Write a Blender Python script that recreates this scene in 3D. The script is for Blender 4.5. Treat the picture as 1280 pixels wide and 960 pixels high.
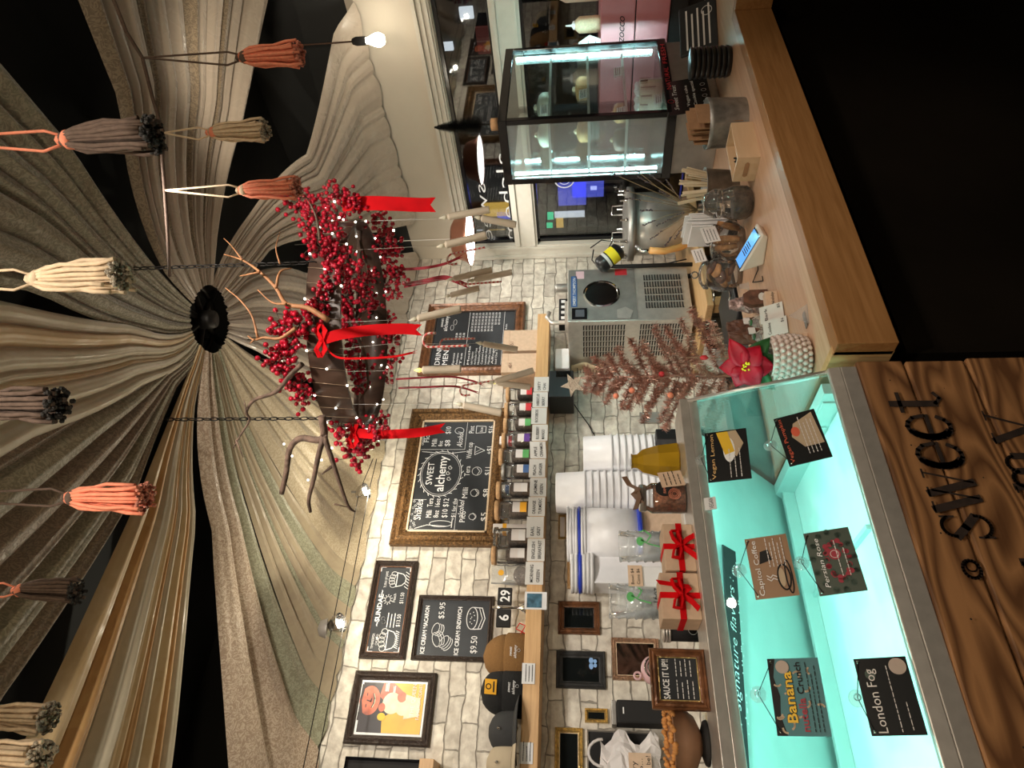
import bpy, bmesh, math, random
from math import sin, cos, pi, radians as rad
from mathutils import Vector as V, Matrix as M
random.seed(7)
SC = bpy.context.scene
for o in list(bpy.data.objects): bpy.data.objects.remove(o)
# ------------------------------------------------------------------ camera
FPX = 834.; PIT = rad(6.07); ROL = rad(-.73); AZ = rad(53.2)
_f = V((cos(AZ), sin(AZ), 0)); _r = V((sin(AZ), -cos(AZ), 0)); _z = V((0, 0, 1))
FW = _f*cos(PIT) + _z*sin(PIT); _u = -_f*sin(PIT) + _z*cos(PIT)
RT = _r*cos(ROL) + _u*sin(ROL); UP = -_r*sin(ROL) + _u*cos(ROL)
EYE = V((0, 0, 1.6))
cam = bpy.data.objects.new('camera', bpy.data.cameras.new('camera')); SC.collection.objects.link(cam)
cam.data.sensor_width = 36; cam.data.lens = FPX/1280*36; cam.data.clip_start = .02
cx_, cy_, cz_ = -UP, RT, -FW
cam.matrix_world = M(((cx_.x, cy_.x, cz_.x, EYE.x), (cx_.y, cy_.y, cz_.y, EYE.y), (cx_.z, cy_.z, cz_.z, EYE.z), (0, 0, 0, 1)))
SC.camera = cam
# ------------------------------------------------------------------ exposure, world, lights
SC.view_settings.view_transform = 'Standard'
SC.view_settings.look = 'None'; SC.view_settings.gamma = 1; SC.view_settings.exposure = 0.0
SC.view_settings.use_curve_mapping = False
W = bpy.data.worlds.new('world'); SC.world = W; W.use_nodes = True
W.node_tree.nodes['Background'].inputs[0].default_value = (.35, .42, .6, 1)
W.node_tree.nodes['Background'].inputs[1].default_value = .02
def lamp(name, kind, loc, power, color, size=.1, target=None, angle=None, sy=None):
    d = bpy.data.lights.new(name, kind); d.energy = power; d.color = color
    if kind == 'AREA':
        d.size = size
        if sy: d.shape = 'RECTANGLE'; d.size_y = sy
    else: d.shadow_soft_size = size
    if kind == 'SPOT' and angle: d.spot_size = angle; d.spot_blend = .6
    o = bpy.data.objects.new(name, d); SC.collection.objects.link(o); o.location = loc
    if target is not None:
        o.rotation_euler = (V(target)-V(loc)).to_track_quat('-Z', 'Y').to_euler()
    return o
WARM = (1, .86, .68); NEUT = (1, .93, .84)
for lx in (-.5, .5, 1.5): lamp('room_fill', 'POINT', (lx, -1.5, 2.75), 24, (1, .82, .6), .028)  # unseen fill added behind the camera to lift the whole room
lamp('case_front_fill', 'SPOT', (.1, -.2, 2.95), 70, (1, .9, .78), .04, (.6, 1.4, 1.2), rad(62))  # unseen spot added to brighten the case front and its top
for lx, ly, tx_, tz_, pw_ in ((.55, 1.0, .7, 1.5, 60), (1.2, .8, 1.9, 1.6, 60), (.0, 1.2, .3, 1.9, 34)): lamp('brick_fill', 'SPOT', (lx, ly, 2.95), pw_, NEUT, .035, (tx_, 3.2, tz_), rad(85))  # added spots without fittings, they only brighten the brick wall
lamp('bounce_fill', 'POINT', (-.6, .3, 2.0), 17, (1, .8, .56), .1)  # unseen fill added in place of bounced light, lifts the left drapes
lamp('lower_wall_fill', 'SPOT', (2.3, 2.0, 2.75), 60, NEUT, .06, (2.85, 3.2, 1.35), rad(100))  # unseen spot added to even out the light low on the bricks
lamp('window_spot', 'SPOT', (2.0, .9, 2.75), 26, WARM, .08, (3.5, 2.0, 2.3), rad(110))
lamp('counter_spot', 'SPOT', (1.9, .1, 2.7), 42, (1, .85, .75), .05, (1.6, 1.45, 1.05), rad(46))
TEAL = (.4, 1, .9)
# ------------------------------------------------------------------ projecting helpers (pixels of the 1280x960 photograph onto known planes)
def ray(X, Y): return RT*(480-Y) + UP*(640-X) + FW*FPX
def on(ax, val, X, Y):
    d = ray(X, Y); i = 'xyz'.index(ax); return EYE + d*((val-EYE[i])/d[i])
def at(X, Y, dep): return EYE + ray(X, Y)*(dep/FPX)
def onp(p, n, X, Y):
    d = ray(X, Y); return EYE + d*((V(p)-EYE).dot(n)/d.dot(n))
# ------------------------------------------------------------------ materials
def mat(name, col, rough=.6, metal=0, emit=None, es=1, var=0, vs=20, bump=0, bs=60, alpha=None, spec=None, sheen=0, coat=0):
    m = bpy.data.materials.new(name); m.use_nodes = True; nt = m.node_tree; p = nt.nodes['Principled BSDF']
    p.inputs['Base Color'].default_value = (*col, 1); p.inputs['Roughness'].default_value = rough; p.inputs['Metallic'].default_value = metal
    if spec is not None: p.inputs['Specular IOR Level'].default_value = spec
    if sheen: p.inputs['Sheen Weight'].default_value = sheen
    if coat: p.inputs['Coat Weight'].default_value = coat
    if emit: p.inputs['Emission Color'].default_value = (*emit, 1); p.inputs['Emission Strength'].default_value = es
    tc = nt.nodes.new('ShaderNodeTexCoord')
    if True:
        n = nt.nodes.new('ShaderNodeTexNoise'); n.inputs['Scale'].default_value = vs; n.inputs['Detail'].default_value = 4
        nt.links.new(tc.outputs['Object'], n.inputs['Vector'])
        v = var if var else .04
        r = nt.nodes.new('ShaderNodeValToRGB'); r.color_ramp.elements[0].position = .3; r.color_ramp.elements[1].position = .7
        r.color_ramp.elements[0].color = (*[c*(1-v) for c in col], 1); r.color_ramp.elements[1].color = (*[min(1, c*(1+v)) for c in col], 1)
        nt.links.new(n.outputs['Fac'], r.inputs['Fac']); nt.links.new(r.outputs['Color'], p.inputs['Base Color'])
    if bump:
        n2 = nt.nodes.new('ShaderNodeTexNoise'); n2.inputs['Scale'].default_value = bs; n2.inputs['Detail'].default_value = 3
        nt.links.new(tc.outputs['Object'], n2.inputs['Vector'])
        b = nt.nodes.new('ShaderNodeBump'); b.inputs['Strength'].default_value = bump; b.inputs['Distance'].default_value = .01
        nt.links.new(n2.outputs['Fac'], b.inputs['Height']); nt.links.new(b.outputs['Normal'], p.inputs['Normal'])
    return m
def glass(name, tint=(.95, .97, .97), refl=1.0, rough=.01, haze=0):
    m = bpy.data.materials.new(name); m.use_nodes = True; nt = m.node_tree; nt.nodes.clear()
    out = nt.nodes.new('ShaderNodeOutputMaterial'); t = nt.nodes.new('ShaderNodeBsdfTransparent'); g = nt.nodes.new('ShaderNodeBsdfGlossy')
    t.inputs[0].default_value = (*tint, 1); g.inputs['Roughness'].default_value = rough; g.inputs[0].default_value = (1, 1, 1, 1)
    fr = nt.nodes.new('ShaderNodeFresnel'); fr.inputs[0].default_value = 1.45
    mu = nt.nodes.new('ShaderNodeMath'); mu.operation = 'MULTIPLY'; mu.inputs[1].default_value = refl
    mx = nt.nodes.new('ShaderNodeMixShader')
    nt.links.new(fr.outputs[0], mu.inputs[0]); nt.links.new(mu.outputs[0], mx.inputs[0]); nt.links.new(t.outputs[0], mx.inputs[1]); nt.links.new(g.outputs[0], mx.inputs[2])
    last = mx
    if haze:
        d = nt.nodes.new('ShaderNodeBsdfDiffuse'); d.inputs[0].default_value = (.85, .87, .87, 1)
        m2 = nt.nodes.new('ShaderNodeMixShader'); m2.inputs[0].default_value = haze
        nt.links.new(mx.outputs[0], m2.inputs[1]); nt.links.new(d.outputs[0], m2.inputs[2]); last = m2
    nt.links.new(last.outputs[0], out.inputs[0]); return m
def wood(name, c1, c2, axis=0, scale=6, stretch=14, rough=.45, rings=0, bump=.15):
    m = bpy.data.materials.new(name); m.use_nodes = True; nt = m.node_tree; p = nt.nodes['Principled BSDF']; p.inputs['Roughness'].default_value = rough
    tc = nt.nodes.new('ShaderNodeTexCoord'); mp = nt.nodes.new('ShaderNodeMapping')
    s = [stretch]*3; s[axis] = 1; mp.inputs['Scale'].default_value = s
    nt.links.new(tc.outputs['Object'], mp.inputs['Vector'])
    n = nt.nodes.new('ShaderNodeTexNoise'); n.inputs['Scale'].default_value = scale; n.inputs['Detail'].default_value = 6; n.inputs['Distortion'].default_value = .6
    nt.links.new(mp.outputs[0], n.inputs['Vector'])
    r = nt.nodes.new('ShaderNodeValToRGB'); e = r.color_ramp.elements; e[0].position = .3; e[1].position = .72; e[0].color = (*c1, 1); e[1].color = (*c2, 1)
    src = n.outputs['Fac']
    if rings:
        mp2 = nt.nodes.new('ShaderNodeMapping'); s2 = [1]*3; s2[axis] = .22; mp2.inputs['Scale'].default_value = s2; nt.links.new(tc.outputs['Object'], mp2.inputs['Vector'])
        n3 = nt.nodes.new('ShaderNodeTexNoise'); n3.inputs['Scale'].default_value = 7; n3.inputs['Detail'].default_value = 1.5; nt.links.new(mp2.outputs[0], n3.inputs['Vector'])
        ml = nt.nodes.new('ShaderNodeMath'); ml.operation = 'MULTIPLY'; ml.inputs[1].default_value = rings; nt.links.new(n3.outputs['Fac'], ml.inputs[0])
        fc = nt.nodes.new('ShaderNodeMath'); fc.operation = 'PINGPONG'; fc.inputs[1].default_value = 1; nt.links.new(ml.outputs[0], fc.inputs[0])
        ad = nt.nodes.new('ShaderNodeMath'); ad.operation = 'MULTIPLY_ADD'; ad.inputs[1].default_value = .45; nt.links.new(fc.outputs[0], ad.inputs[0])
        ml2 = nt.nodes.new('ShaderNodeMath'); ml2.operation = 'MULTIPLY'; ml2.inputs[1].default_value = .55; nt.links.new(n.outputs['Fac'], ml2.inputs[0]); nt.links.new(ml2.outputs[0], ad.inputs[2])
        src = ad.outputs[0]
    nt.links.new(src, r.inputs['Fac']); nt.links.new(r.outputs[0], p.inputs['Base Color'])
    if bump:
        b = nt.nodes.new('ShaderNodeBump'); b.inputs['Strength'].default_value = bump; b.inputs['Distance'].default_value = .003
        nt.links.new(src, b.inputs['Height']); nt.links.new(b.outputs[0], p.inputs['Normal'])
    return m
def brick():
    m = bpy.data.materials.new('whitewashed_brick'); m.use_nodes = True; nt = m.node_tree; p = nt.nodes['Principled BSDF']; p.inputs['Roughness'].default_value = .85
    N = nt.nodes.new; L = nt.links.new
    tc = N('ShaderNodeTexCoord'); sp = N('ShaderNodeSeparateXYZ'); L(tc.outputs['Object'], sp.inputs[0])
    cb = N('ShaderNodeCombineXYZ'); L(sp.outputs[0], cb.inputs[0]); L(sp.outputs[2], cb.inputs[1])
    nz = N('ShaderNodeTexNoise'); nz.inputs['Scale'].default_value = 9; nz.inputs['Detail'].default_value = 3; L(cb.outputs[0], nz.inputs['Vector'])
    sb = N('ShaderNodeVectorMath'); sb.operation = 'SUBTRACT'; sb.inputs[1].default_value = (.5, .5, .5); L(nz.outputs['Color'], sb.inputs[0])
    sc = N('ShaderNodeVectorMath'); sc.operation = 'SCALE'; sc.inputs['Scale'].default_value = .042; L(sb.outputs[0], sc.inputs[0])
    ad = N('ShaderNodeVectorMath'); L(cb.outputs[0], ad.inputs[0]); L(sc.outputs[0], ad.inputs[1])
    bt = N('ShaderNodeTexBrick'); bt.inputs['Scale'].default_value = 1; bt.inputs['Brick Width'].default_value = .215; bt.inputs['Row Height'].default_value = .074
    bt.inputs['Mortar Size'].default_value = .004; bt.inputs['Mortar Smooth'].default_value = .6; bt.inputs['Bias'].default_value = -.2
    bt.inputs['Color1'].default_value = (.8, .75, .65, 1); bt.inputs['Color2'].default_value = (.52, .48, .42, 1); bt.inputs['Mortar'].default_value = (.36, .33, .28, 1)
    L(ad.outputs[0], bt.inputs['Vector'])
    n2 = N('ShaderNodeTexNoise'); n2.inputs['Scale'].default_value = 22; n2.inputs['Detail'].default_value = 6; L(cb.outputs[0], n2.inputs['Vector'])
    r2 = N('ShaderNodeValToRGB'); r2.color_ramp.elements[0].position = .32; r2.color_ramp.elements[1].position = .68; r2.color_ramp.elements[0].color = (.62, .58, .55, 1); r2.color_ramp.elements[1].color = (1.12, 1.12, 1.1, 1); L(n2.outputs['Fac'], r2.inputs['Fac'])
    mx = N('ShaderNodeMix'); mx.data_type = 'RGBA'; mx.blend_type = 'MULTIPLY'; mx.inputs['Factor'].default_value = .8; L(bt.outputs['Color'], mx.inputs['A']); L(r2.outputs['Color'], mx.inputs['B'])
    L(mx.outputs['Result'], p.inputs['Base Color'])
    iv = N('ShaderNodeMath'); iv.operation = 'MULTIPLY_ADD'; iv.inputs[1].default_value = -1.2; L(bt.outputs['Fac'], iv.inputs[0]); L(n2.outputs['Fac'], iv.inputs[2])
    b = N('ShaderNodeBump'); b.inputs['Strength'].default_value = .7; b.inputs['Distance'].default_value = .012; L(iv.outputs[0], b.inputs['Height']); L(b.outputs[0], p.inputs['Normal'])
    return m
def damask(name, c1, c2, scale=9, rough=.5, amount=1):
    m = bpy.data.materials.new(name); m.use_nodes = True; nt = m.node_tree; p = nt.nodes['Principled BSDF']; N = nt.nodes.new; L = nt.links.new
    p.inputs['Sheen Weight'].default_value = .25
    tc = N('ShaderNodeTexCoord')
    n = N('ShaderNodeTexNoise'); n.inputs['Scale'].default_value = scale; n.inputs['Detail'].default_value = 3; n.inputs['Distortion'].default_value = 2.5*amount; L(tc.outputs['Object'], n.inputs['Vector'])
    w = N('ShaderNodeTexVoronoi'); w.inputs['Scale'].default_value = scale*3.2; L(n.outputs['Color'], w.inputs['Vector']) if False else L(tc.outputs['Object'], w.inputs['Vector'])
    n2 = N('ShaderNodeTexNoise'); n2.inputs['Scale'].default_value = scale*4; n2.inputs['Detail'].default_value = 2; n2.inputs['Distortion'].default_value = 4*amount; L(tc.outputs['Object'], n2.inputs['Vector'])
    r = N('ShaderNodeValToRGB'); r.color_ramp.elements[0].position = .44; r.color_ramp.elements[1].position = .58; r.color_ramp.elements[0].color = (*c1, 1); r.color_ramp.elements[1].color = (*c2, 1)
    L(n2.outputs['Fac'], r.inputs['Fac']); L(r.outputs[0], p.inputs['Base Color'])
    rr = N('ShaderNodeMapRange'); rr.inputs['From Min'].default_value = .44; rr.inputs['From Max'].default_value = .58; rr.inputs['To Min'].default_value = rough+.15; rr.inputs['To Max'].default_value = rough-.12
    L(n2.outputs['Fac'], rr.inputs['Value']); L(rr.outputs[0], p.inputs['Roughness'])
    b = N('ShaderNodeBump'); b.inputs['Strength'].default_value = .25*amount; b.inputs['Distance'].default_value = .006; L(n2.outputs['Fac'], b.inputs['Height']); L(b.outputs[0], p.inputs['Normal'])
    return m
MT = {}
def mm(k):
    return MT[k]
MT.update(
    brick=brick(),
    cream=mat('cream_wall_paint', (.62, .56, .46), .7, var=.04, vs=4, bump=.05),
    trim=mat('cream_gloss_trim', (.62, .58, .5), .4, bump=.03),
    dgrey=mat('dark_grey_paint', (.028, .029, .028), .75, var=.1, vs=3),
    emis_b=mat('edison_glass', (1, 1, 1), .3, emit=(1, .9, .72), es=34), emis_h=mat('halogen_glass', (1, 1, 1), .3, emit=(1, .93, .78), es=40),
    black=mat('black_plastic', (.012, .012, .013), .35),
    mblack=mat('matt_black', (.012, .011, .011), .8),
    gblack=mat('gloss_black', (.01, .01, .012), .12),
    oak=wood('oak_counter', (.27, .125, .04), (.38, .19, .07), 0, 5, 18, .38, bump=.05),
    oaktop=wood('pink_oak_top', (.5, .3, .18), (.62, .41, .27), 0, 5, 16, .35, bump=.04), oakx=wood('pale_oak', (.52, .3, .13), (.66, .42, .2), 0, 5, 16, .45, bump=.05),
    oakz=wood('pale_oak_upright', (.45, .25, .1), (.62, .38, .17), 2, 5, 16, .45, bump=.05),
    plank=wood('reclaimed_pine', (.12, .05, .018), (.36, .175, .07), 0, 3, 14, .55, rings=34, bump=.3),
    burn=mat('burnt_lettering', (.022, .012, .008), .8, var=.5, vs=60),
    steel=mat('brushed_steel', (.66, .62, .57), .32, .62, var=.08, vs=40),
    steeld=mat('dull_steel', (.42, .4, .37), .4, .65, var=.12, vs=20),
    chrome=mat('chrome', (.8, .8, .8), .08, 1),
    galv=mat('galvanised_tin', (.3, .29, .27), .5, .8, var=.3, vs=30, bump=.1),
    chalk=mat('chalkboard', (.018, .021, .025), .55, var=.35, vs=8),
    white=mat('white_paint', (.85, .85, .85), .6), chalkw=mat('chalk_white', (.8, .8, .8), .9),
    goldf=mat('antique_gold_frame', (.17, .09, .033), .42, .55, var=.7, vs=90, bump=1, bs=110),
    bronzef=mat('bronze_wood_frame', (.17, .07, .03), .35, .2, var=.45, vs=40, bump=.4),
    brightgold=mat('bright_gold_frame', (.65, .48, .2), .3, .8, var=.3, vs=80, bump=.5, bs=120),
    brownf=mat('dark_brown_frame', (.035, .022, .016), .4, var=.3, vs=60, bump=.7, bs=150),
    greyf=mat('charcoal_wood_frame', (.03, .03, .03), .6, var=.4, vs=30, bump=.3),
    coppf=mat('copper_carved_frame', (.4, .24, .15), .4, .4, var=.4, vs=90, bump=.8, bs=120),
    mirror=mat('mirror', (.35, .33, .3), .05, 1, var=.2, vs=6),
    dmirror=mat('dark_picture_glass', (.008, .01, .01), .05, 0),
    card=mat('white_card', (.62, .6, .56), .8), ink=mat('black_ink', (.01, .01, .01), .8),
    kraft=mat('kraft_card', (.6, .43, .3), .85, var=.08, vs=50), kraftd=mat('kraft_paper', (.36, .2, .1), .85, var=.15, vs=20, bump=.3),
    red=mat('red_velvet_ribbon', (.62, .002, .006), .75, var=.12, vs=15, spec=.15), redb=mat('red_berry', (.38, .003, .018), .25, var=.3, vs=30, coat=.4),
    dred=mat('dark_red_ribbon', (.42, .01, .03), .5),
    stem=mat('brown_stem', (.07, .035, .02), .8), willow=mat('orange_brown_branch', (.3, .13, .05), .7, var=.3, vs=25, bump=.3),
    branch=mat('dark_bark', (.1, .06, .04), .85, var=.4, vs=40, bump=.6), hoop=wood('walnut_hoop', (.03, .015, .009), (.08, .043, .027), 2, 6, 3, .5),
    wax=mat('ivory_wax', (.66, .56, .43), .45), flame=mat('flame_tip', (.7, .65, .5), .4), flameon=mat('lit_flame_tip', (.9, .85, .3), .4, emit=(1, .85, .25), es=.7),
    thread=mat('clear_thread', (.6, .58, .52), .5), fairy=mat('fairy_bulb', (1, .95, .85), .4, emit=(1, .93, .78), es=9), wire=mat('copper_wire', (.45, .33, .22), .4, .6),
    chain=mat('black_iron', (.02, .018, .016), .5, .6),
    coral=mat('coral_cotton', (.9, .3, .18), .9, var=.12, vs=120), cottonc=mat('cream_cotton', (.72, .56, .38), .9, var=.12, vs=120), cottong=mat('grey_brown_cotton', (.12, .08, .06), .95, var=.2, vs=120),
    fraydk=mat('dark_frayed_ends', (.03, .027, .025), .95, var=.4, vs=160, bump=.8, bs=200), fraylt=mat('pale_frayed_ends', (.4, .35, .27), .95, var=.4, vs=160, bump=.8, bs=200), frayco=mat('coral_frayed_ends', (.6, .22, .15), .95, var=.3, vs=160, bump=.8, bs=200),
    frost=mat('frosted_plastic', (.72, .72, .72), .45), tub=mat('white_plastic', (.82, .82, .84), .4), blue=mat('blue_plastic', (.02, .05, .5), .4),
    amber=mat('mustard_glass', (.42, .25, .015), .12, coat=.6), pink=mat('pink_enamel', (.5, .18, .2), .4), palepink=mat('pale_pink', (.75, .5, .55), .45),
    orangeh=mat('orange_hose', (.75, .38, .12), .5), yellow=mat('yellow_label', (.85, .7, .02), .6), bluelab=mat('blue_label', (.04, .11, .3), .5), redlab=mat('red_label', (.6, .03, .04), .5),
    ledteal=mat('led_strip', (.7, 1, 1), .4, emit=(.55, 1, 1), es=120), ledcase=mat('case_led', (.5, 1, .95), .4, emit=(.4, 1, .9), es=6),
    casein=mat('case_liner', (.42, .56, .53), .5), casepan=mat('case_floor', (.7, .8, .78), .5),
    pane=glass('clear_pane', (.93, .965, .955), .6), hazy=glass('lit_haze_pane', (.9, .95, .95), .9, .02, .2), winpane=glass('window_pane', (.55, .57, .58), 2.2, .02), jarg=glass('jar_glass', (.97, .98, .975), 1.5, .03, .035), cupg=glass('clear_cup', (.96, .97, .97), 1.3, .06, .12),  # hazy: white diffuse mixed in to imitate the bright haze of the lit fridge
    cookie=mat('baked_cookie', (.42, .2, .07), .8, var=.3, vs=50, bump=.4), nuts=mat('dark_beans', (.09, .055, .035), .6, var=.5, vs=90, bump=.8), tea=mat('dried_tea', (.16, .11, .08), .85, var=.6, vs=150, bump=1, bs=200),
    paper=mat('white_paper', (.72, .68, .66), .85), stick=mat('birch_wood', (.7, .58, .4), .7, var=.1), beech=wood('beech_wood', (.56, .38, .22), (.68, .5, .32), 0, 5, 6, .55),
    screen=mat('blue_screen', (.02, .1, .3), .2, emit=(.12, .42, 1), es=.9), plasticw=mat('warm_white_plastic', (.68, .6, .52), .35),
    greenlf=mat('green_leaf', (.02, .1, .025), .5, var=.3), pot=mat('cream_ceramic', (.6, .5, .45), .35), poin=mat('poinsettia_red', (.42, .0, .018), .55, var=.25, vs=30),
    tinsel=mat('rose_gold_tinsel', (.62, .38, .31), .3, .6, var=.4, vs=60), cstar=mat('champagne_glitter', (.5, .42, .33), .45, .5, bump=.5, bs=200),
    knitb=mat('brown_knit', (.2, .1, .03), .95, var=.12, vs=200, bump=.4, bs=300), knitk=mat('black_knit', (.008, .008, .008), .95, bump=.4, bs=300), capg=mat('charcoal_cloth', (.03, .03, .03), .9), capb=mat('beige_cloth', (.4, .33, .23), .9),
    orangelab=mat('orange_label', (.85, .42, .02), .6), purple=mat('purple_label', (.12, .04, .3), .6), green=mat('green_print', (.1, .4, .12), .6), tealp=mat('teal_print', (.07, .2, .22), .6),
    cork=mat('cork_lid', (.5, .3, .15), .85, var=.2, vs=60), copper=mat('copper_shade', (.5, .22, .14), .3, .85), bulb=mat('lit_bulb', (1, 1, 1), .3, emit=(1, .95, .85), es=25), shadein=mat('lit_shade_inside', (1, 1, 1), .6, emit=(1, .97, .9), es=13),
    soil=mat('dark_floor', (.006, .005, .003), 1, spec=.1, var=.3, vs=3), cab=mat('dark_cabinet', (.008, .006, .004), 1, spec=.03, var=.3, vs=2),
    brush=mat('black_bristles', (.012, .011, .01), .8), cocoa=mat('chocolate_brown', (.12, .05, .03), .6, var=.4, vs=60), foil=mat('crinkled_foil', (.4, .28, .26), .3, .6, var=.6, vs=60, bump=.8, bs=80),
    dam1=damask('grey_green_damask', (.19, .17, .105), (.3, .27, .18)), dam2=damask('brown_damask', (.19, .145, .095), (.3, .235, .155)), dam3=damask('pink_cream_damask', (.33, .24, .165), (.52, .42, .31)), dam4=damask('cream_damask', (.42, .34, .22), (.52, .44, .3)),
    satin=damask('ivory_satin', (.5, .44, .31), (.53, .47, .34), 4, .42, .2), satin2=damask('gold_satin', (.58, .42, .22), (.62, .47, .27), 3, .4, .2), sheer=damask('tan_sheer', (.36, .29, .19), (.38, .31, .2), 5, .5, .2), goldp=damask('amber_sheer', (.45, .25, .09), (.5, .3, .12), 3, .5, .2), damg=damask('sage_damask', (.23, .22, .14), (.33, .33, .225)), satinp=damask('champagne_satin', (.45, .38, .3), (.48, .41, .33), 4, .38, .2),
)
# ------------------------------------------------------------------ object helpers
COL = SC.collection
WP = {}
def _loc(p): return WP.get(p.name, V((0, 0, 0))) if p else V((0, 0, 0))
def tag(o, label=None, cat=None, group=None, kind=None):
    if label: o['label'] = label
    if cat: o['category'] = cat
    if group: o['group'] = group
    if kind: o['kind'] = kind
    return o
def thing(name, label, cat, loc=(0, 0, 0), group=None):
    o = bpy.data.objects.new(name, None); COL.objects.link(o); o.location = loc; o.empty_display_size = .05
    WP[o.name] = V(loc); return tag(o, label, cat, group)
class FR:
    """2-D drawing frame: origin, right, up; h is height above the surface"""
    def __init__(s, o, r, u): s.o = V(o); s.r = V(r).normalized(); s.u = V(u).normalized(); s.n = s.r.cross(s.u).normalized()
    def p(s, x, y, h=0): return s.o + s.r*x + s.u*y + s.n*h
class MB:
    def __init__(s): s.b = bmesh.new()
    def face(s, pts, m=0):
        f = s.b.faces.new([s.b.verts.new(p) for p in pts]); f.material_index = m; return f
    def _hull(s, vs, fs, m):
        v = [s.b.verts.new(p) for p in vs]
        for f in fs:
            q = s.b.faces.new([v[i] for i in f]); q.material_index = m
    def box(s, x0, x1, y0, y1, z0, z1, m=0):
        s.hexa([(x0, y0, z0), (x1, y0, z0), (x1, y1, z0), (x0, y1, z0)], [(x0, y0, z1), (x1, y0, z1), (x1, y1, z1), (x0, y1, z1)], m); return s
    def hexa(s, a, b, m=0):
        s._hull(list(a)+list(b), [(3, 2, 1, 0), (4, 5, 6, 7), (0, 1, 5, 4), (1, 2, 6, 5), (2, 3, 7, 6), (3, 0, 4, 7)], m)
    def fbox(s, f, x0, x1, y0, y1, h0, h1, m=0):
        s.hexa([f.p(x0, y0, h0), f.p(x1, y0, h0), f.p(x1, y1, h0), f.p(x0, y1, h0)], [f.p(x0, y0, h1), f.p(x1, y0, h1), f.p(x1, y1, h1), f.p(x0, y1, h1)], m)
    def prism(s, f, pts, h0, h1, m=0):
        n = len(pts); a = [s.b.verts.new(f.p(x, y, h0)) for x, y in pts]; c = [s.b.verts.new(f.p(x, y, h1)) for x, y in pts]
        for q in (s.b.faces.new(a[::-1]), s.b.faces.new(c)): q.material_index = m
        for i in range(n):
            q = s.b.faces.new((a[i], a[(i+1) % n], c[(i+1) % n], c[i])); q.material_index = m
    def stroke(s, f, pts, w=.002, h=.0008, m=0, closed=False):
        pts = [V((x, y)) for x, y in pts]
        if closed: pts = pts+[pts[0]]
        for a, c in zip(pts, pts[1:]):
            d = c-a
            if d.length < 1e-6: continue
            d.normalize(); n = V((-d.y, d.x))*w/2; a2 = a-d*w*.3; c2 = c+d*w*.3
            q = s.b.faces.new([s.b.verts.new(f.p(*(a2-n), h)), s.b.verts.new(f.p(*(c2-n), h)), s.b.verts.new(f.p(*(c2+n), h)), s.b.verts.new(f.p(*(a2+n), h))]); q.material_index = m
    def disc(s, f, x, y, r, h=.001, m=0, n=20, ry=None, h0=None):
        ry = ry or r; pts = [(x+r*cos(2*pi*i/n), y+ry*sin(2*pi*i/n)) for i in range(n)]
        if h0 is not None: s.prism(f, pts, h0, h, m)
        else: s.face([f.p(a, c, h) for a, c in pts], m)
    def ring(s, f, x, y, r, w=.002, h=.001, m=0, n=24, ry=None):
        ry = ry or r; s.stroke(f, [(x+r*cos(2*pi*i/n), y+ry*sin(2*pi*i/n)) for i in range(n)], w, h, m, True)
    def text(s, f, t, x, y, size, w=None, h=.001, m=0, al='L', bold=0, ext=0, shear=0, rot=0):
        c = bpy.data.curves.new('t', 'FONT'); c.body = t; c.size = 1; c.resolution_u = 2; c.offset = bold; c.extrude = ext; c.shear = shear
        o = bpy.data.objects.new('t', c); me = bpy.data.meshes.new_from_object(o)
        if len(me.vertices):
            xs = [v.co.x for v in me.vertices]; x0, x1 = min(xs), max(xs); wd = (x1-x0) or 1
            sx = size if w is None else w/wd
            ox = {'L': 0, 'C': -(x1-x0)*sx/2, 'R': -(x1-x0)*sx}[al]
            cr, sr = cos(rot), sin(rot)
            for v in me.vertices:
                px = (v.co.x-x0)*sx+ox; py = v.co.y*size
                v.co = f.p(x+px*cr-py*sr, y+px*sr+py*cr, h+v.co.z)
            k = len(s.b.faces); s.b.from_mesh(me); s.b.faces.ensure_lookup_table()
            for q in s.b.faces[k:]: q.material_index = m
        bpy.data.objects.remove(o); bpy.data.curves.remove(c); bpy.data.meshes.remove(me)
    def lathe(s, o, prof, n=24, m=0, ax=None, cap=True):
        o = V(o); Z = V(ax or (0, 0, 1)).normalized(); X = Z.orthogonal().normalized(); Y = Z.cross(X); rows = []
        for r, z in prof:
            rows.append([s.b.verts.new(o+Z*z+(X*cos(2*pi*i/n)+Y*sin(2*pi*i/n))*r) for i in range(n)] if r > 1e-5 else [s.b.verts.new(o+Z*z)])
        for a, c in zip(rows, rows[1:]):
            for i in range(n):
                j = (i+1) % n
                if len(a) == 1 and len(c) == 1: continue
                if len(a) == 1: q = s.b.faces.new((a[0], c[j], c[i]))
                elif len(c) == 1: q = s.b.faces.new((a[i], a[j], c[0]))
                else: q = s.b.faces.new((a[i], a[j], c[j], c[i]))
                q.material_index = m; q.smooth = True
        if cap:
            if len(rows[0]) > 1: q = s.b.faces.new(rows[0][::-1]); q.material_index = m
            if len(rows[-1]) > 1: q = s.b.faces.new(rows[-1]); q.material_index = m
    def tube(s, pts, r, n=8, m=0, closed=False):
        pts = [V(p) for p in pts]; k = len(pts); rs = r if isinstance(r, (list, tuple)) else [r]*k; rings = []
        up = None
        for i, p in enumerate(pts):
            a = pts[i-1] if (i > 0 or closed) else p; c = pts[(i+1) % k] if (i < k-1 or closed) else p
            t = (c-a).normalized() if (c-a).length > 1e-9 else V((0, 0, 1))
            if up is None: up = t.orthogonal().normalized()
            up = (up-t*up.dot(t)); up = up.normalized() if up.length > 1e-6 else t.orthogonal().normalized()
            b = t.cross(up); rings.append([s.b.verts.new(p+(up*cos(2*pi*j/n)+b*sin(2*pi*j/n))*rs[i]) for j in range(n)])
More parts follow.
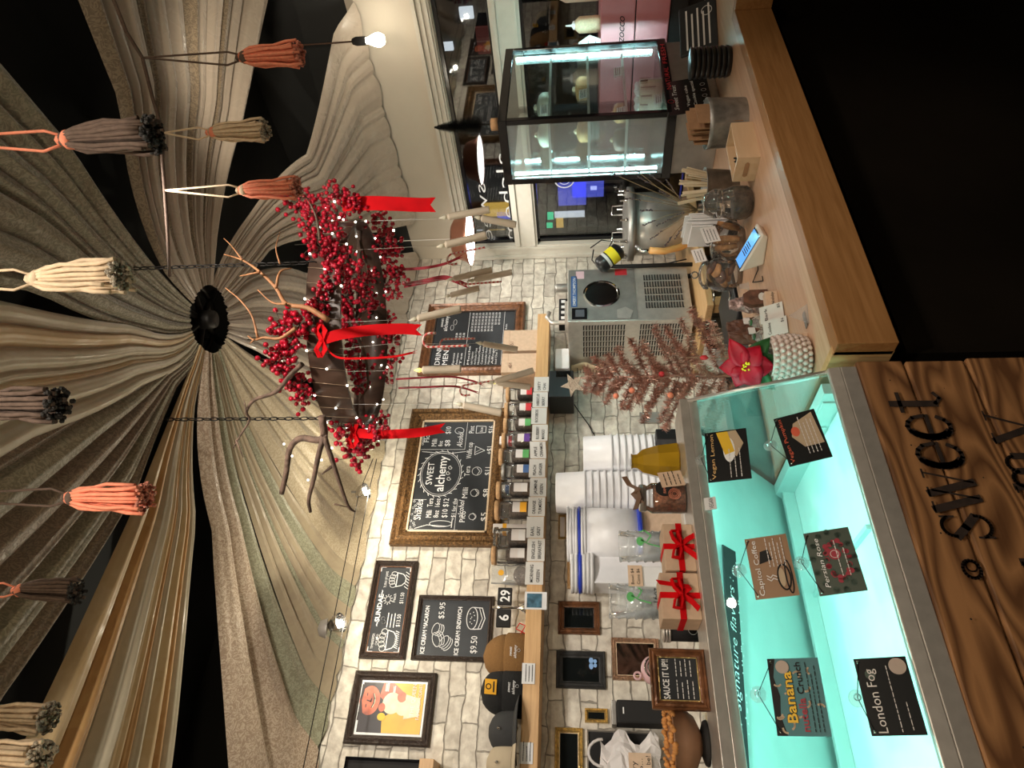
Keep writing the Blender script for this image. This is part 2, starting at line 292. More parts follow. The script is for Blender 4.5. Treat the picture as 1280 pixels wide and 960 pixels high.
        prs = list(zip(rings, rings[1:]))
        if closed: prs.append((rings[-1], rings[0]))
        for a, c in prs:
            for j in range(n):
                q = s.b.faces.new((a[j], a[(j+1) % n], c[(j+1) % n], c[j])); q.smooth = True; q.material_index = m
        if not closed:
            for q in (s.b.faces.new(rings[0][::-1]), s.b.faces.new(rings[-1])): q.material_index = m
    def ball(s, c, r, m=0, sub=1, sc=(1, 1, 1)):
        k = len(s.b.faces); mt = M.Translation(V(c)) @ M.Diagonal((*[r*q for q in sc], 1))
        bmesh.ops.create_icosphere(s.b, subdivisions=sub, radius=1, matrix=mt); s.b.faces.ensure_lookup_table()
        for q in s.b.faces[k:]: q.material_index = m; q.smooth = True
    def ribbon(s, pts, wdir, w, m=0, th=.0012):
        pts = [V(p) for p in pts]; ws = w if isinstance(w, (list, tuple)) else [w]*len(pts); wd = V(wdir).normalized()
        rows = []
        for i, p in enumerate(pts):
            t = (pts[min(i+1, len(pts)-1)]-pts[max(i-1, 0)]).normalized(); n = t.cross(wd).normalized()
            rows.append([s.b.verts.new(p+wd*ws[i]/2+n*th), s.b.verts.new(p-wd*ws[i]/2+n*th), s.b.verts.new(p-wd*ws[i]/2-n*th), s.b.verts.new(p+wd*ws[i]/2-n*th)])
        for a, c in zip(rows, rows[1:]):
            for j in range(4):
                q = s.b.faces.new((a[j], a[(j+1) % 4], c[(j+1) % 4], c[j])); q.material_index = m
        s.b.faces.new(rows[0][::-1]).material_index = m; s.b.faces.new(rows[-1]).material_index = m
    def grid(s, rows, m=0, smooth=True, closed=False):
        R = [[s.b.verts.new(p) for p in r] for r in rows]
        for a, c in zip(R, R[1:]):
            for j in range(len(a)-(0 if closed else 1)):
                k = (j+1) % len(a)
                q = s.b.faces.new((a[j], a[k], c[k], c[j])); q.smooth = smooth; q.material_index = m
    def build(s, name, mats, parent=None, bevel=0, recalc=True, solid=0):
        if recalc: bmesh.ops.recalc_face_normals(s.b, faces=s.b.faces[:])
        me = bpy.data.meshes.new(name); s.b.to_mesh(me); s.b.free()
        for k in (mats if isinstance(mats, (list, tuple)) else [mats]): me.materials.append(MT[k] if isinstance(k, str) else k)
        o = bpy.data.objects.new(name, me); COL.objects.link(o)
        if parent: o.parent = parent; o.location = -_loc(parent)
        if bevel:
            b = o.modifiers.new('bevel', 'BEVEL'); b.width = bevel; b.segments = 2; b.limit_method = 'ANGLE'
        if solid:
            b = o.modifiers.new('solid', 'SOLIDIFY'); b.thickness = solid
        return o
def kids(o): return [c for c in bpy.data.objects if c.parent == o]
def dup(o, parent=None):
    c = o.copy(); COL.objects.link(c); c.parent = parent
    for ch in kids(o): dup(ch, c)
    return c
def struct(mb, name, mats, **k): return tag(mb.build(name, mats, **k), kind='structure')
YB = 3.2; XW = 3.514; ZC = 1.05; YC = 1.19
# ================================================================== the room
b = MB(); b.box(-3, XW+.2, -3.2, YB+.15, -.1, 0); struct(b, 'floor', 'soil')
b = MB(); b.box(-3, XW+.2, -3.2, YB+.15, 3.4, 3.5); struct(b, 'ceiling', 'dgrey')
b = MB(); b.box(-3, XW+.2, YB, YB+.15, 0, 2.93); b.box(-3, XW+.2, YB, YB+.15, 2.93, 3.4, 1); struct(b, 'wall_back', ['brick', 'dgrey'])
b = MB(); b.box(-3.1, -3, -3.2, YB+.15, 0, 3.4); struct(b, 'wall_left', 'cream')
b = MB(); b.box(-3, XW+.2, -3.3, -3.2, 0, 3.4); struct(b, 'wall_front', 'dgrey')
WY0, WY1 = .5, 3.085
b = MB()
b.box(XW, XW+.15, -3.2, YB, 2.34, 2.775); b.box(XW, XW+.15, -3.2, WY0, 0, 2.34); b.box(XW, XW+.15, WY1, YB, 0, 2.34); b.box(XW, XW+.15, WY0, WY1, 0, .95)
b.box(XW, XW+.15, WY0, WY1, 1.9, 2.045); b.box(XW, XW+.15, -3.2, YB, 2.775, 3.4, 1)
struct(b, 'wall_right', ['cream', 'dgrey'])
b = MB()   # stepped casing round the window
for h, z0, z1 in ((.02, 2.345, 2.43), (.032, 2.355, 2.37), (.032, 2.385, 2.4), (.04, 2.415, 2.435)): b.box(XW-h, XW+.001, WY0-.1, WY1+.1, z0, z1)
for h, y0, y1 in ((.02, WY1, WY1+.1), (.032, WY1+.01, WY1+.03), (.04, WY1+.085, WY1+.105)): b.box(XW-h, XW+.001, y0, y1, .95, 2.43)
b.box(XW-.02, XW+.001, WY0, WY1, 1.895, 2.05); b.box(XW-.032, XW+.001, WY0, WY1, 1.91, 1.935); b.box(XW-.032, XW+.001, WY0, WY1, 2.015, 2.035)
struct(b, 'trim_1', 'trim')
for i, (z0, z1) in enumerate(((2.045, 2.34), (.95, 1.9))):
    b = MB(); b.box(XW+.03, XW+.038, WY0+.02, WY1-.02, z0+.015, z1-.015); g = struct(b, 'window_%d' % (i+1), 'winpane')
    b = MB()
    for a in ((WY0, WY1, z0, z0+.02), (WY0, WY1, z1-.02, z1), (WY0, WY0+.025, z0, z1), (WY1-.025, WY1, z0, z1)): b.box(XW+.015, XW+.06, *a)
    b.build('sash', 'gblack', g)
# ------------------------------------------------------------------ lettering on the glass, seen from inside
f = FR((XW+.028, 2.88, 2.2), (0, -1, 0), (0, 0, 1))
b = MB(); f2 = FR((XW+.028, 1.9, 2.2), (0, 1, 0), (0, 0, 1))
p1, p2, p3, p4 = on('x', XW+.028, 606, 230), on('x', XW+.028, 606, 312), on('x', XW+.028, 634, 192), on('x', XW+.028, 634, 316)
f2 = FR((XW+.028, p1.y, p1.z), (0, 1, 0), (0, 0, 1)); b.text(f2, 'sweet', 0, 0, .1, p2.y-p1.y, .001, bold=-.01); f2 = FR((XW+.028, p3.y, p3.z), (0, 1, 0), (0, 0, 1)); b.text(f2, 'alchemy', 0, 0, .12, p4.y-p3.y, .001, bold=-.01)
tag(b.build('window_lettering', 'frost'), 'white reversed lettering sweet alchemy stuck on the upper window pane', 'lettering')
b = MB(); f3 = FR((XW+.028, 2.5, 1.7), (0, 1, 0), (0, 0, 1)); b.ring(f3, .1, 0, .06, .008); b.ring(f3, .1, 0, .035, .005); b.text(f3, 'S', .07, -.03, .09)
tag(b.build('window_logo', 'white'), 'small round white emblem on the lower window pane', 'lettering')
# ------------------------------------------------------------------ ceiling drapery
HUB = V((1.78, 1.91, 3.12))
def noise1(x, k): return sin(x*1.0+k*1.7)+.6*sin(x*2.3+k*3.1)+.35*sin(x*4.1+k*.7)
def drape(label, m, edges, rmax, npl, amp, zo, sag=.02, seed=0, z_in=3.12, nr=36, hem=0):
    """edges: list of (r, ang0, ang1) degrees seen from the hub; rmax(angle) -> outer radius; the cloth runs from the hub ring to the outer edge in radial pleats"""
    ms = m if isinstance(m, list) else [m]
    def ang(r, k):
        for (ra, *A), (rb, *B) in zip(edges, edges[1:]):
            if r <= rb: t = max(0, (r-ra)/(rb-ra)); return A[k]*(1-t)+B[k]*t
        return edges[-1][1+k]
    rnd = random.Random(seed); wd = [rnd.uniform(.45, 1.6) for _ in range(npl)]; sm_ = sum(wd); cuts = [0]
    for q in wd: cuts.append(cuts[-1]+q/sm_)
    aa = [rnd.uniform(.45, 1.25) for _ in range(npl)]; tl = [rnd.uniform(-.5, .5) for _ in range(npl)]; K = 12; cols = []
    for k in range(npl):
        for j in range(K): cols.append((k, j/K))
    cols.append((npl-1, 1.0)); rows = []
    for i in range(nr+1):
        t = i/nr; row = []
        for k, fr in cols:
            v = cuts[k]+(cuts[k+1]-cuts[k])*fr
            r1 = 1.6
            for _q in range(4): r1 = rmax(ang(r1, 0)*(1-v)+ang(r1, 1)*v)
            r = .14+(r1-.14)*t
            a0, a1 = ang(r, 0), ang(r, 1); wdt = rad(a1-a0)*r*(cuts[k+1]-cuts[k])
            A = min(amp*aa[k], wdt*.5)*(1-(.7 if hem or zo < 2.95 else .15)*t)
            x = fr+tl[k]*.35*sin(pi*fr)**2
            pl = -abs(sin(pi*x))**.8+.10*sin(3*2*pi*fr+seed+k)*sin(pi*fr)
            th = rad(a0*(1-v)+a1*v)
            z = z_in+(zo-z_in)*t**2.4-sag*sin(pi*t)+A*pl+.006*sin(r*4+seed)
            if hem and t > .93: z -= hem*((t-.93)/.07)
            row.append((HUB.x+cos(th)*r, HUB.y+sin(th)*r, z))
        rows.append(row)
    b = MB(); R = [[b.b.verts.new(p) for p in rw] for rw in rows]
    for p, q in zip(R, R[1:]):
        for j in range(len(p)-1):
            f = b.b.faces.new((p[j], p[j+1], q[j+1], q[j])); f.smooth = True; f.material_index = (cols[j][0]*7+seed) % 3 % len(ms) if len(ms) > 1 else 0
    return tag(b.build('ceiling_drape', ms, recalc=False), label, 'drape', 'cloth drapes gathered at the ceiling hub')
def to_back(a, lim=9): return min(lim, (YB-.02-HUB.y)/max(.12, sin(rad(a))))
def to_win(a): return (XW-.03-HUB.x)/cos(rad(a))
drape('grey-green patterned drape running to the upper left of the photo, behind the cream tassel', 'dam1', [(.14, -150, -106), (.4, -138, -104), (.9, -127.5, -98), (3, -127, -97)], lambda a: 3.0, 7, .085, 3.08, .02, 1)
drape('smooth ivory satin drape in broad flat folds between the green and brown patterned drapes', ['satin', 'satin2'], [(.14, -178, -150), (.5, -158, -134), (1, -151, -129.5), (3, -149, -130)], lambda a: 3.0, 7, .045, 3.1, .02, 2)
drape('wide brown-green patterned drape beside the coral tassel lowest on the left', ['dam2', 'dam1'], [(.14, -190, -178), (.35, -174, -160), (.8, -178, -151), (1.5, -172.5, -149), (3, -171, -147)], lambda a: 3.0, 6, .08, 3.08, .02, 3)
drape('golden ivory satin drape between two black gaps at the lower left', ['satin2', 'satin', 'goldp'], [(.14, 160, 182), (.33, 165, 180), (.8, 153, 178.5), (1.7, 155.5, 182), (3, 156, 183)], lambda a: 3.0, 9, .05, 3.08, .01, 4)
drape('pink-cream and green damask drape hanging as one fat roll beside the black gap', ['dam3', 'dam3', 'damg'], [(.14, 138, 166), (.35, 134, 161), (.85, 131, 147), (3, 133, 150)], lambda a: to_back(a, 4), 3, .1, 2.82, .02, 5, hem=.05)
drape('sage tan sheer drape with long soft pleats next to the fat damask roll', ['sheer', 'damg', 'sheer'], [(.14, 108, 138), (.35, 112, 134), (.8, 113, 132), (3, 114, 134)], lambda a: to_back(a, 4), 7, .06, 2.80, .03, 6, hem=.05)
drape('cream damask drape hemmed against the top of the brick wall by the spotlights', 'dam4', [(.14, 78, 112), (.5, 76, 114), (1.0, 80, 114), (3, 87, 116)], lambda a: to_back(a, 3), 5, .07, 2.79, .04, 7, hem=.05)
drape('tan pleated drape behind the berry wreath running to the room corner', 'satinp', [(.14, 15, 78), (.31, 12, 74), (.81, 31, 74), (1.3, 34, 76), (3, 36, 78)], lambda a: min(to_back(a, 9), to_win(a) if a < 60 else 9), 10, .07, 2.8, .08, 8, hem=.04)
drape('pale champagne satin drape swagged down to the cream wall over the window', 'satinp', [(.14, -34, 14), (.48, -19, 8), (1.0, -5, 24), (1.7, -14, 29), (2.2, -24, 29), (3, -24, 29)], lambda a: to_win(a), 10, .09, 2.80, .13, 9, hem=.08)
drape('tan and damask drape running to the top edge of the photo behind the bulb cord', ['satinp', 'dam2'], [(.14, -106, -34), (.33, -104, -34), (.86, -77, -24), (1.7, -76, -21), (3, -76, -21)], lambda a: 2.6, 12, .06, 3.08, .03, 10)
# hub in the middle
t = thing('ceiling_hub', 'black iron hub with six spokes at the centre of the drapes', 'bracket', (HUB.x, HUB.y, 3.22))
b = MB(); b.lathe((HUB.x, HUB.y, 3.1), [(.0, 0), (.035, 0), (.04, .02), (.04, .14), (0, .14)], 14); b.build('hub_core', 'chain', t)
for k in range(6):
    a = k*pi/3+.25; b = MB(); b.tube([(HUB.x+cos(a)*.03, HUB.y+sin(a)*.03, 3.16), (HUB.x+cos(a)*.22, HUB.y+sin(a)*.22, 3.2)], .013, 8); b.build('spoke', 'chain', t)
b = MB(); b.tube([(HUB.x+cos(2*pi*i/32)*.15, HUB.y+sin(2*pi*i/32)*.15, 3.19) for i in range(32)], .012, 8, closed=True); b.lathe((HUB.x, HUB.y, 3.19), [(.02, 0), (.02, .21)], 10); b.build('gathering_ring', 'chain', t)
# vent in the ceiling, upper edge
vp = [on('z', 3.37, *p_) for p_ in ((322, -25), (337, -25), (361, 27), (350, 56), (322, 62))]; fv = FR((0, 0, 3.37), (1, 0, 0), (0, 1, 0)); b = MB(); b.prism(fv, [(p_.x, p_.y) for p_ in vp], 0, .03, 0)
cv = sum(vp, V((0, 0, 0)))/5
for i in range(8):
    w_ = (vp[2]-vp[1]).normalized(); u_ = V((w_.y, -w_.x, 0)); c_ = cv+w_*(.05*(i-4)); fq = FR(c_, u_, w_); b.fbox(fq, -.13, .13, 0, .022, .001, .006, 1)
tag(b.build('ceiling_vent', ['frost', 'galv']), 'grey louvred ceiling vent at the top edge beside the drape', 'vent')
# ================================================================== wooden counter (L-shaped)
t = thing('service_counter', 'long oak-fronted service counter with a pale oak top and dark base', 'counter', (1.8, 1.45, 0))
b = MB(); b.box(.97, 3.45, YC, 1.765, 1.02, ZC); b.box(2.53, 3.45, .2, YC, 1.02, ZC); b.build('counter_top', 'oaktop', t)
b = MB(); b.box(.966, 2.53, YC-.03, YC+.012, .925, ZC+.001); b.box(2.5, 2.53, .2, YC-.03, .925, ZC+.001); b.build('front_apron', 'oak', t, bevel=.002)
b = MB(); b.box(.966, .985, YC, 1.765, .925, ZC+.0015); b.build('end_panel', 'oakz', t)
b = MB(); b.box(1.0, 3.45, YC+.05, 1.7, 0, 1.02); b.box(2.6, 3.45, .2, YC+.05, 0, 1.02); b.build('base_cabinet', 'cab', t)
# ================================================================== gelato display case
XE = .93
t = thing('gelato_case', 'stainless and glass gelato display case glowing teal inside, clad in rough pine boards', 'display case', (.2, 1.6, 0))
X0 = -1.2
b = MB(); b.box(X0, XE-.01, 1.24, 2.05, 0, .995); b.build('case_body', 'steeld', t)
b = MB(); b.box(X0, XE, 1.195, 1.24, 1.012, 1.045); b.hexa([(X0, 1.195, 1.045), (XE, 1.195, 1.045), (XE, 1.215, 1.045), (X0, 1.215, 1.045)], [(X0, 1.2, 1.07), (XE, 1.2, 1.07), (XE, 1.212, 1.07), (X0, 1.212, 1.07)])
b.build('front_rail', 'steel', t, bevel=.002)
b = MB(); b.box(X0, XE, 1.31, 1.415, 1.354, 1.375); b.box(X0, XE, 1.31, 1.3125, 1.334, 1.354); b.build('top_rail', 'steel', t, bevel=.003)
b = MB(); b.box(X0, XE, 1.415, 1.62, 1.345, 1.352); b.build('top_glass_shelf', 'pane', t)
GA = V((0, 1.208, 1.06)); GB = V((0, 1.312, 1.354)); gd = (GB-GA).normalized(); GN = V((0, -gd.z, gd.y)); gt = GN*.004
b = MB(); b.hexa([(X0, GA.y, GA.z), (XE-.01, GA.y, GA.z), (XE-.01, GA.y+.005, GA.z), (X0, GA.y+.005, GA.z)], [(X0, GB.y, GB.z), (XE-.01, GB.y, GB.z), (XE-.01, GB.y+.005, GB.z), (X0, GB.y+.005, GB.z)]); b.build('front_glass', 'pane', t)
b = MB(); b.hexa([(XE-.008, 1.21, 1.05), (XE-.008, 1.84, 1.0), (XE-.003, 1.84, 1.0), (XE-.003, 1.21, 1.05)], [(XE-.008, 1.312, 1.354), (XE-.008, 1.42, 1.354), (XE-.003, 1.42, 1.354), (XE-.003, 1.312, 1.354)]); b.build('end_glass', 'pane', t)
b = MB(); b.tube([(XE-.004, 1.205, 1.06), (XE-.004, 1.312, 1.356)], .0045, 6); b.tube([(XE-.004, 1.415, 1.356), (XE-.004, 1.84, 1.01)], .004, 6); b.build('glass_edge_trim', 'steel', t)
# interior
b = MB(); b.box(X0, XE-.012, 1.24, 1.8, .995, 1.028); b.build('display_floor', 'casepan', t)
b = MB(); b.hexa([(X0, 1.80, 1.0), (XE-.012, 1.80, 1.0), (XE-.012, 1.84, 1.0), (X0, 1.84, 1.0)], [(X0, 1.40, 1.35), (XE-.012, 1.40, 1.35), (XE-.012, 1.425, 1.35), (X0, 1.425, 1.35)]); b.build('rear_panel', 'casein', t)
b = MB(); b.box(X0, XE-.02, 1.735, 1.755, 1.028, 1.052); b.box(X0, XE-.02, 1.70, 1.708, 1.028, 1.06); b.build('inner_rail', 'casein', t, bevel=.002)
b = MB(); b.box(.60, .61, 1.3, 1.74, 1.028, 1.04); b.box(XE-.04, XE-.012, 1.24, 1.8, 1.028, 1.075)
for i in range(2): b.box(XE-.045, XE-.04, 1.27+i*.1, 1.35+i*.1, 1.035, 1.07)
b.build('end_ledge', 'casein', t, bevel=.001)
b = MB(); b.box(X0, XE-.05, 1.316, 1.324, 1.346, 1.353); b.build('led_strip', 'ledcase', t)
lamp('case_light', 'AREA', (-.1, 1.338, 1.3515), 8.5, TEAL, 1.9, (-.1, 1.39, 1.03), sy=.02)
# banner inside the case
pb = V((0, 1.80, 1.0)); sb = (V((0, 1.40, 1.35))-pb).normalized(); nb = V((1, 0, 0)).cross(sb)
A_ = onp(pb+nb*.006, nb, 935, 960); B_ = onp(pb+nb*.006, nb, 918, 690)
fb = FR(A_, B_-A_, sb); Lb = (B_-A_).length; hb = (onp(pb+nb*.006, nb, 904, 690)-B_).length
t = thing('flavour_banner', 'long black strip sign reading our signature flavors inside the case', 'sign', A_)
b = MB(); b.fbox(fb, -.45, Lb, 0, hb, 0, .003); b.build('banner_board', 'mblack', t)
b = MB(); b.text(fb, 'our signature flavors :', .03, hb*.34, hb*.6, Lb*.77, .004, shear=.3, bold=-.012)
for i in range(40): b.disc(fb, random.uniform(-.1, Lb), random.choice((-.004, hb*.06)), .002, .004, n=6)
b.build('lettering', 'chalkw', t)
# front boards with burnt lettering
t = thing('plank_cladding', 'rough pine boards on the case front with burnt letters sweet alchemy', 'cladding', (.2, 1.2, 0))
zs = [1.011, .912, .79, .655, .52, .38, .24, .1]
for i, (z1, z0) in enumerate(zip(zs, zs[1:])):
    b = MB(); xe = XE+.012-.004*(i % 2); b.box(X0, xe, 1.192-.003*(i % 3), 1.24, z0+.004, z1); o = b.build('board', 'plank', t, bevel=.004)
fp = FR((0, 1.1855, 0), (1, 0, 0), (0, 0, 1))
def slab(b, x, y, s, ch):
    """serif letters drawn with broad and thin strokes; x,y lower left; s = x-height"""
    w = .17*s; n = .045*s; S = lambda pts, ww, **k: b.stroke(fp, [(x+s*p, y+s*q) for p, q in pts], ww, .0012, **k)
    arc = lambda cx, cy, rx, ry, a0, a1, k=12: [(cx+rx*cos(rad(a0+(a1-a0)*i/k)), cy+ry*sin(rad(a0+(a1-a0)*i/k))) for i in range(k+1)]
    if ch == 's': S(arc(.32, .73, .22, .23, 20, 180), n*1.6); S([(.1, .72), (.3, .5), (.53, .28)], w); S(arc(.32, .27, .24, .25, 0, -165), n*1.6); S([(.54, .68), (.54, .95)], n); S([(.08, .32), (.08, .02)], n); return .66
    if ch == 'w': S([(.05, .97), (.3, .03)], w); S([(.3, .03), (.5, .9)], n); S([(.42, .97), (.68, .03)], w); S([(.68, .03), (.92, .97)], n)
    if ch == 'w': S([(0, .98), (.22, .98)], n); S([(.36, .98), (.56, .98)], n); S([(.8, .98), (1, .98)], n); return 1.05
    if ch == 'e': S(arc(.36, .48, .3, .46, 40, 330), n*2.2); S(arc(.36, .48, .28, .44, 120, 240, 8), w); S([(.1, .47), (.66, .47)], n*2.2); S([(.66, .52), (.6, .78)], n*2); return .76
    if ch == 't': S([(.25, 1.12), (.25, .15)], w); S([(.25, .15), (.4, .02), (.55, .12)], n*2); S([(.02, .93), (.55, .93)], n*2); return .6
    if ch == 'y': S([(.08, .97), (.42, .1)], w); S([(.8, .97), (.3, -.35), (.05, -.4)], n*1.3); S([(0, .98), (.28, .98)], n); S([(.66, .98), (.92, .98)], n); return .95
    if ch in 'mnh':
        hh = 1.5 if ch == 'h' else .97
        S([(.14, hh), (.14, 0)], w); S([(.02, 0), (.28, 0)], n); S([(0, hh), (.14, hh)], n)
        for q in range(2 if ch == 'm' else 1):
            o = .4*q; S(arc(.34+o, .72, .2, .22, 160, 10, 8), n*1.8); S([(.54+o, .74), (.54+o, 0)], w); S([(.42+o, 0), (.68+o, 0)], n)
        return 1.12 if ch == 'm' else .74
    if ch == 'c': S(arc(.36, .48, .3, .46, 45, 315), n*2.2); S(arc(.36, .48, .28, .44, 120, 240, 8), w); return .7
    if ch == 'l': S([(.14, 1.5), (.14, 0)], w); S([(.02, 0), (.28, 0)], n); S([(0, 1.5), (.14, 1.5)], n); return .34
    if ch == 'a': S(arc(.32, .3, .24, .28, 0, 360), n*2.2); S([(.56, .75), (.56, .02)], w); S(arc(.34, .72, .22, .22, 10, 160, 6), n*2); return .72
b = MB(); x = .525
for ch in 'sweet': x += slab(b, x, .874, .088, ch)*.078+.006
x = .30
for ch in 'alchemy': x += slab(b, x, .725, .082, ch)*.088+.007
b.ring(fp, .473, .935, .016, .006, .0015, ry=.014, n=18); b.ring(fp, .478, .934, .009, .003, .0015)
for i in range(30): b.disc(fp, random.uniform(.1, .9), random.uniform(.7, 1.0), random.uniform(.0008, .002), .0015, n=7)
b.build('burnt_lettering', 'burn', t)
# ------------------------------------------------------------------ flavour signs hung on the glass
def sign(px, name_lab, face, draw, sticker=None, cup=None, corner_cups=()):
    c = [onp(GA+GN*.006, GN, *p) for p in px]   # TL, TR, BR, BL in reading order
    O = c[3]; f = FR(O, (c[2]-c[3]+c[1]-c[0]), gd if False else (c[0]-c[3]+c[1]-c[2])); w = ((c[2]-c[3]).length+(c[1]-c[0]).length)/2; h = ((c[0]-c[3]).length+(c[1]-c[2]).length)/2
    f.u = (f.u-f.r*f.u.dot(f.r)).normalized(); f.n = f.r.cross(f.u)
    t = thing('flavour_sign', name_lab, 'sign', O)
    b = MB(); b.fbox(f, 0, w, 0, h, 0, .002); b.build('sign_plate', face[0], t)
    b = MB(); draw(b, f, w, h); b.build('print', face[1:], t)
    cu = onp(GA+GN*.004, GN, *cup); a = f.p(.006, h-.006, .004); d = f.p(w-.006, h-.006, .004)
    b = MB(); b.tube([a, cu+GN*.005, d], .0008, 5); b.build('hanging_string', 'chain', t)
    b = MB(); b.lathe(cu, [(.014, 0), (.012, .002), (.004, .004), (.004, .008), (.006, .009), (0, .011)], 18, ax=GN); b.build('suction_cup', 'cupg', t)
    for k in (.006, w-.006):
        b = MB(); b.lathe(f.p(k, h-.006, .002), [(.003, 0), (.002, .002), (0, .002)], 10, ax=f.n); b.build('rivet', 'chrome', t)
LH = .0042
def lines(b, f, x, y, w, n, dy, m, sw=.0016, seed=1):
    r = random.Random(seed)
    for i in range(n):
        xx = x
        while xx < x+w*(1-.15*(i % 2)):
            l = r.uniform(.003, .009); b.stroke(f, [(xx, y-i*dy), (xx+l, y-i*dy)], sw, LH, m); xx += l+.0025
def d_lemon(b, f, w, h):
    b.prism(f, [(.45*w, .28*h), (.62*w, .55*h), (.97*w, .5*h), (.98*w, .25*h), (.7*w, .1*h)], .0022, .003, 2); b.disc(f, .6*w, .45*h, .25*w, .0032, 3, ry=.14*h)
    b.prism(f, [(.5*w, .55*h), (.97*w, .72*h), (.97*w, .45*h), (.55*w, .32*h)], .0034, .0036, 4)
    b.text(f, 'Vegan Lemon', .04*w, .8*h, .13*h, .9*w, .004, 0); lines(b, f, .05*w, .45*h, .5*w, 3, .12*h, 1)
def d_pump(b, f, w, h):
    b.prism(f, [(.3*w, .5*h), (.55*w, .72*h), (.8*w, .6*h), (.95*w, .1*h), (.3*w, .05*h)], .0022, .0028, 2); b.disc(f, .5*w, .35*h, .2*w, .0032, 3, ry=.28*h)
    b.disc(f, .63*w, .6*h, .1*w, .0035, 4, ry=.1*h); b.text(f, 'Vegan Pumpkin', .04*w, .84*h, .13*h, .9*w, .004, 0); lines(b, f, .15*w, .45*h, .7*w, 4, .09*h, 1)
def d_cap(b, f, w, h):
    b.prism(f, [(.55*w, .75*h), (.75*w, .7*h), (.78*w, .5*h), (.6*w, .45*h)], .0022, .0026, 2)
    b.text(f, 'Capitol Coffee', .04*w, .76*h, .17*h, .9*w, .004, 0); b.ring(f, .3*w, .25*h, .2*w, .003, .003, 2, ry=.14*h); b.disc(f, .3*w, .3*h, .15*w, .0034, 3, ry=.07*h); b.ring(f, .3*w, .14*h, .26*w, .0025, .003, 2, ry=.07*h)
    for k in range(2): b.stroke(f, [(.27*w+k*.05*w, .42*h), (.3*w+k*.05*w, .5*h), (.26*w+k*.05*w, .56*h), (.3*w+k*.05*w, .64*h)], .002, .003, 1)
    lines(b, f, .48*w, .52*h, .45*w, 5, .09*h, 1)
def d_rose(b, f, w, h):
    r = random.Random(4)
    for i in range(26): b.disc(f, w*(.5+.46*cos(i*.48)), h*(.5+.44*sin(i*.48)), .006, .0025, 3, n=7)
    for i in range(34):
        a = i*2*pi/17; b.disc(f, w*(.5+.3*cos(a)*r.uniform(.8, 1.1)), h*(.42+.26*sin(a)*r.uniform(.8, 1.1)), .005, .003, 2 if i % 3 else 3, n=8)
    b.disc(f, .6*w, .45*h, .011, .0034, 2, n=10); b.ring(f, .6*w, .45*h, .007, .001, .0036, 1); b.text(f, 'Persian Rose', .1*w, .72*h, .15*h, .78*w, .004, 0, shear=.2); lines(b, f, .25*w, .4*h, .5*w, 2, .16*h, 1)
def d_ban(b, f, w, h):
    r = random.Random(3)
    for i in range(16):
        x, y = r.uniform(.08, .93)*w, r.uniform(.08, .93)*h; a = r.uniform(0, 6)
        b.stroke(f, [(x+.007*cos(a+k*.4), y+.007*sin(a+k*.4)) for k in range(5)], .003, .0026, 4)
    b.prism(f, [(.0, .8*h), (.25*w, .88*h), (.5*w, .84*h), (.75*w, .92*h), (w, .85*h), (w, h), (0, h)], .0021, .0024, 3)
    b.text(f, 'Banana', .16*w, .57*h, .27*h, .66*w, .0034, 3, bold=.05); b.text(f, 'Banana', .16*w, .57*h, .27*h, .66*w, .004, 0, bold=.02); b.text(f, 'nutella', .05*w, .37*h, .2*h, .42*w, .004, 2, bold=.02); b.text(f, 'Crunch', .52*w, .37*h, .18*h, .42*w, .004, 3, bold=.01); lines(b, f, .05*w, .27*h, .85*w, 3, .08*h, 3, .0012)
    b.disc(f, .88*w, .72*h, .011, .0045, 1, n=20)
def d_lon(b, f, w, h):
    b.text(f, 'London Fog', .03*w, .68*h, .26*h, .82*w, .004, 0); lines(b, f, .04*w, .42*h, .85*w, 1, .2*h, 0, .0012); lines(b, f, .06*w, .22*h, .35*w, 1, .1*h, 0, .0012); b.disc(f, .87*w, .2*h, .013, .003, 1, n=20); b.disc(f, .78*w, .75*h, .008, .0024, 2, n=12)
plum = mat('printed_tan', (.5, .38, .25), .5); MT['tan'] = plum; MT['lemon'] = mat('printed_yellow', (.8, .5, .03), .5); MT['titleo'] = mat('title_orange', (.8, .5, .2), .5); MT['titler'] = mat('title_red', (.7, .12, .06), .5); MT['plate'] = mat('sign_black', (.012, .013, .014), .25); MT['platebr'] = mat('sign_brown', (.3, .17, .09), .35); MT['plategr'] = mat('sign_grey_green', (.07, .09, .07), .35); MT['rosep'] = mat('printed_rose', (.35, .03, .05), .5); MT['sageg'] = mat('printed_green', (.05, .08, .06), .5); MT['sandp'] = mat('sticker_beige', (.45, .36, .3), .5)
sign([(883, 605), (881, 543), (930, 536), (940, 598)], 'black flavour sign reading Vegan Lemon on the case glass', ['plate', 'titleo', 'paper', 'tan', 'white', 'lemon'], d_lemon, cup=(877, 575))
sign([(988, 585), (967, 525), (1018, 512), (1041, 571)], 'black flavour sign reading Vegan Pumpkin with red title on the case glass', ['plate', 'titler', 'paper', 'tan', 'tan', 'titler'], d_pump, cup=(963, 557))
sign([(945, 751), (931, 676), (982, 667), (1000, 744)], 'brown flavour sign reading Capitol Coffee with a cup drawing', ['platebr', 'white', 'paper', 'mblack', 'tan'], d_cap, cup=(924, 713))
sign([(1025, 746), (1004, 668), (1060, 659), (1085, 738)], 'grey-green flavour sign reading Persian Rose with a ring of roses', ['plategr', 'white', 'paper', 'rosep', 'sageg'], d_rose, cup=(1002, 704))
sign([(971, 922), (959, 825), (1021, 823), (1040, 921)], 'blue-grey flavour sign reading Banana nutella Crunch with yellow letters', ['tealp', 'lemon', 'sandp', 'rosep', 'mblack', 'tan'], d_ban, cup=(948, 868))
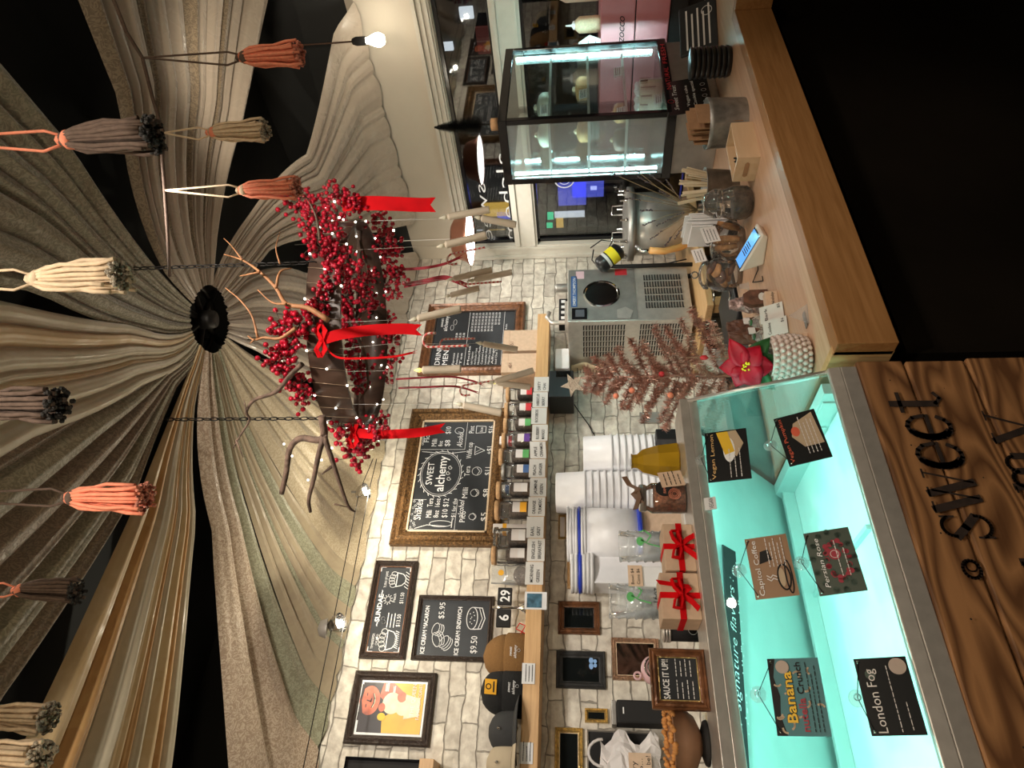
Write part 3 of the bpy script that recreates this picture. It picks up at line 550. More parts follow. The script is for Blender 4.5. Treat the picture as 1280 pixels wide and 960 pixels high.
sign([(1091, 922), (1067, 826), (1132, 820), (1160, 919)], 'black flavour sign reading London Fog at the lower edge of the case glass', ['plate', 'paper', 'sandp', 'sageg'], d_lon, cup=(1072, 873))
LH = .0024
q = onp(GA+GN*.005, GN, 887, 622); f = FR(q, (1, 0, 0), gd); b = MB(); b.fbox(f, -.028, 0, -.012, .012, 0, .001, 0); b.text(f, 'VEGAN', -.026, -.006, .013, .024, .0015, 1)
tag(b.build('vegan_label', ['frost', 'ink']), 'small pale handwritten label reading vegan on the case glass', 'label')
# ================================================================== display fridge
FX0, FX1, FY0, FY1 = 2.405, 2.98, 1.478, 1.78
t = thing('display_fridge', 'black-framed glass countertop display fridge lit by white strips', 'fridge', (2.69, 1.63, ZC))
b = MB(); b.box(FX0+.012, FX1-.012, FY0+.012, FY1-.012, ZC, 1.225); b.build('steel_base', 'steeld', t, bevel=.003)
b = MB(); b.box(FX0, FX1, FY0, FY1, 1.225, 1.262); b.box(FX0, FX1, FY0, FY1, 1.89, 1.925)
for x in (FX0, FX1-.022):
    for y in (FY0, FY1-.022): b.box(x, x+.022, y, y+.022, 1.262, 1.89)
b.build('black_frame', 'gblack', t, bevel=.002)
for a in ((FX0+.022, FX1-.022, FY0+.004, FY0+.009), (FX0+.004, FX0+.009, FY0+.022, FY1-.022), (FX0+.022, FX1-.022, FY1-.009, FY1-.004), (FX1-.009, FX1-.004, FY0+.022, FY1-.022)):
    b = MB(); b.box(*a, 1.262, 1.89); b.build('glass_side', 'hazy' if a[1] < 2.5 else 'pane', t)
for z in (1.41, 1.56, 1.72):
    b = MB(); b.box(FX0+.03, FX1-.03, FY0+.03, FY1-.03, z, z+.006); o = b.build('glass_shelf', 'pane', t); b = MB(); b.box(FX0+.03, FX1-.03, FY0+.028, FY0+.031, z-.002, z+.008); b.box(FX0+.026, FX0+.03, FY0+.03, FY1-.03, z-.002, z+.008); b.build('shelf_edge', 'steel', o)
for x, y in ((FX1-.04, FY0+.028), (FX0+.03, FY1-.035)):
    b = MB(); b.box(x, x+.008, y, y+.008, 1.28, 1.88); b.build('led_tube', 'ledteal', t)
ff = FR((FX0, FY0-.001, 1.225), (1, 0, 0), (0, 0, 1)); b = MB(); b.text(ff, 'FRESH', .36, .008, .026, .16, .001); b.text(ff, 'NATURAL', .16, .008, .026, .17, .001); b.ring(ff, .07, .018, .012, .003); b.build('red_lettering', 'redlab', t)
def fill(name, label, cat, x, y, z, mats, fn, group=None):
    t = thing(name, label, cat, (x, y, z), group); fn(t, x, y, z); return t
def price(x, y, z, r=.0, lab='small white price card on a glass fridge shelf', g='price cards in the fridge'):
    t = thing('price_card', lab, 'card', (x, y, z), g); f = FR((x, y, z), (1, -.25, 0), (0, .2, 1)); b = MB(); b.fbox(f, 0, .05, 0, .035, 0, .001); b.build('card', 'paper', t)
    b = MB(); lines(b, f, .005, .026, .038, 3, .008, 0, .003, int(x*100)); b.build('writing', 'ink', t)
for i, (x, z) in enumerate(((2.55, 1.262), (2.62, 1.566), (2.47, 1.416), (2.78, 1.416), (2.52, 1.726))): price(x, FY0+.045, z+.001)
# cakes and pastries
t = thing('striped_cake', 'pale cream cake with dark drip stripes on the fridge floor', 'cake', (2.655, 1.552, 1.262))
b = MB(); b.lathe((2.655, 1.552, 1.262), [(0, 0), (.066, 0), (.066, .085), (.06, .09), (0, .09)], 24); b.build('cake', 'wax', t)
b = MB()
for i in range(12): a = i*pi/6; b.tube([(2.655+cos(a)*.066, 1.552+sin(a)*.066, 1.35), (2.655+cos(a)*.068, 1.552+sin(a)*.068, 1.35-.03-.03*(i % 3)/2)], .004, 6)
b.build('chocolate_drip', 'cocoa', t)
b = MB()
for i in range(8): a = i*pi/4; b.ball((2.655+cos(a)*.045, 1.552+sin(a)*.045, 1.36), .015, sc=(1, 1, .8))
b.build('icing_rosette', 'paper', t)
for i, (x, y, z, m, r) in enumerate(((2.86, 1.62, 1.566, 'cookie', .05), (2.5, 1.65, 1.416, 'cocoa', .045), (2.78, 1.65, 1.726, 'wax', .06), (2.55, 1.64, 1.726, 'wax', .05), (2.65, 1.62, 1.416, 'cookie', .04), (2.56, 1.64, 1.566, 'cookie', .045))):
    t = thing('pastry', ['golden pastry on the right of the middle fridge shelf', 'dark chocolate cake at the left of the lowest fridge shelf', 'pale round cake at the right of the top fridge shelf', 'smaller pale cake at the left of the top fridge shelf', 'golden bun on the lowest fridge shelf', 'golden pastry at the left of the middle fridge shelf'][i], 'pastry', (x, y, z))
    b = MB(); b.lathe((x, y, z), [(0, 0), (r, 0), (r*1.02, r*.6), (r*.8, r*.9), (r*.3, r*1.05), (0, r*1.05)], 18); b.build('cake', m, t)
    b = MB(); b.ball((x, y, z+r*1.1), r*.25); b.build('topping', 'cottonc', t)
# bottle brush tree
q = (2.43, 1.505); t = thing('bottle_brush_tree', 'small black bottle brush tree on a wooden base on top of the fridge', 'ornament', (*q, 1.925))
b = MB(); b.lathe((*q, 1.925), [(.024, 0), (.024, .028), (.02, .03), (0, .03)], 18); b.build('wood_base', 'cork', t)
b = MB(); r = random.Random(5)
for i in range(5000):
    u = r.random()**.8; z = 1.995+u*.19; R = .05*(1-u)**.75+.004; a = r.uniform(0, 6.3); p = V((*q, z)); e = p+V((cos(a)*R, sin(a)*R, r.uniform(-.01, .004))); s = V((-sin(a), cos(a), 0))*.0016; b.face([p-s, p+s, e])
b.tube([(*q, 1.95), (*q, 2.185)], .003, 6); b.build('bristles', 'brush', t, recalc=False)
# ================================================================== espresso machine at the right edge (pink)
t = thing('espresso_machine', 'pink panelled espresso machine behind the fridge lettered ZOCCO', 'coffee machine', (3.25, 1.4, ZC))
mx0 = 3.1
b = MB(); b.box(mx0, 3.48, 1.0, 1.9, 1.12, 1.20); b.box(mx0+.03, 3.46, 1.05, 1.85, ZC, 1.12); b.build('machine_body', 'mblack', t, bevel=.005)
b = MB(); b.box(mx0-.01, 3.48, .95, 1.85, 1.2, 1.345, 0); b.box(mx0-.01, 3.48, .95, 1.85, 1.35, 1.5, 0); b.box(mx0, 3.47, .96, 1.84, 1.34, 1.36, 1); b.build('pink_panel', ['pink', 'mblack'], t, bevel=.004)
fm = FR((mx0-.011, 1.8, 1.415), (0, -1, 0), (0, 0, 1)); pz, pw2 = on('x', mx0-.012, 779, 20), on('x', mx0-.012, 779, 70); fm = FR(pw2, (0, -1, 0), (0, 0, 1)); b = MB(); b.text(fm, 'MARZOCCO', 0, 0, .03, pw2.y-pz.y, .0, shear=.3, bold=.02); b.build('lettering', 'ink', t)
for i, (y, h) in enumerate(((1.36, .26), (1.5, .16), (1.62, .2), (1.22, .18))):
    t = thing('syrup_bottle', ['tall cream squeeze bottle with a nozzle on the pink machine', 'short cream bottle beside the tall one on the machine', 'brown-topped bottle on the machine next to the fridge', 'cream bottle at the photo edge on the machine'][i], 'bottle', (3.2, y, 1.5))
    b = MB(); b.lathe((3.2, y, 1.5), [(0, 0), (.035, 0), (.037, .02), (.036, h*.6), (.02, h*.72), (0, h*.72)], 18); b.build('bottle_body', ['wax', 'cottonc', 'cocoa', 'wax'][i], t)
    b = MB(); b.lathe((3.2, y, 1.5+h*.7), [(.02, 0), (.018, h*.08), (.005, h*.12), (.003, h*.3), (0, h*.3)], 14); b.build('nozzle', 'white', t)
t = thing('pentagon_sign', 'pale paper arrow-shaped note standing on the pink machine', 'note', (3.12, 1.6, 1.5)); f = FR((3.1, 1.62, 1.5), (0, -1, 0), (0, 0, 1)); b = MB(); b.prism(f, [(0, 0), (.1, .0), (.12, .05), (.09, .1), (.0, .11)], 0, .002); b.build('note_paper', 'paper', t); b = MB(); lines(b, f, .01, .09, .08, 5, .017, 0, .003); b.build('writing', 'ink', t)
# ================================================================== back wall shelf
t = thing('wall_shelf', 'long oak wall shelf carrying the jars and hats', 'shelf', (1.5, 3.1, 1.8))
b = MB(); b.box(-.6, 2.777, 3.0, YB, 1.797, 1.868); b.build('shelf_board', 'oakx', t, bevel=.002)
# framed boards on the wall -------------------------------------------------
def wallrect(pts, off):
    q = [on('y', YB-off, *p) for p in pts]; xs = [p.x for p in q]; zs = [p.z for p in q]
    return min(xs), max(xs), min(zs), max(zs)
def frame(name, label, cat, x0, x1, z0, z1, fw, dep, fm, inner, im='frost', lip=None, y=YB, group=None):
    t = thing(name, label, cat, ((x0+x1)/2, y, z0), group)
    f = FR((x0, y, z0), (1, 0, 0), (0, 0, 1)); w, h = x1-x0, z1-z0
    b = MB(); pr = [(0, 0), (0, dep*.7), (fw*.15, dep), (fw*.35, dep*.75), (fw*.6, dep*.95), (fw*.8, dep*.6), (fw, dep*.45), (fw, 0)]
    cs = []
    for i, (d, hh) in enumerate(pr): cs.append([f.p(d, d, hh), f.p(w-d, d, hh), f.p(w-d, h-d, hh), f.p(d, h-d, hh)])
    for a, c in zip(cs, cs[1:]):
        for k in range(4): b.face([a[k], a[(k+1) % 4], c[(k+1) % 4], c[k]])
    b.build('frame', fm, t)
    if lip:
        b = MB(); l = fw*.12
        for (xa, xb, ya, yb_) in ((fw, w-fw, fw, fw+l), (fw, w-fw, h-fw-l, h-fw), (fw, fw+l, fw, h-fw), (w-fw-l, w-fw, fw, h-fw)): b.fbox(f, xa, xb, ya, yb_, 0, dep*.5)
        b.build('inner_lip', lip, t)
    b = MB(); b.fbox(f, fw*.9, w-fw*.9, fw*.9, h-fw*.9, 0, dep*.3); b.build(inner, im, t)
    return t, FR(f.p(fw, fw, dep*.3), f.r, f.u), w-2*fw, h-2*fw
# 1 big chalk menu
x0, x1, z0, z1 = wallrect([(487, 680), (515, 512), (630, 510), (620, 682)], .03); z0 = 2.03; 
t, f, w, h = frame('chalkboard_menu', 'big chalkboard menu in a carved antique gold frame reading sweet alchemy', 'menu board', x0, x1, z0, z1, .075, .045, 'goldf', 'chalkboard', 'chalk', 'cottonc')
b = MB(); T = lambda s, x, y, sz, ww=None, **k: b.text(f, s, x*w, y*h, sz*h, None if ww is None else ww*w, .001, **k)
cx, cy = .5*w, .66*h; b.ring(f, cx, cy, .2*w, .003, .001, ry=.27*h, n=40); b.ring(f, cx, cy, .185*w, .0015, .001, ry=.25*h, n=40)
for i in range(24): a = i*pi/12; b.stroke(f, [(cx+.2*w*cos(a), cy+.27*h*sin(a)), (cx+.215*w*cos(a+.1), cy+.3*h*sin(a+.1))], .003)
T('SWEET', .5, .76, .12, .2, al='C'); T('alchemy', .5, .6, .17, .32, al='C', bold=.01)
for k in range(3): b.stroke(f, [(cx+(k-1)*.05*w+.018*w*cos(q*.8)*(1-q*.08), cy-.12*h+(k % 2)*.02*h+.035*h*sin(q*.8)*(1-q*.08)) for q in range(9)], .003)
b.stroke(f, [(.02*w, .36*h), (.02*w, .98*h), (.27*w, .98*h), (.27*w, .8*h)], .002); b.stroke(f, [(.02*w, .4*h), (.27*w, .4*h)], .002)
T('Shakes', .1, .84, .13, .17); T('Milli', .12, .71, .1, .06); T('8oz', .12, .62, .09, .06); T('$10', .12, .51, .1, .07); T('Tera', .21, .71, .1, .07); T('16oz', .21, .62, .09, .07); T('$12', .21, .51, .1, .07); T('+$1 for the', .1, .41, .07, .18); T('alcohol', .12, .31, .1, .15, shear=.3)
b.stroke(f, [(.05*w, .5*h), (.06*w, .75*h), (.03*w, .9*h)], .003); b.ring(f, .07*w, .58*h, .025*w, .003, ry=.14*h); b.stroke(f, [(.04*w, .44*h), (.1*w, .44*h)], .004); 
for k in range(14): b.ring(f, (.02+.018*k)*w, (.93+.03*sin(k*2))*h, .008*w, .002, n=8)
b.stroke(f, [(.72*w, .98*h), (.72*w, .38*h), (.98*w, .38*h)], .002); T('Floats', .79, .88, .1, .14); T('Milli', .75, .77, .1, .07); T('8oz', .75, .69, .08, .05); T('$8', .75, .59, .1, .06); T('Tera', .87, .77, .1, .08); T('$10', .87, .6, .1, .07); T('Alcohol', .74, .42, .11, .15, shear=.35)
b.ring(f, .9*w, .48*h, .03*w, .003, ry=.06*h); b.stroke(f, [(.7*w, .36*h), (.68*w, .6*h), (.7*w, .95*h)], .003)
for k in range(10): b.ring(f, (.95-.02*k)*w, .96*h, .008*w, .002, n=8)
for i, (nm, pr, x) in enumerate((('Pico', '$5', .13), ('Milli', '$8', .33), ('Tera', '$11', .52), ('Waffle cup', '+$1', .71), ('Pint', '$16', .91))):
    T(nm, x, .28, .1, (.09, .09, .09, .15, .07)[i], al='C'); T(pr, x, .015, .1, .07, al='C')
    if i == 3: b.stroke(f, [((x-.04)*w, .24*h), (x*w, .11*h), ((x+.04)*w, .24*h)], .003, closed=True); b.stroke(f, [((x-.02)*w, .24*h), ((x+.015)*w, .15*h)], .002)
    elif i == 4: b.stroke(f, [((x-.03)*w, .12*h), ((x+.03)*w, .12*h), ((x+.035)*w, .25*h), ((x-.035)*w, .25*h)], .003, closed=True); T('Ice', x, .16, .06, .04, al='C')
    else: b.ring(f, x*w, .19*h, (.025+.006*i)*w, .003, ry=(.045+.008*i)*h); b.stroke(f, [((x-.03)*w, .18*h), (x*w, .15*h), ((x+.03)*w, .19*h)], .003)
b.build('chalk_lettering', 'chalkw', t)
# 2 drink menu
x0, x1, z0, z1 = wallrect([(519, 467), (536, 381), (657, 377), (640, 464)], .03); z0 = on('y', 3.17, 657, 377).z; z1 = on('y', 3.17, 536, 381).z
t, f, w, h = frame('drink_menu', 'drink menu board in a red-brown carved frame behind the hanging candles', 'menu board', x0, x1, z0, z1, .06, .04, 'bronzef', 'menu_panel', 'chalk', 'brownf')
b = MB(); T = lambda s, x, y, sz, ww=None, **k: b.text(f, s, x*w, y*h, sz*h, None if ww is None else ww*w, .001, **k)
T('DRINK', .04, .87, .09, .34); T('MENU', .04, .78, .09, .34); T('sweet', .72, .9, .05, .16); T('alchemy', .64, .84, .07, .28); b.ring(f, .7*w, .78*h, .05*w, .002, ry=.02*h); b.ring(f, .8*w, .75*h, .05*w, .002, ry=.02*h)
for i, s in enumerate(('Espresso', 'Americano', 'Tea')): T(s, .04, .7-i*.045, .035, .2); T(('$3.00', '$3.50', '$3.50')[i], .5, .7-i*.045, .035, .1)
b.stroke(f, [(.02*w, .575*h), (.98*w, .575*h)], .002)
for i, s in enumerate(('Mocha', 'Latte / Cappuccino', 'Hot Chocolate / Cocoa', 'Hazelnut Mocha', 'Caramel Latte', 'Lavender Honey', 'Matcha Latte', 'Affogato', 'Iced Chai Tea')):
    T(s, .04, .52-i*.041, .034, .22+.02*(len(s) % 9)); T('$4.50 $5.00 $5.50', .62, .52-i*.041, .034, .35) if i < 7 else T('$5.00 $6.00', .74, .52-i*.041, .034, .23)
b.stroke(f, [(.02*w, .14*h), (.98*w, .14*h)], .002)
for i, s in enumerate(('Add flavor shot', 'Oat milk', 'Extra shot')): T(s, .04, .1-i*.04, .032, .22); T('Boba', .45+.2*i, .1, .03, .1) if i < 2 else None
b.build('white_lettering', 'chalkw', t)
# 3 sundae board
x0, x1, z0, z1 = wallrect([(447, 822), (470, 701), (522.5, 701), (505, 823)], .02); z0 = on('y', 3.18, 514, 760).z; z1 = on('y', 3.18, 459, 760).z
t, f, w, h = frame('sundae_board', 'wide sundae chalkboard with two drawn sundaes in a brown beaded frame', 'menu board', x0, x1, z0, z1, .028, .025, 'brownf', 'chalkboard', 'chalk', 'bronzef')
b = MB(); T = lambda s, x, y, sz, ww=None, **k: b.text(f, s, x*w, y*h, sz*h, None if ww is None else ww*w, .001, **k)
T('~SUNDAE~', .5, .76, .2, .42, al='C', bold=.03); T('TIMEKEEPER', .04, .82, .1, .17); T('CHURRO', .08, .7, .1, .12); T('TURN UP JAMS', .74, .72, .11, .2)
def glassdish(cx, cy, r):
    b.stroke(f, [(cx-r, cy+.02*h), (cx-r*.8, cy-.16*h), (cx-r*.3, cy-.26*h), (cx+r*.3, cy-.26*h), (cx+r*.8, cy-.16*h), (cx+r, cy+.02*h)], .004, closed=True)
    for k in range(5): b.ring(f, cx+(k-2)*r*.42, cy+.12*h+.06*h*cos((k-2)*.8), r*.3, .003, ry=.09*h, n=12)
glassdish(.14*w, .42*h, .11*w)
for k in range(9): b.stroke(f, [((.05+.022*k)*w, .1*h), ((.065+.022*k)*w, .2*h)], .003)
b.stroke(f, [(.14*w, .72*h), (.17*w, .78*h), (.15*w, .68*h)], .003)
glassdish(.84*w, .4*h, .085*w)
for k in range(6): b.stroke(f, [((.73+.035*k)*w, .04*h), ((.76+.035*k)*w, .16*h)], .003)
T('$13.50', .36, .12, .17, .14, al='C'); T('$11.50', .62, .12, .17, .13, al='C'); b.ring(f, .6*w, .6*h, .035*w, .003, ry=.08*h)
for i in range(10): a = i*pi/5; b.stroke(f, [(.6*w+.045*w*cos(a), .6*h+.1*h*sin(a)), (.6*w+.06*w*cos(a), .6*h+.14*h*sin(a))], .003)
T('Peach', .62, .37, .12, .1, al='C'); lines(b, f, .28*w, .5*h, .16*w, 3, .1*h, 0, .004); b.ring(f, .34*w, .62*h, .02*w, .003, ry=.05*h); b.ring(f, .38*w, .65*h, .02*w, .003, ry=.05*h)
for (ax, ay, sx, sy) in ((.01, .04, 1, 1), (.99, .04, -1, 1), (.01, .96, 1, -1), (.99, .96, -1, -1)): b.stroke(f, [(ax*w, (ay+.14*sy)*h), (ax*w, ay*h), ((ax+.05*sx)*w, ay*h)], .004)
b.build('chalk_lettering', 'chalkw', t)
# 4 ice cream macaron board
x0, x1, z0, z1 = wallrect([(513.5, 824), (523.7, 744.5), (620, 745), (610, 824)], .02); z0 = on('y', 3.18, 615, 785).z; z1 = on('y', 3.18, 518, 785).z
t, f, w, h = frame('macaron_board', 'chalkboard listing ice cream macaron and ice cream sandwich in a plain dark frame', 'menu board', x0, x1, z0, z1, .022, .02, 'brownf', 'chalkboard', 'chalk')
b = MB(); T = lambda s, x, y, sz, ww=None, **k: b.text(f, s, x*w, y*h, sz*h, None if ww is None else ww*w, .001, **k)
T('ICE CREAM MACARON', .03, .89, .085, .86, bold=.02); T('$5.95', .66, .66, .12, .3); T('ICE CREAM SNDWICH', .02, .4, .085, .86, bold=.02); T('$9.50', .06, .14, .13, .3)
def mac(cx, cy, rx, ry, a):
    for k, (dy, rr) in enumerate(((0, 1), (-.35, 1), (-.7, 1))):
        b.stroke(f, [(cx+(rx*rr*cos(q*pi/8))*cos(a)-(dy*ry*2+ry*sin(q*pi/8)*(1 if k == 0 else .9))*sin(a), cy+rx*rr*cos(q*pi/8)*sin(a)+(dy*ry*2+ry*sin(q*pi/8))*cos(a)) for q in range(16 if k == 0 else 0)]+([(cx+rx*cos(pi+q*pi/8)*cos(a)-(dy*ry*2+ry*sin(pi+q*pi/8))*sin(a), cy+rx*cos(pi+q*pi/8)*sin(a)+(dy*ry*2+ry*sin(pi+q*pi/8))*cos(a)) for q in range(9)] if k else []), .003, closed=(k == 0))
mac(.28*w, .74*h, .13*w, .05*h, .35); mac(.47*w, .76*h, .11*w, .05*h, -.3); mac(.25*w, .62*h, .12*w, .05*h, -.6)
b.ring(f, .68*w, .24*h, .2*w, .004, ry=.08*h); b.stroke(f, [(.48*w, .22*h), (.49*w, .1*h), (.68*w, .05*h), (.87*w, .1*h), (.88*w, .22*h)], .004); b.stroke(f, [(.5*w, .14*h), (.68*w, .09*h), (.86*w, .14*h)], .003)
for k in range(8): b.disc(f, (.58+.03*k)*w, (.24+.035*sin(k*2.3))*h, .01*w, .001, n=8)
b.build('chalk_lettering', 'chalkw', t)
# 5 poster
x0, x1, z0, z1 = wallrect([(427, 929), (443, 838), (546, 841), (536, 930)], .02); z0 = on('y', 3.18, 541, 885).z; z1 = on('y', 3.18, 436, 885).z
t, f, w, h = frame('poster_frame', 'dark framed colour poster of a smiling person with an ice cream sundae', 'poster', x0, x1, z0, z1, .038, .025, 'brownf', 'white_mat', 'white')
MT['pred'] = mat('print_red_skin', (.5, .12, .06), .4, var=.55, vs=18); MT['pyel'] = mat('print_yellow', (.75, .42, .03), .4, var=.15, vs=10); MT['pcream'] = mat('print_cream', (.75, .68, .45), .4, var=.2, vs=30); MT['pdark'] = mat('print_dark', (.02, .012, .012), .4, var=.4, vs=6)
b = MB(); m_ = .01; b.fbox(f, m_, w-m_, m_, h-m_, 0, .0015, 0)
b.prism(f, [(m_, m_), (w-m_, m_), (w-m_, .58*h), (.75*w, .6*h), (.55*w, .35*h), (.3*w, .62*h), (m_, .6*h)], .0016, .0018, 1)
b.prism(f, [(.7*w, .7*h), (w-m_, .66*h), (w-m_, .5*h), (.8*w, .35*h), (.62*w, .35*h), (.6*w, .6*h)], .0019, .002, 2)
b.disc(f, .62*w, .84*h, .27*w, .0022, 2, ry=.155*h, n=30); b.prism(f, [(.36*w, .985*h), (.92*w, .985*h), (.9*w, .93*h), (.62*w, .96*h), (.38*w, .92*h)], .0024, .0026, 0)
b.stroke(f, [(.5*w, .79*h), (.57*w, .765*h), (.66*w, .762*h), (.74*w, .79*h)], .006, .0028, 3); b.stroke(f, [(.49*w, .8*h), (.57*w, .775*h), (.66*w, .772*h), (.75*w, .8*h)], .004, .0029, 0); b.prism(f, [(.36*w, .93*h), (.33*w, .75*h), (.3*w, .7*h), (.25*w, .99*h), (.4*w, .99*h)], .0024, .0026, 0); b.disc(f, .52*w, .885*h, .035*w, .0028, 0, ry=.008*h); b.disc(f, .73*w, .885*h, .035*w, .0028, 0, ry=.008*h); b.stroke(f, [(.62*w, .88*h), (.6*w, .82*h), (.65*w, .815*h)], .005, .0028, 0)
b.disc(f, .58*w, .5*h, .2*w, .003, 3, ry=.14*h); b.disc(f, .52*w, .33*h, .16*w, .0033, 3, ry=.11*h); b.disc(f, .7*w, .36*h, .1*w, .0034, 2, ry=.07*h); b.disc(f, .5*w, .64*h, .08*w, .0035, 2, ry=.05*h); b.disc(f, .33*w, .63*h, .07*w, .0035, 4, ry=.06*h)
b.prism(f, [(.3*w, .3*h), (.75*w, .3*h), (.68*w, .08*h), (.36*w, .08*h)], .0036, .0038, 3)
b.build('poster_print', ['pdark', 'pyel', 'pred', 'pcream', 'lemon'], t)
b = MB(); T = lambda s, x, y, sz, ww=None, **k: b.text(f, s, x*w, y*h, sz*h, ww*w, .0045, **k)
T('THE QUEEN', .35, .16, .08, .6); T('OF CONES', .55, .07, .07, .4); T('FAMILY', .3, .07, .07, .25); lines(b, f, .8*w, .62*h, .15*w, 3, .02*h, 0, .004); lines(b, f, .75*w, .5*h, .15*w, 2, .02*h, 0, .004); b.build('lettering', 'chalkw', t)
# 6 black frame at lower-left edge + shelf-end block
p = on('y', 3.16, 430, 944); q = on('y', 3.16, 528, 948); x1 = p.x
t, f, w, h = frame('framed_board', 'plain black framed board cut off by the left side of the room', 'frame', x1-.5, x1, q.z, p.z, .012, .02, 'gblack', 'black_panel', 'mblack')
p = on('y', 3.1, 536, 950); b = MB(); b.box(p.x-.3, p.x, 3.06, YB, p.z-.03, p.z+.03); tag(b.build('wood_ledge', 'oakx', bevel=.002), 'short oak ledge under the plain black framed board', 'ledge')
# ================================================================== smaller frames and mirrors on the brick
def wframe(name, label, cat, xa, xb, ya, yb, fw, fm, inner, im, lip=None, dep=.02):
    ym = (ya+yb)/2; xm = (xa+xb)/2; z1 = on('y', 3.18, xa, ym).z; z0 = on('y', 3.18, xb, ym).z; X1 = on('y', 3.18, xm, ya).x; X0_ = on('y', 3.18, xm, yb).x
    return frame(name, label, cat, X0_, X1, z0, z1, fw, dep, fm, inner, im, lip)
wframe('bronze_frame', 'small dark picture in a stepped bronze frame under the shelf beside the plastic tubs', 'picture', 697.5, 750, 751, 792, .028, 'bronzef', 'dark_picture', 'dmirror', 'brownf')
t, f, w, h = wframe('charcoal_frame', 'dark mirror in a charcoal wood frame with a blue butterfly sticker', 'mirror', 695, 757, 813, 860, .03, 'greyf', 'mirror_glass', 'dmirror')
b = MB()
for sx in (-1, 1): b.disc(f, w*.78+sx*.012, h*.16+.008, .014, .004, ry=.01, n=12); b.disc(f, w*.78+sx*.009, h*.16-.01, .009, .004, ry=.008, n=12)
b.build('butterfly_sticker', mat('sticker_blue', (.25, .45, .8), .5), t)
wframe('tiny_gold_frame', 'tiny dark picture in a gold frame left of the black dispenser', 'picture', 731, 760, 885, 903, .015, 'brightgold', 'dark_picture', 'dmirror')
wframe('gold_mirror', 'gold beaded mirror at the lower photo edge under the hats', 'mirror', 693, 729, 909, 985, .02, 'brightgold', 'mirror_glass', 'dmirror', 'cottonc')
wframe('copper_mirror', 'square mirror in a carved copper frame behind the pink kitchen gadget', 'mirror', 765, 825, 797, 850, .02, 'coppf', 'mirror_glass', 'mirror', 'cottonc')
MT['photo'] = mat('photo_print_blue', (.06, .14, .2), .3, var=.9, vs=25)
wframe('oak_photo_frame', 'colour photo in a light wood frame half hidden by the tub lids', 'picture', 709, 746, 690, 735, .02, 'oakx', 'photo', 'photo', 'paper')
wframe('slim_photo_frame', 'small pale photo in a thin grey frame behind the clear cups', 'picture', 757, 778, 712, 730, .01, 'steeld', 'photo', 'photo')
wframe('narrow_gold_frame', 'narrow gold frame peeking out above the lids', 'picture', 698, 708, 643, 672, .008, 'brightgold', 'photo', 'paper')
t, f, w, h = wframe('sticker_board', 'black board with small stickers, half covered by a white paper bag', 'board', 734, 820, 913, 990, .008, 'steel', 'black_panel', 'mblack')
b = MB()
for x, y, r, m in ((.04, .12, .014, 0), (.075, .09, .012, 1), (.1, .06, .012, 2), (.12, .1, .014, 3)): b.disc(f, w-x, h-y, r, .004, m, ry=r*1.3, n=12)
b.build('stickers', ['palepink', 'redlab', 'orangelab', 'frost'], t)
# white paper bag with kraft note hung on the board
c = on('y', 3.12, 785, 950); t = thing('paper_bag', 'crumpled white paper carrier bag with a kraft note hanging over the black sticker board', 'bag', c); f = FR(c, (1, 0, 0), (0, 0, 1)); r = random.Random(2); b = MB(); rows = []
for i in range(13):
    row = []
    for j in range(13): row.append(f.p(-.16+.02*j+r.uniform(-.006, .006)+.03*sin(i), -.13+.02*i+r.uniform(-.006, .006), .01+.03*sin(pi*j/12)*sin(pi*i/12)+r.uniform(-.012, .012)))
    rows.append(row)
b.grid(rows, smooth=False); b.grid([[q+V((0, .035, 0)) for q in rw] for rw in rows], smooth=False); b.build('bag_body', 'paper', t)
b = MB(); b.tube([f.p(.02+.05*cos(a*.35), .1+.06*sin(a*.35), .01) for a in range(10)], .006, 6); b.build('bag_handle', 'paper', t)
b = MB(); b.fbox(f, -.12, .02, -.09, -.0, .05, .052); b.build('kraft_note', 'kraft', t)
b = MB(); b.text(f, 'Hungry', -.11, -.03, .03, .1, .053); b.text(f, 'cup...', -.08, -.055, .025, .08, .053); b.text(f, 'be!', -.02, -.085, .025, .03, .053); b.build('note_lettering', 'ink', t)
# black dispenser
p = on('y', 3.08, 771, 890); q = on('y', 3.08, 830, 890); xa = on('y', 3.08, 800, 904).x; xb = on('y', 3.08, 800, 875).x
t = thing('towel_dispenser', 'black and grey wall dispenser with a small white mark', 'dispenser', (xa, 3.1, q.z)); b = MB(); b.box(xa, xb, 3.08, YB, q.z, p.z); b.build('front_cover', 'mblack', t, bevel=.008)
b = MB(); b.box(xa-.002, xb+.004, 3.12, YB-.002, p.z, p.z+.02); b.build('grey_end_cap', 'steeld', t, bevel=.003); b = MB(); b.box(xa, xb, 3.1, YB-.002, q.z-.02, q.z); b.build('grey_end_cap', 'steeld', t, bevel=.003)
f = FR((xb-.03, 3.079, p.z-.03), (1, 0, 0), (0, 0, 1)); b = MB(); b.fbox(f, -.025, .0, 0, .005, 0, .001); b.build('brand_mark', 'white', t)
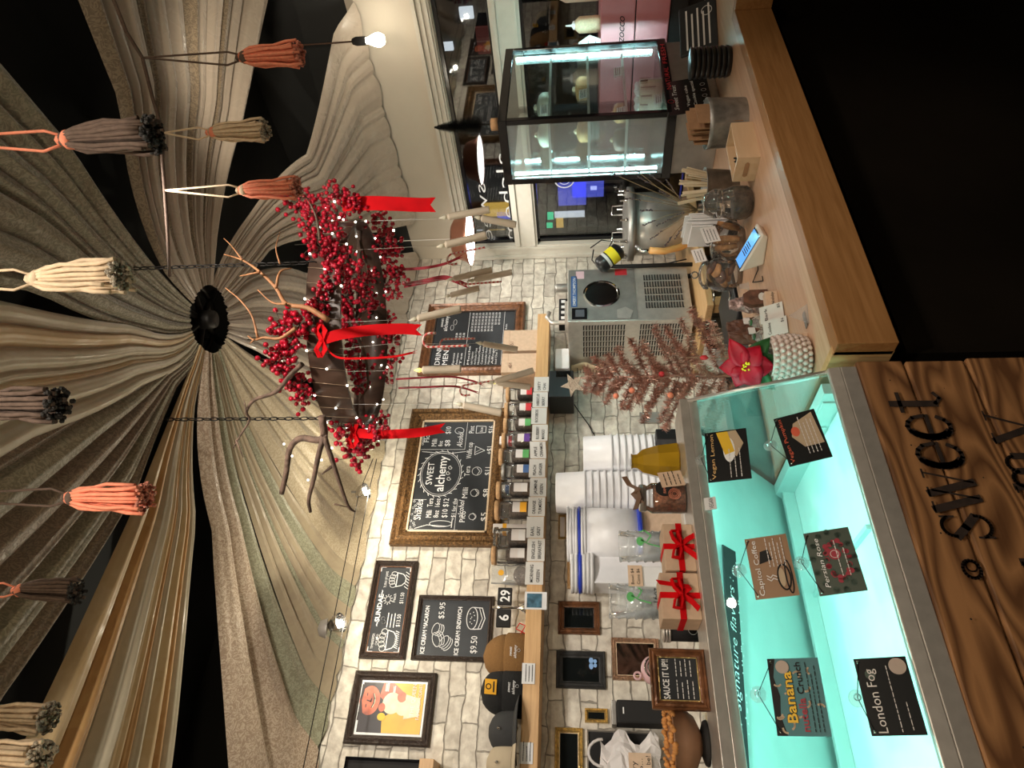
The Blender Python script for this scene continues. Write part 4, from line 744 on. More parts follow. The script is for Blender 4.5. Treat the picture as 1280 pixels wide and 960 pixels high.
# ================================================================== on the shelf
ZS = 1.868
def shx(y): return on('y', 3.08, 665, y).x
for i, (ya, yb, nm) in enumerate(((413.5, 440, '851'), (442.5, 467, '451'))):
    xa, xb = on('y', 3.03, 650, yb).x, on('y', 3.03, 650, ya).x; t = thing('cardboard_box', ['plain kraft cardboard box at the end of the wall shelf', 'plain kraft cardboard box next to the first jar on the shelf'][i], 'box', ((xa+xb)/2, 3.1, ZS))
    b = MB(); b.box(xa+.003, xb-.003, 3.02, 3.18, ZS, ZS+.2); b.build('box_body', 'kraft', t, bevel=.002); b = MB(); b.box(xa+.002, xb-.002, 3.019, 3.181, ZS+.165, ZS+.203); b.build('box_lid', 'kraft', t, bevel=.002)
    f = FR((xa+.03, 3.018, ZS+.14), (1, 0, 0), (0, 0, 1)); b = MB(); b.text(f, nm, 0, 0, .03); b.build('pencil_number', 'cocoa', t)
def jar(name, label, x, r, h, lid, content, labm, grp=None, y=3.09):
    t = thing(name, label, 'jar', (x, y, ZS), grp); o = (x, y, ZS)
    b = MB(); b.lathe(o, [(0, .0), (r*.95, 0), (r, .006), (r, h*.8), (r*.92, h*.86), (r*.92, h*.9)], 20, cap=False); b.build('glass_body', 'jarg', t)
    b = MB(); b.lathe(o, [(0, .004), (r*.9, .004), (r*.92, h*.55), (r*.6, h*.62), (0, h*.63)], 16, cap=False); b.build('tea_leaves', content, t)
    b = MB(); b.lathe(o, [(0, h*.88), (r*1.05, h*.88), (r*1.08, h*.92), (r*1.05, h), (0, h)], 20); b.build('lid', lid, t)
    if labm:
        b = MB(); n = 8; rows = [[(x+cos(a)*(r+.001), y+sin(a)*(r+.001), ZS+zz) for a in [rad(-125+70*k/n) for k in range(n+1)]] for zz in (h*.12, h*.3, h*.5)]
        b.grid(rows[1:], 0); b.grid(rows[:2], 1); b.build('paper_label', ['paper', labm], t)
JL = [(492, .042, .17, 'cork', 'nuts', 'redlab', 'cork-lidded tea jar with a pink and white label, next to the kraft boxes'), (511.5, .042, .172, 'cork', 'tea', 'redlab', 'cork-lidded tea jar with a red-striped label, second from the kraft boxes'),
      (530.5, .04, .172, 'cork', 'tea', 'green', 'cork-lidded jar half full of green tea, third from the kraft boxes'), (550, .043, .175, 'cork', 'tea', 'purple', 'cork-lidded jar with the purple label'),
      (570, .043, .185, 'cork', 'tea', 'green', 'cork-lidded jar with a pale green label'), (588.5, .041, .165, 'galv', 'tea', 'bluelab', 'clip-top jar with a blue and white label'),
      (612, .043, .185, 'cork', 'nuts', 'frost', 'cork-lidded jar with a plain white label and dark contents'), (637, .047, .185, 'cork', 'tea', 'orangelab', 'cork-lidded jar with an orange-striped label'),
      (672, .05, .18, 'jarg', 'nuts', 'frost', 'wide glass jar with a metal clip near the plastic bag'), (694, .042, .185, 'cork', 'tea', 'frost', 'glass jar with the highest cork lid, beside the plastic bag')]
for y, r, h, lid, con, lm, lab in JL: jar('tea_jar', lab, shx(y), r, h, lid, con, lm, 'tea jars on the wall shelf')
for y, lab, lm in ((541, 'small tea box with a pink label behind the jars', 'redlab'), (600, 'small tea box with a blue label standing behind the jars', 'bluelab'), (653, 'small tea pack with an orange label between two jars', 'orangelab')):
    x = shx(y); t = thing('tea_pack', lab, 'packet', (x, 3.16, ZS)); b = MB(); b.box(x-.025, x+.025, 3.15, 3.19, ZS, ZS+.2); b.build('pack', 'paper', t, bevel=.003); b = MB(); b.box(x-.0255, x+.0255, 3.1495, 3.19, ZS+.13, ZS+.15); b.build('pack_stripe', lm, t)
x = shx(718); t = thing('plastic_bag', 'clear plastic bag of tea with an orange sticker on the shelf', 'bag', (x, 3.09, ZS)); rows = []
r = random.Random(8)
for i in range(9): rows.append([(x+(.055-.01*(i/8))*cos(2*pi*j/16)+r.uniform(-.004, .004), 3.09+.035*(1-.8*(i/8)**2)*sin(2*pi*j/16), ZS+.18*i/8) for j in range(16)])
b = MB(); b.grid(rows, closed=True); b.build('bag_film', 'cupg', t)
b = MB(); b.ball((x, 3.09, ZS+.04), .04, sub=2, sc=(1.1, .7, .9)); b.build('bag_contents', 'tea', t)
f = FR((x+.005, 3.052, ZS+.13), (1, 0, 0), (0, 0, 1)); b = MB(); b.disc(f, -.01, 0, .014, .002, h0=0); b.build('round_sticker', 'orangelab', t)
# flip calendar
x = on('y', 3.06, 645, 760).x; t = thing('flip_calendar', 'chrome stand desk calendar flipped to 6 and 29', 'calendar', (x, 3.06, ZS)); 
b = MB(); b.lathe((x, 3.06, ZS), [(.032, 0), (.03, .006), (.01, .03), (.006, .04), (.006, .16), (0, .162)], 18); b.build('chrome_stand', 'chrome', t)
for s, txt, m in ((-1, '6', 0), (1, '29', 0)):
    f = FR((x+s*.05, 3.045, ZS+.105), (1, 0, 0), (0, 0, 1)); b = MB(); b.fbox(f, -.04, .04, -.033, .033, -.02, 0); b.build('number_card', 'mblack', t, bevel=.003)
    b = MB(); b.text(f, txt, 0, -.023, .062, .055 if len(txt) > 1 else .028, .001, al='C', bold=.02); b.build('number', 'white', t)
x = on('y', 3.05, 655, 792).x; t = thing('shelf_ribbon', 'thin red ribbon bow on the shelf between calendar and brown hat', 'ribbon', (x, 3.05, ZS)); b = MB()
b.ribbon([(x, 3.05, ZS+.002), (x+.02, 3.05, ZS+.045), (x+.045, 3.05, ZS+.03), (x+.035, 3.05, ZS+.004), (x+.002, 3.05, ZS+.02), (x-.03, 3.04, ZS+.05)], (0, 1, 0), .01); b.build('ribbon_bow', 'red', t)
# hats
def beanie(y, label, m, logo, tagm=None):
    x = on('y', 3.08, 640, y).x; t = thing('beanie', label, 'hat', (x, 3.08, ZS)); b = MB(); rows = []
    for i in range(15):
        u = i/14; z = .19*u; rr = .095*(1-.05*u) if u < .5 else .095*math.sqrt(max(0, 1-((u-.42)/.58)**2))+.002
        rows.append([(x+rr*cos(2*pi*j/28)*(1+.02*sin(5*j)*u), 3.085+rr*.85*sin(2*pi*j/28), ZS+z) for j in range(28)])
    b.grid(rows, closed=True); b.build('crown', m, t)
    b = MB(); rows = [[(x+(.1+d)*cos(2*pi*j/28), 3.085+(.1+d)*.85*sin(2*pi*j/28), ZS+z) for j in range(28)] for d, z in ((-.002, 0), (.003, .01), (.003, .08), (-.006, .09))]; b.grid(rows, closed=True); b.build('folded_cuff', m, t)
    f = FR((x, 2.995, ZS+.045), (1, 0, 0), (0, 0, 1)); b = MB(); b.text(f, 'sweet', 0, .008, .018, .04, .003, al='C', shear=.3); b.text(f, 'alchemy', 0, -.012, .018, .055, .003, al='C', shear=.3); b.ring(f, .005, -.022, .006, .0015, .003); b.build('embroidery', 'white', t)
    if tagm: f = FR((x-.03, 2.99, ZS+.16), (1, 0, 0), (0, -.2, 1)); b = MB(); b.fbox(f, 0, .06, -.05, .0, 0, .002); b.build('hang_tag', 'orangelab', t); b = MB(); b.ring(f, .03, -.016, .01, .004, .003); b.stroke(f, [(.01, -.038), (.05, -.038)], .006, .003); b.build('tag_print', 'ink', t)
beanie(821, 'brown knitted beanie with folded cuff on the shelf', 'knitb', 1); beanie(865, 'black knitted beanie with a yellow swing tag on the shelf', 'knitk', 1, 1)
def cap(y, label, m, z0=ZS, s=1):
    x = on('y', 3.07, 640, y).x; t = thing('cap', label, 'hat', (x, 3.07, z0)); b = MB(); rows = []
    for i in range(10):
        u = i/9; rr = .09*s*math.sqrt(max(0, 1-(u*.97)**2.6)); rows.append([(x+rr*cos(2*pi*j/24), 3.08+rr*.95*sin(2*pi*j/24), z0+.03+.11*s*u) for j in range(24)])
    b.grid(rows, closed=True); b.build('crown', m, t)
    b = MB(); rows = [[(x+rr*cos(rad(-150+120*j/12)), 3.08+rr*sin(rad(-150+120*j/12))*1.1, z0+.03-k) for j in range(13)] for rr, k in ((.088*s, 0), (.12*s, .008), (.15*s, .02))]; b.grid(rows); b.build('brim', m, t, solid=.004, recalc=False)
    b = MB(); b.ball((x, 2.99, z0+.09), .006, sc=(1, .4, 1.4)); b.build('badge', 'chrome', t)
cap(915, 'charcoal cloth cap on the shelf beside the black beanie', 'capg'); cap(957, 'beige cap cut off at the lower photo edge on the shelf', 'capb')
# cards along the shelf front
CT = [('DIRTY', 'CHAI'), ('HIBISCUS', 'BERRY'), ('ROOIBOS', ''), ('BLUEBERRY', 'MANGO'), ('APPLE', 'CINNAMON'), ('PEACH', 'GINGER'), ('JASMINE', 'GREEN'), ('ORANGE', 'TURMERIC'), ('EARL', 'GREY'), ('ENGLISH', 'BREAKFAST'), ('MORNING', 'GREEN')]
CY = [471, 490, 509.5, 530.5, 551.5, 573.5, 597, 621, 645.5, 673, 702, 731.5]
for i, (a, c) in enumerate(CT):
    xb_, xa_ = on('y', 2.998, 673, CY[i]).x, on('y', 2.998, 673, CY[i+1]).x
    f = FR((xa_+.002, 2.9985, 1.79+.004*(i % 3)), (1, 0, .06 if i == 4 else 0), (0, 0, 1)); w = xb_-xa_-.004; h = .083
    t = thing('tea_name_card', 'white card on the shelf edge handwritten %s %s' % (a.lower(), c.lower()), 'card', f.o, 'name cards along the shelf edge'); b = MB(); b.fbox(f, 0, w, 0, h, 0, .0015); b.build('card', 'card', t)
    b = MB(); b.text(f, a, w*.1, h*.56, .022, min(w*.78, .012*len(a)), .002, bold=.02); (b.text(f, c, w*.1, h*.2, .022, min(w*.82, .012*len(c)), .002, bold=.02) if c else None); b.build('writing', 'ink', t)
for ya, yb, xx, lab in ((740, 762, 670, 'small instant photo hanging on the shelf edge'), (829, 855, 661, 'white price tag for the beanies on the shelf edge'), (928, 955, 658, 'white price tag for the caps on the shelf edge')):
    xa_, xb_ = on('y', 2.998, xx, yb).x, on('y', 2.998, xx, ya).x; z = on('y', 2.998, xx, ya).z; ph = ya == 740; hh = .055 if not ph else .1
    f = FR((xa_, 2.998, z-hh/2), (1, 0, 0), (0, 0, 1)); t = thing('instant_photo' if ph else 'price_tag', lab, 'photo' if ph else 'tag', f.o); b = MB(); b.fbox(f, 0, xb_-xa_, 0, hh, 0, .0015); b.build('card', 'frost', t)
    b = MB()
    if ph: b.fbox(f, .008, xb_-xa_-.008, .022, hh-.01, .0016, .002); b.build('picture', 'photo', t)
    else: lines(b, f, .01, hh*.7, (xb_-xa_)*.8, 3, hh*.25, 0, .003); b.build('writing', 'ink', t)
# ================================================================== below the shelf
ZW = .95
t = thing('back_workbench', 'steel workbench along the brick wall behind the display case', 'workbench', (1, 2.9, 0)); b = MB(); b.box(-.6, 2.35, 2.62, YB-.004, ZW-.03, ZW); b.build('bench_top', 'steel', t); b = MB(); b.box(-.6, 2.35, 2.68, YB-.004, .0, ZW-.03); b.build('bench_base', 'steeld', t)
def tubstack(yc, xtop, n, lab, grp, yy=3.05, r=.11):
    c = on('y', yy, xtop+30, yc); zt = on('y', yy-r, xtop, yc).z; cen = (c.x, yy)
    first = None
    for i in range(n):
        z = zt-.034*i-.15
        if first is None:
            t = thing('plastic_tub', lab, 'tub', (*cen, z), grp); b = MB(); b.lathe((*cen, z), [(r*1.04, 0), (r*1.05, .005), (r*1.04, .012), (r, .013), (r*.93, .145), (r*.9, .15), (0, .15)], 32); b.build('tub_body', 'tub', t); first = t
            t['label'] = lab % 'topmost'
        else:
            t = dup(first); t.location = (*cen, z); t['label'] = lab % (['', 'second', 'third', 'fourth', 'fifth', 'sixth', 'seventh', 'eighth', 'ninth', 'tenth', 'eleventh', 'twelfth', 'thirteenth', 'fourteenth', 'fifteenth', 'sixteenth', 'seventeenth', 'eighteenth'][i]+' from the top')
    return cen, z
ca, za = tubstack(570, 729, 17, 'white upturned tub in the far stack by the tinsel tree, %s', 'upturned tubs in the far stack')
cb2, zb = tubstack(616, 694, 18, 'white upturned tub in the taller stack, %s', 'upturned tubs in the tall stack', r=.108)
for nm, c, z in (('tub_riser', ca, za), ('tub_riser', cb2, zb)):
    b = MB(); b.box(c[0]-.1, c[0]+.1, c[1]-.1, c[1]+.1, ZW, z); tag(b.build(nm, 'mblack'), 'dark block under the %s of white tubs' % ('far stack' if c is ca else 'tall stack'), 'riser') if z > ZW+.02 else bpy.data.objects.remove(b.build(nm, 'mblack'))
c = on('y', 3.0, 765, 668); r_ = .125; zt, zl, zb_ = on('y', 2.9, 708, 668).z, on('y', 2.9, 733, 668).z, on('y', 2.9, 800, 668).z
t = thing('white_bucket', 'big white ice cream bucket with a blue rim at its foot', 'bucket', (c.x, 3.0, zb_)); b = MB(); b.lathe((c.x, 3.0, zb_), [(0, 0), (r_*.97, 0), (r_, zl-zb_-.002), (0, zl-zb_-.002)], 32); b.build('bucket_body', 'tub', t)
b = MB(); b.lathe((c.x, 3.0, zb_-.012), [(0, 0), (r_*1.03, 0), (r_*1.03, .02), (0, .02)], 32); b.build('blue_lid', 'blue', t)
b = MB(); b.box(c.x-.1, c.x+.1, 2.92, 3.1, ZW, zb_-.012); tag(b.build('bucket_riser', 'kraft', bevel=.003), 'cardboard carton under the big white bucket', 'carton')
n = 7
for i in range(n):
    z = zl+(zt-zl)*i/n; hh = (zt-zl)/n-.001; m = 'blue' if i == 2 else 'tub'; ox = -.01*(i % 2); b = MB(); b.lathe((c.x+ox, 3.0, z), [(0, 0), (r_*.98, 0), (r_*1.04, hh*.3), (r_*1.04, hh), (0, hh)], 32)
    tag(b.build('round_cover', m), 'blue lid in the pile on the white bucket' if i == 2 else 'white lid on the bucket, %s of the pile' % ['lowest', 'second from below', '', 'just above the blue lid', 'third from the top', 'second from the top', 'topmost'][i], 'lid', 'lids piled on the white bucket')
c2 = on('y', 3.02, 730, 706)
for i in range(6):
    z = on('y', 3.02, 742, 706).z+.018*i; b = MB(); b.lathe((c2.x-.02, 3.04, z), [(0, 0), (.1, 0), (.105, .006), (.105, .016), (0, .016)], 28)
    tag(b.build('flat_cover', 'blue' if i == 3 else 'frost'), ('blue' if i == 3 else 'white')+' lid, %s in the short pile before the oak photo frame' % ['lowest', 'second', 'third', 'fourth', 'fifth', 'topmost'][i], 'lid', 'lids before the oak photo frame')
zz = on('y', 3.02, 742, 706).z; b = MB(); b.box(c2.x-.1, c2.x+.06, 2.98, 3.12, ZW, zz); tag(b.build('storage_carton', 'tub', bevel=.005), 'white storage box carrying the short pile of lids', 'box')
# small white and black boxes below the shelf
p, q = on('y', 3.1, 694, 450), on('y', 3.1, 712, 450); xa, xb = on('y', 3.1, 703, 463).x, on('y', 3.1, 703, 438).x; b = MB(); b.box(xa, xb, 3.08, YB, q.z, p.z); o = b.build('router_box', 'white', bevel=.006); tag(o, 'small white plastic box on the wall under the shelf end', 'box')
p, q = on('y', 3.0, 686, 480), on('y', 3.0, 717, 480); xa, xb = on('y', 3.0, 700, 496).x, on('y', 3.0, 700, 463).x
t = thing('wall_speaker', 'black box speaker under the shelf beside the white box', 'speaker', (xa, 3.1, q.z)); b = MB(); b.box(xa, xb, 3.0, 3.17, q.z, p.z); b.build('speaker_case', 'black', t, bevel=.005); b = MB(); b.box(xb-.05, xb-.01, 2.996, 3.0, q.z+.02, p.z-.04); b.build('chrome_port', 'chrome', t)
b = MB(); b.tube([on('y', 3.19, *p_) for p_ in ((712, 497), (722, 512), (735, 530), (745, 548))], .003, 6); tag(b.build('speaker_cable', 'mblack'), 'thin black cable running down the bricks from the speaker', 'cable')
p = on('y', 3.19, 812, 522); b = MB(); b.box(p.x-.035, p.x+.035, 3.185, YB, p.z-.055, p.z+.055); tag(b.build('wall_socket', 'steeld', bevel=.003), 'grey socket plate on the bricks behind the tinsel tree', 'socket')
p = on('y', 2.9, 832, 546); b = MB(); b.box(p.x-.03, p.x+.03, 2.87, 2.95, p.z-.25, p.z+.05); tag(b.build('card_terminal', 'black', bevel=.006), 'small black device beside the far tubs', 'device')
# ------------------------------------------------------------------ on the case top
ZT = 1.375
def topx(y, Y=1.4): return on('y', Y, 860, y).x
x = topx(577, 1.42); t = thing('mustard_vase', 'faceted mustard glass vase upside down on the case top', 'vase', (x, 1.42, ZT)); b = MB(); b.lathe((x, 1.42, ZT), [(.042, 0), (.046, .004), (.04, .05), (.03, .085), (.018, .098), (.017, .108), (.02, .112), (0, .112)], 8)
for fc in b.b.faces: fc.smooth = False
b.build('vase_body', 'amber', t)
b = MB(); f = FR((x-.02, 1.382, ZT+.075), (1, .3, 0), (0, 0, 1)); r = random.Random(5)
for i in range(16): b.disc(f, r.uniform(0, .03), r.uniform(-.01, .012), .0012, .0, n=6, h0=-.001)
x = topx(623, 1.38); t = thing('spice_jar', 'glass jar of ground spice with a mandala print and brown bow', 'jar', (x, 1.38, ZT)); b = MB(); b.lathe((x, 1.38, ZT), [(0, 0), (.031, 0), (.034, .004), (.034, .075), (.028, .084), (.028, .1)], 24, cap=False); b.build('glass_body', 'jarg', t)
b = MB(); b.lathe((x, 1.38, ZT+.003), [(0, 0), (.031, 0), (.031, .066), (0, .067)], 20); b.build('ground_spice', mat('spice_orange', (.3, .11, .05), .8, var=.6, vs=160), t)
b = MB(); b.lathe((x, 1.38, ZT+.1), [(.03, -.012), (.031, .0), (.028, .003), (0, .003)], 24); b.build('lid', 'steeld', t)
f = FR((x, 1.38-.0355, ZT+.05), (1, 0, 0), (0, 0, 1)); b = MB(); b.disc(f, .006, .0, .018, .001, h0=-.002, n=24); b.build('round_label', 'mblack', t)
b = MB()
for k, rr in enumerate((.016, .012, .007)): b.ring(f, -.008, -.022, rr*.8, .0012, .002, n=16)
b.text(f, 'FAMILIA', .007, -.004, .008, .026, .0015, al='C'); b.build('mandala_print', 'coral', t)
b = MB(); b.ribbon([(x-.03, 1.345, ZT+.1), (x-.01, 1.34, ZT+.118), (x, 1.338, ZT+.105), (x+.012, 1.34, ZT+.125), (x+.035, 1.345, ZT+.135)], (0, .3, 1), .012); b.ribbon([(x-.045, 1.345, ZT+.115), (x-.02, 1.34, ZT+.105), (x, 1.338, ZT+.11)], (0, .3, 1), .01); b.build('brown_bow', mat('brown_ribbon', (.15, .08, .045), .6), t)
x = topx(598, 1.33); f = FR((x-.016, 1.33, ZT), (1, -.1, .25), (0, .25, 1)); t = thing('kraft_price_card', 'small tilted kraft card with writing before the spice jar', 'card', f.o); b = MB(); b.fbox(f, 0, .036, .004, .055, 0, .001); b.build('card', 'kraft', t); b = MB(); lines(b, f, .004, .043, .026, 4, .01, 0, .0018, 5); b.build('writing', 'ink', t)
def gift(ya, yb, xt, label, yy=1.335, dp=.07, tall=False):
    xa, xb = topx(yb, yy), topx(ya, yy); h = on('y', yy, xt, (ya+yb)/2).z-ZT; t = thing('gift_box', label, 'box', ((xa+xb)/2, yy, ZT)); b = MB(); b.box(xa, xb, yy, yy+dp, ZT, ZT+h); b.build('box_body', 'kraft', t, bevel=.002)
    xm, zm = (xa+xb)/2, ZT+h*.48; b = MB(); b.box(xa-.0008, xb+.0008, yy-.001, yy+dp+.001, zm-.007, zm+.005); b.box(xm-.006, xm+.006, yy-.001, yy+dp+.001, ZT, ZT+h+.001); b.build('ribbon_band', 'red', t)
    b = MB(); y_ = yy-.006
    for s in (-1, 1):
        b.ribbon([(xm, y_, zm), (xm+s*.012, y_-.008, zm+.014), (xm+s*.028, y_-.008, zm+.018), (xm+s*.03, y_-.006, zm+.004), (xm+s*.012, y_-.004, zm-.001), (xm, y_, zm)], (0, 1, .25), .012)
        b.ribbon([(xm, y_, zm), (xm+s*.014, y_-.003, zm-.018), (xm+s*(.03 if s < 0 else .022), y_-.006, zm+(-.034 if not tall else (.045 if s > 0 else -.03)))], (.8*s, .2, .5), .011)
    b.ball((xm, y_-.003, zm), .006); b.build('bow', 'red', t)
gift(716, 774, 826, 'kraft gift box with a big loose red bow nearest the framed sauce sign', tall=True); gift(655, 713, 830, 'kraft gift box with a red ribbon bow next to the spice jar')
x = topx(845, 1.345); xa, xb = topx(885, 1.345), topx(808, 1.345)
t, f, w, h = frame('sauce_sign', 'small framed chalk sign reading sauce it up standing on the case', 'sign', xa, xb, ZT, ZT+.105, .015, .012, 'bronzef', 'black_panel', 'chalk', 'brightgold', y=1.37)
b = MB(); b.text(f, 'SAUCE IT UP!!', .04*w, .74*h, .22*h, .9*w, .001, bold=.02); lines(b, f, .06*w, .55*h, .4*w, 4, .13*h, 0, .0014, 2); lines(b, f, .56*w, .55*h, .38*w, 4, .12*h, 0, .0014, 4); b.build('chalk_lettering', 'chalkw', t)
b = MB(); b.box(xa+.005, xb-.005, 1.37, 1.40, ZT, ZT+.1); b.build('back_box', 'bronzef', t)
# bowl
x = topx(928, 1.44); t = thing('caramel_bowl', 'brown bowl with a crumbly orange rim on a black stand on the case', 'bowl', (x, 1.44, ZT)); b = MB(); b.lathe((x, 1.44, ZT), [(.04, 0), (.038, .006), (.022, .012), (0, .012)], 20); b.build('black_stand', 'mblack', t)
b = MB(); b.lathe((x, 1.44, ZT+.012), [(.02, 0), (.045, .012), (.062, .035), (.068, .055), (.07, .056), (.066, .058), (.058, .04), (0, .02)], 28, cap=False); b.build('bowl_body', mat('caramel_brown', (.3, .16, .09), .4, var=.15), t)
b = MB(); r = random.Random(9)
for i in range(70): a = i*2*pi/70; b.ball((x+cos(a)*.066, 1.44+sin(a)*.066, ZT+.07+r.uniform(-.003, .006)), r.uniform(.004, .007))
b.build('crumb_rim', mat('orange_crumb', (.6, .27, .08), .8, var=.3, vs=80), t)
# pink gadget
x = on('y', 1.5, 815, 838).x; z = on('y', 1.5, 815, 838).z; t = thing('pink_gadget', 'pale pink round appliance with steel rings peeking over the sauce sign', 'appliance', (x, 1.5, 1.353)); b = MB(); b.ball((x, 1.5, z), .026, sub=3, sc=(1.1, 1, .9)); b.lathe((x, 1.5, 1.353), [(.025, 0), (.02, .01), (.015, z-1.353)], 16); b.build('pink_body', 'palepink', t)
b = MB(); b.tube([(x+.02*cos(a*pi/10), 1.476, z-.002+.018*sin(a*pi/10)) for a in range(20)], .0022, 6, closed=True); b.tube([(x+.014*cos(a*pi/10), 1.473, z-.002+.012*sin(a*pi/10)) for a in range(20)], .002, 6, closed=True); b.build('steel_ring', 'chrome', t)
b = MB(); b.tube([(x-.014+.007*cos(a*pi/8), 1.49, z+.031+.007*sin(a*pi/8)) for a in range(16)], .0025, 6, closed=True); b.build('strap_lug', 'palepink', t)
# clear cup stacks behind the gifts
def cups(yc, xt, n, lab, txt, Y=1.9, r=.045, note=None):
    zt = on('y', Y, xt, yc).z; x = on('y', Y, 800, yc).x; first = None
    for i in range(n):
        z = zt-.13-.024*i
        if i == 0:
            t = thing('plastic_cup', lab % 'topmost', 'cup', (x, Y, z), 'clear cups in the stack marked '+txt); b = MB(); b.lathe((x, Y, z), [(0, .002), (r*.72, 0), (r, .125), (r*1.05, .13), (r*1.02, .132)], 24, cap=False); b.build('cup_body', 'cupg', t); first = t
        else: t = dup(first); t.location = (x, Y, z); t['label'] = lab % ['', 'second', 'third', 'fourth', 'fifth', 'sixth', 'seventh', 'eighth', 'ninth', 'tenth'][i]
    f = FR((x, Y-r*1.0, zt-.07), (1, 0, 0), (0, 0, 1)); o = first; b = MB(); b.stroke(f, [(-.02, -.04), (-.012, -.01), (.0, .01)], .004, .002); b.disc(f, -.004, .014, .014, .002, n=10, ry=.011); b.stroke(f, [(-.004, -.006), (.014, -.018), (.03, .0), (.026, .014)], .004, .002); b.build('green_leaf_print', 'green', o)
    b = MB(); b.text(f, txt, -.018, -.062, .022, .04, .003); b.build('size_writing', 'ink', o)
    z = z-.005; b = MB(); b.box(x-.045, x+.045, Y-.045, Y+.045, 1.0, max(1.01, z)); tag(b.build('cup_carton', 'tub'), 'white carton under the clear cups marked '+txt, 'carton')
cups(752, 762, 6, 'clear plastic cup with a green leaf print, %s of the stack marked 16oz', '16oz', r=.047); cups(683, 775, 6, 'clear plastic cup with a green leaf print, %s of the stack marked 12oz', '12oz', r=.045)
f = FR(on('y', 1.84, 804, 733), (1, 0, 0), (0, 0, 1)); t = thing('sundae_note', 'small kraft card with black writing between the two cup stacks', 'card', f.o); b = MB(); b.fbox(f, 0, .06, 0, .04, 0, .001); b.build('card', 'kraft', t); b = MB(); b.text(f, 'Bowl $4', .005, .024, .012, .045, .002); b.text(f, 'Cone $6', .005, .008, .012, .045, .002); b.build('writing', 'ink', t)
b = MB(); b.box(f.o.x, f.o.x+.06, 1.842, 1.9, 1.0, f.o.z+.02); tag(b.build('note_block', 'frost', bevel=.004), 'pale plastic block behind the kraft card between the cups', 'block')
xl = on('y', 1.75, 840, 712).x
for i in range(4):
    b = MB(); b.lathe((xl, 1.87, on('y', 1.87, 850, 712).z+.016*i), [(0, 0), (.045, 0), (.045, .004), (.035, .014), (0, .015)], 22); tag(b.build('clear_cover', 'frost'), 'clear flat cup lid, %s in the pile between the gift boxes' % ['lowest', 'second', 'third', 'topmost'][i], 'lid', 'cup lids between the gift boxes')
b = MB(); b.box(xl-.04, xl+.04, 1.83, 1.91, 1.0, on('y', 1.87, 850, 712).z); tag(b.build('lid_carton', 'kraft'), 'kraft carton under the pile of cup lids', 'carton')
x = on('y', 1.5, 850, 791).x; t = thing('black_tin', 'black printed tin with steel lids stacked on it beside the sauce sign', 'tin', (x, 1.5, 1.353)); z1 = on('y', 1.5, 838, 791).z; b = MB(); b.lathe((x, 1.5, 1.353), [(.018, 0), (.018, z1-1.353), (0, z1-1.353)], 20); b.build('tin_body', 'mblack', t)
b = MB()
for i in range(3): b.lathe((x, 1.5, z1+.006*i), [(0, 0), (.021, .001), (.021, .005), (0, .005)], 20)
b.build('steel_lid', 'steel', t); f = FR((x, 1.481, 1.36), (1, 0, 0), (0, 0, 1)); b = MB(); b.ring(f, 0, .014, .009, .001); b.build('ring_print', 'frost', t)
# ================================================================== ice cream machine, tank and tables
t = thing('machine_table', 'oak table carrying the steel batch machine and the tank', 'table', (3.0, 2.9, 0))
b = MB(); b.box(2.40, 3.50, 2.56, 3.18, .93, .965); b.build('table_top', 'oakx', t, bevel=.003)
for x, y in ((2.44, 2.6), (3.46, 2.6), (2.44, 3.14), (3.46, 3.14)): b = MB(); b.box(x-.03, x+.03, y-.03, y+.03, 0, .93); b.build('leg', 'oakz', t)
MX0, MX1, MY0, MY1, MZ0, MZ1 = 2.515, 2.93, 2.79, 3.18, .99, 1.682
t = thing('batch_machine', 'stainless steel batch ice cream machine with vent slots and a round opening', 'machine', (2.72, 2.98, .965))
b = MB(); b.box(MX0, MX1, MY0, MY1, MZ0, MZ1); b.build('steel_housing', 'steel', t, bevel=.004)
for x, y in ((MX0+.04, MY0+.04), (MX1-.04, MY0+.04), (MX0+.04, MY1-.04), (MX1-.04, MY1-.04)): b = MB(); b.lathe((x, y, .965), [(.015, 0), (.015, .026)], 10); b.build('foot', 'mblack', t)
ff = FR((MX0, MY0-.001, MZ0), (1, 0, 0), (0, 0, 1)); fs = FR((MX0-.001, MY1, MZ0), (0, -1, 0), (0, 0, 1)); Wm = MX1-MX0; Hm = MZ1-MZ0; Dm = MY1-MY0
b = MB(); b.fbox(ff, .008, Wm-.008, Hm*.44, Hm-.006, 0, .002); b.build('front_plate', 'steeld', t)
b = MB(); cx, cz = Wm*.5, Hm*.72
for i in range(36):
    a0, a1 = 2*pi*i/36, 2*pi*(i+1)/36; pr = [(.105, .0025), (.105, .006), (.095, .008), (.09, .003)]
    for (ra, ha), (rb, hb_) in zip(pr, pr[1:]): b.face([ff.p(cx+ra*cos(a0), cz+ra*sin(a0), ha), ff.p(cx+ra*cos(a1), cz+ra*sin(a1), ha), ff.p(cx+rb*cos(a1), cz+rb*sin(a1), hb_), ff.p(cx+rb*cos(a0), cz+rb*sin(a0), hb_)])
b.build('opening_rim', 'chrome', t)
b = MB(); b.disc(ff, cx, cz, .091, .0035, n=36); b.build('round_opening', mat('dark_steel', (.12, .11, .1), .25, 1, var=.4, vs=8), t)
def vents(f, x0, x1, z0, z1, nc, nr, nm='vent_slots'):
    b = MB(); dx = (x1-x0)/nc; dz = (z1-z0)/nr
    for i in range(nc):
        for j in range(nr): b.fbox(f, x0+dx*(i+.12), x0+dx*(i+.88), z0+dz*(j+.2), z0+dz*(j+.8), .0, .003, 0); b.fbox(f, x0+dx*(i+.16), x0+dx*(i+.84), z0+dz*(j+.2), z0+dz*(j+.36), .003, .0045, 1)
    b.build(nm, ['mblack', 'steel'], t)
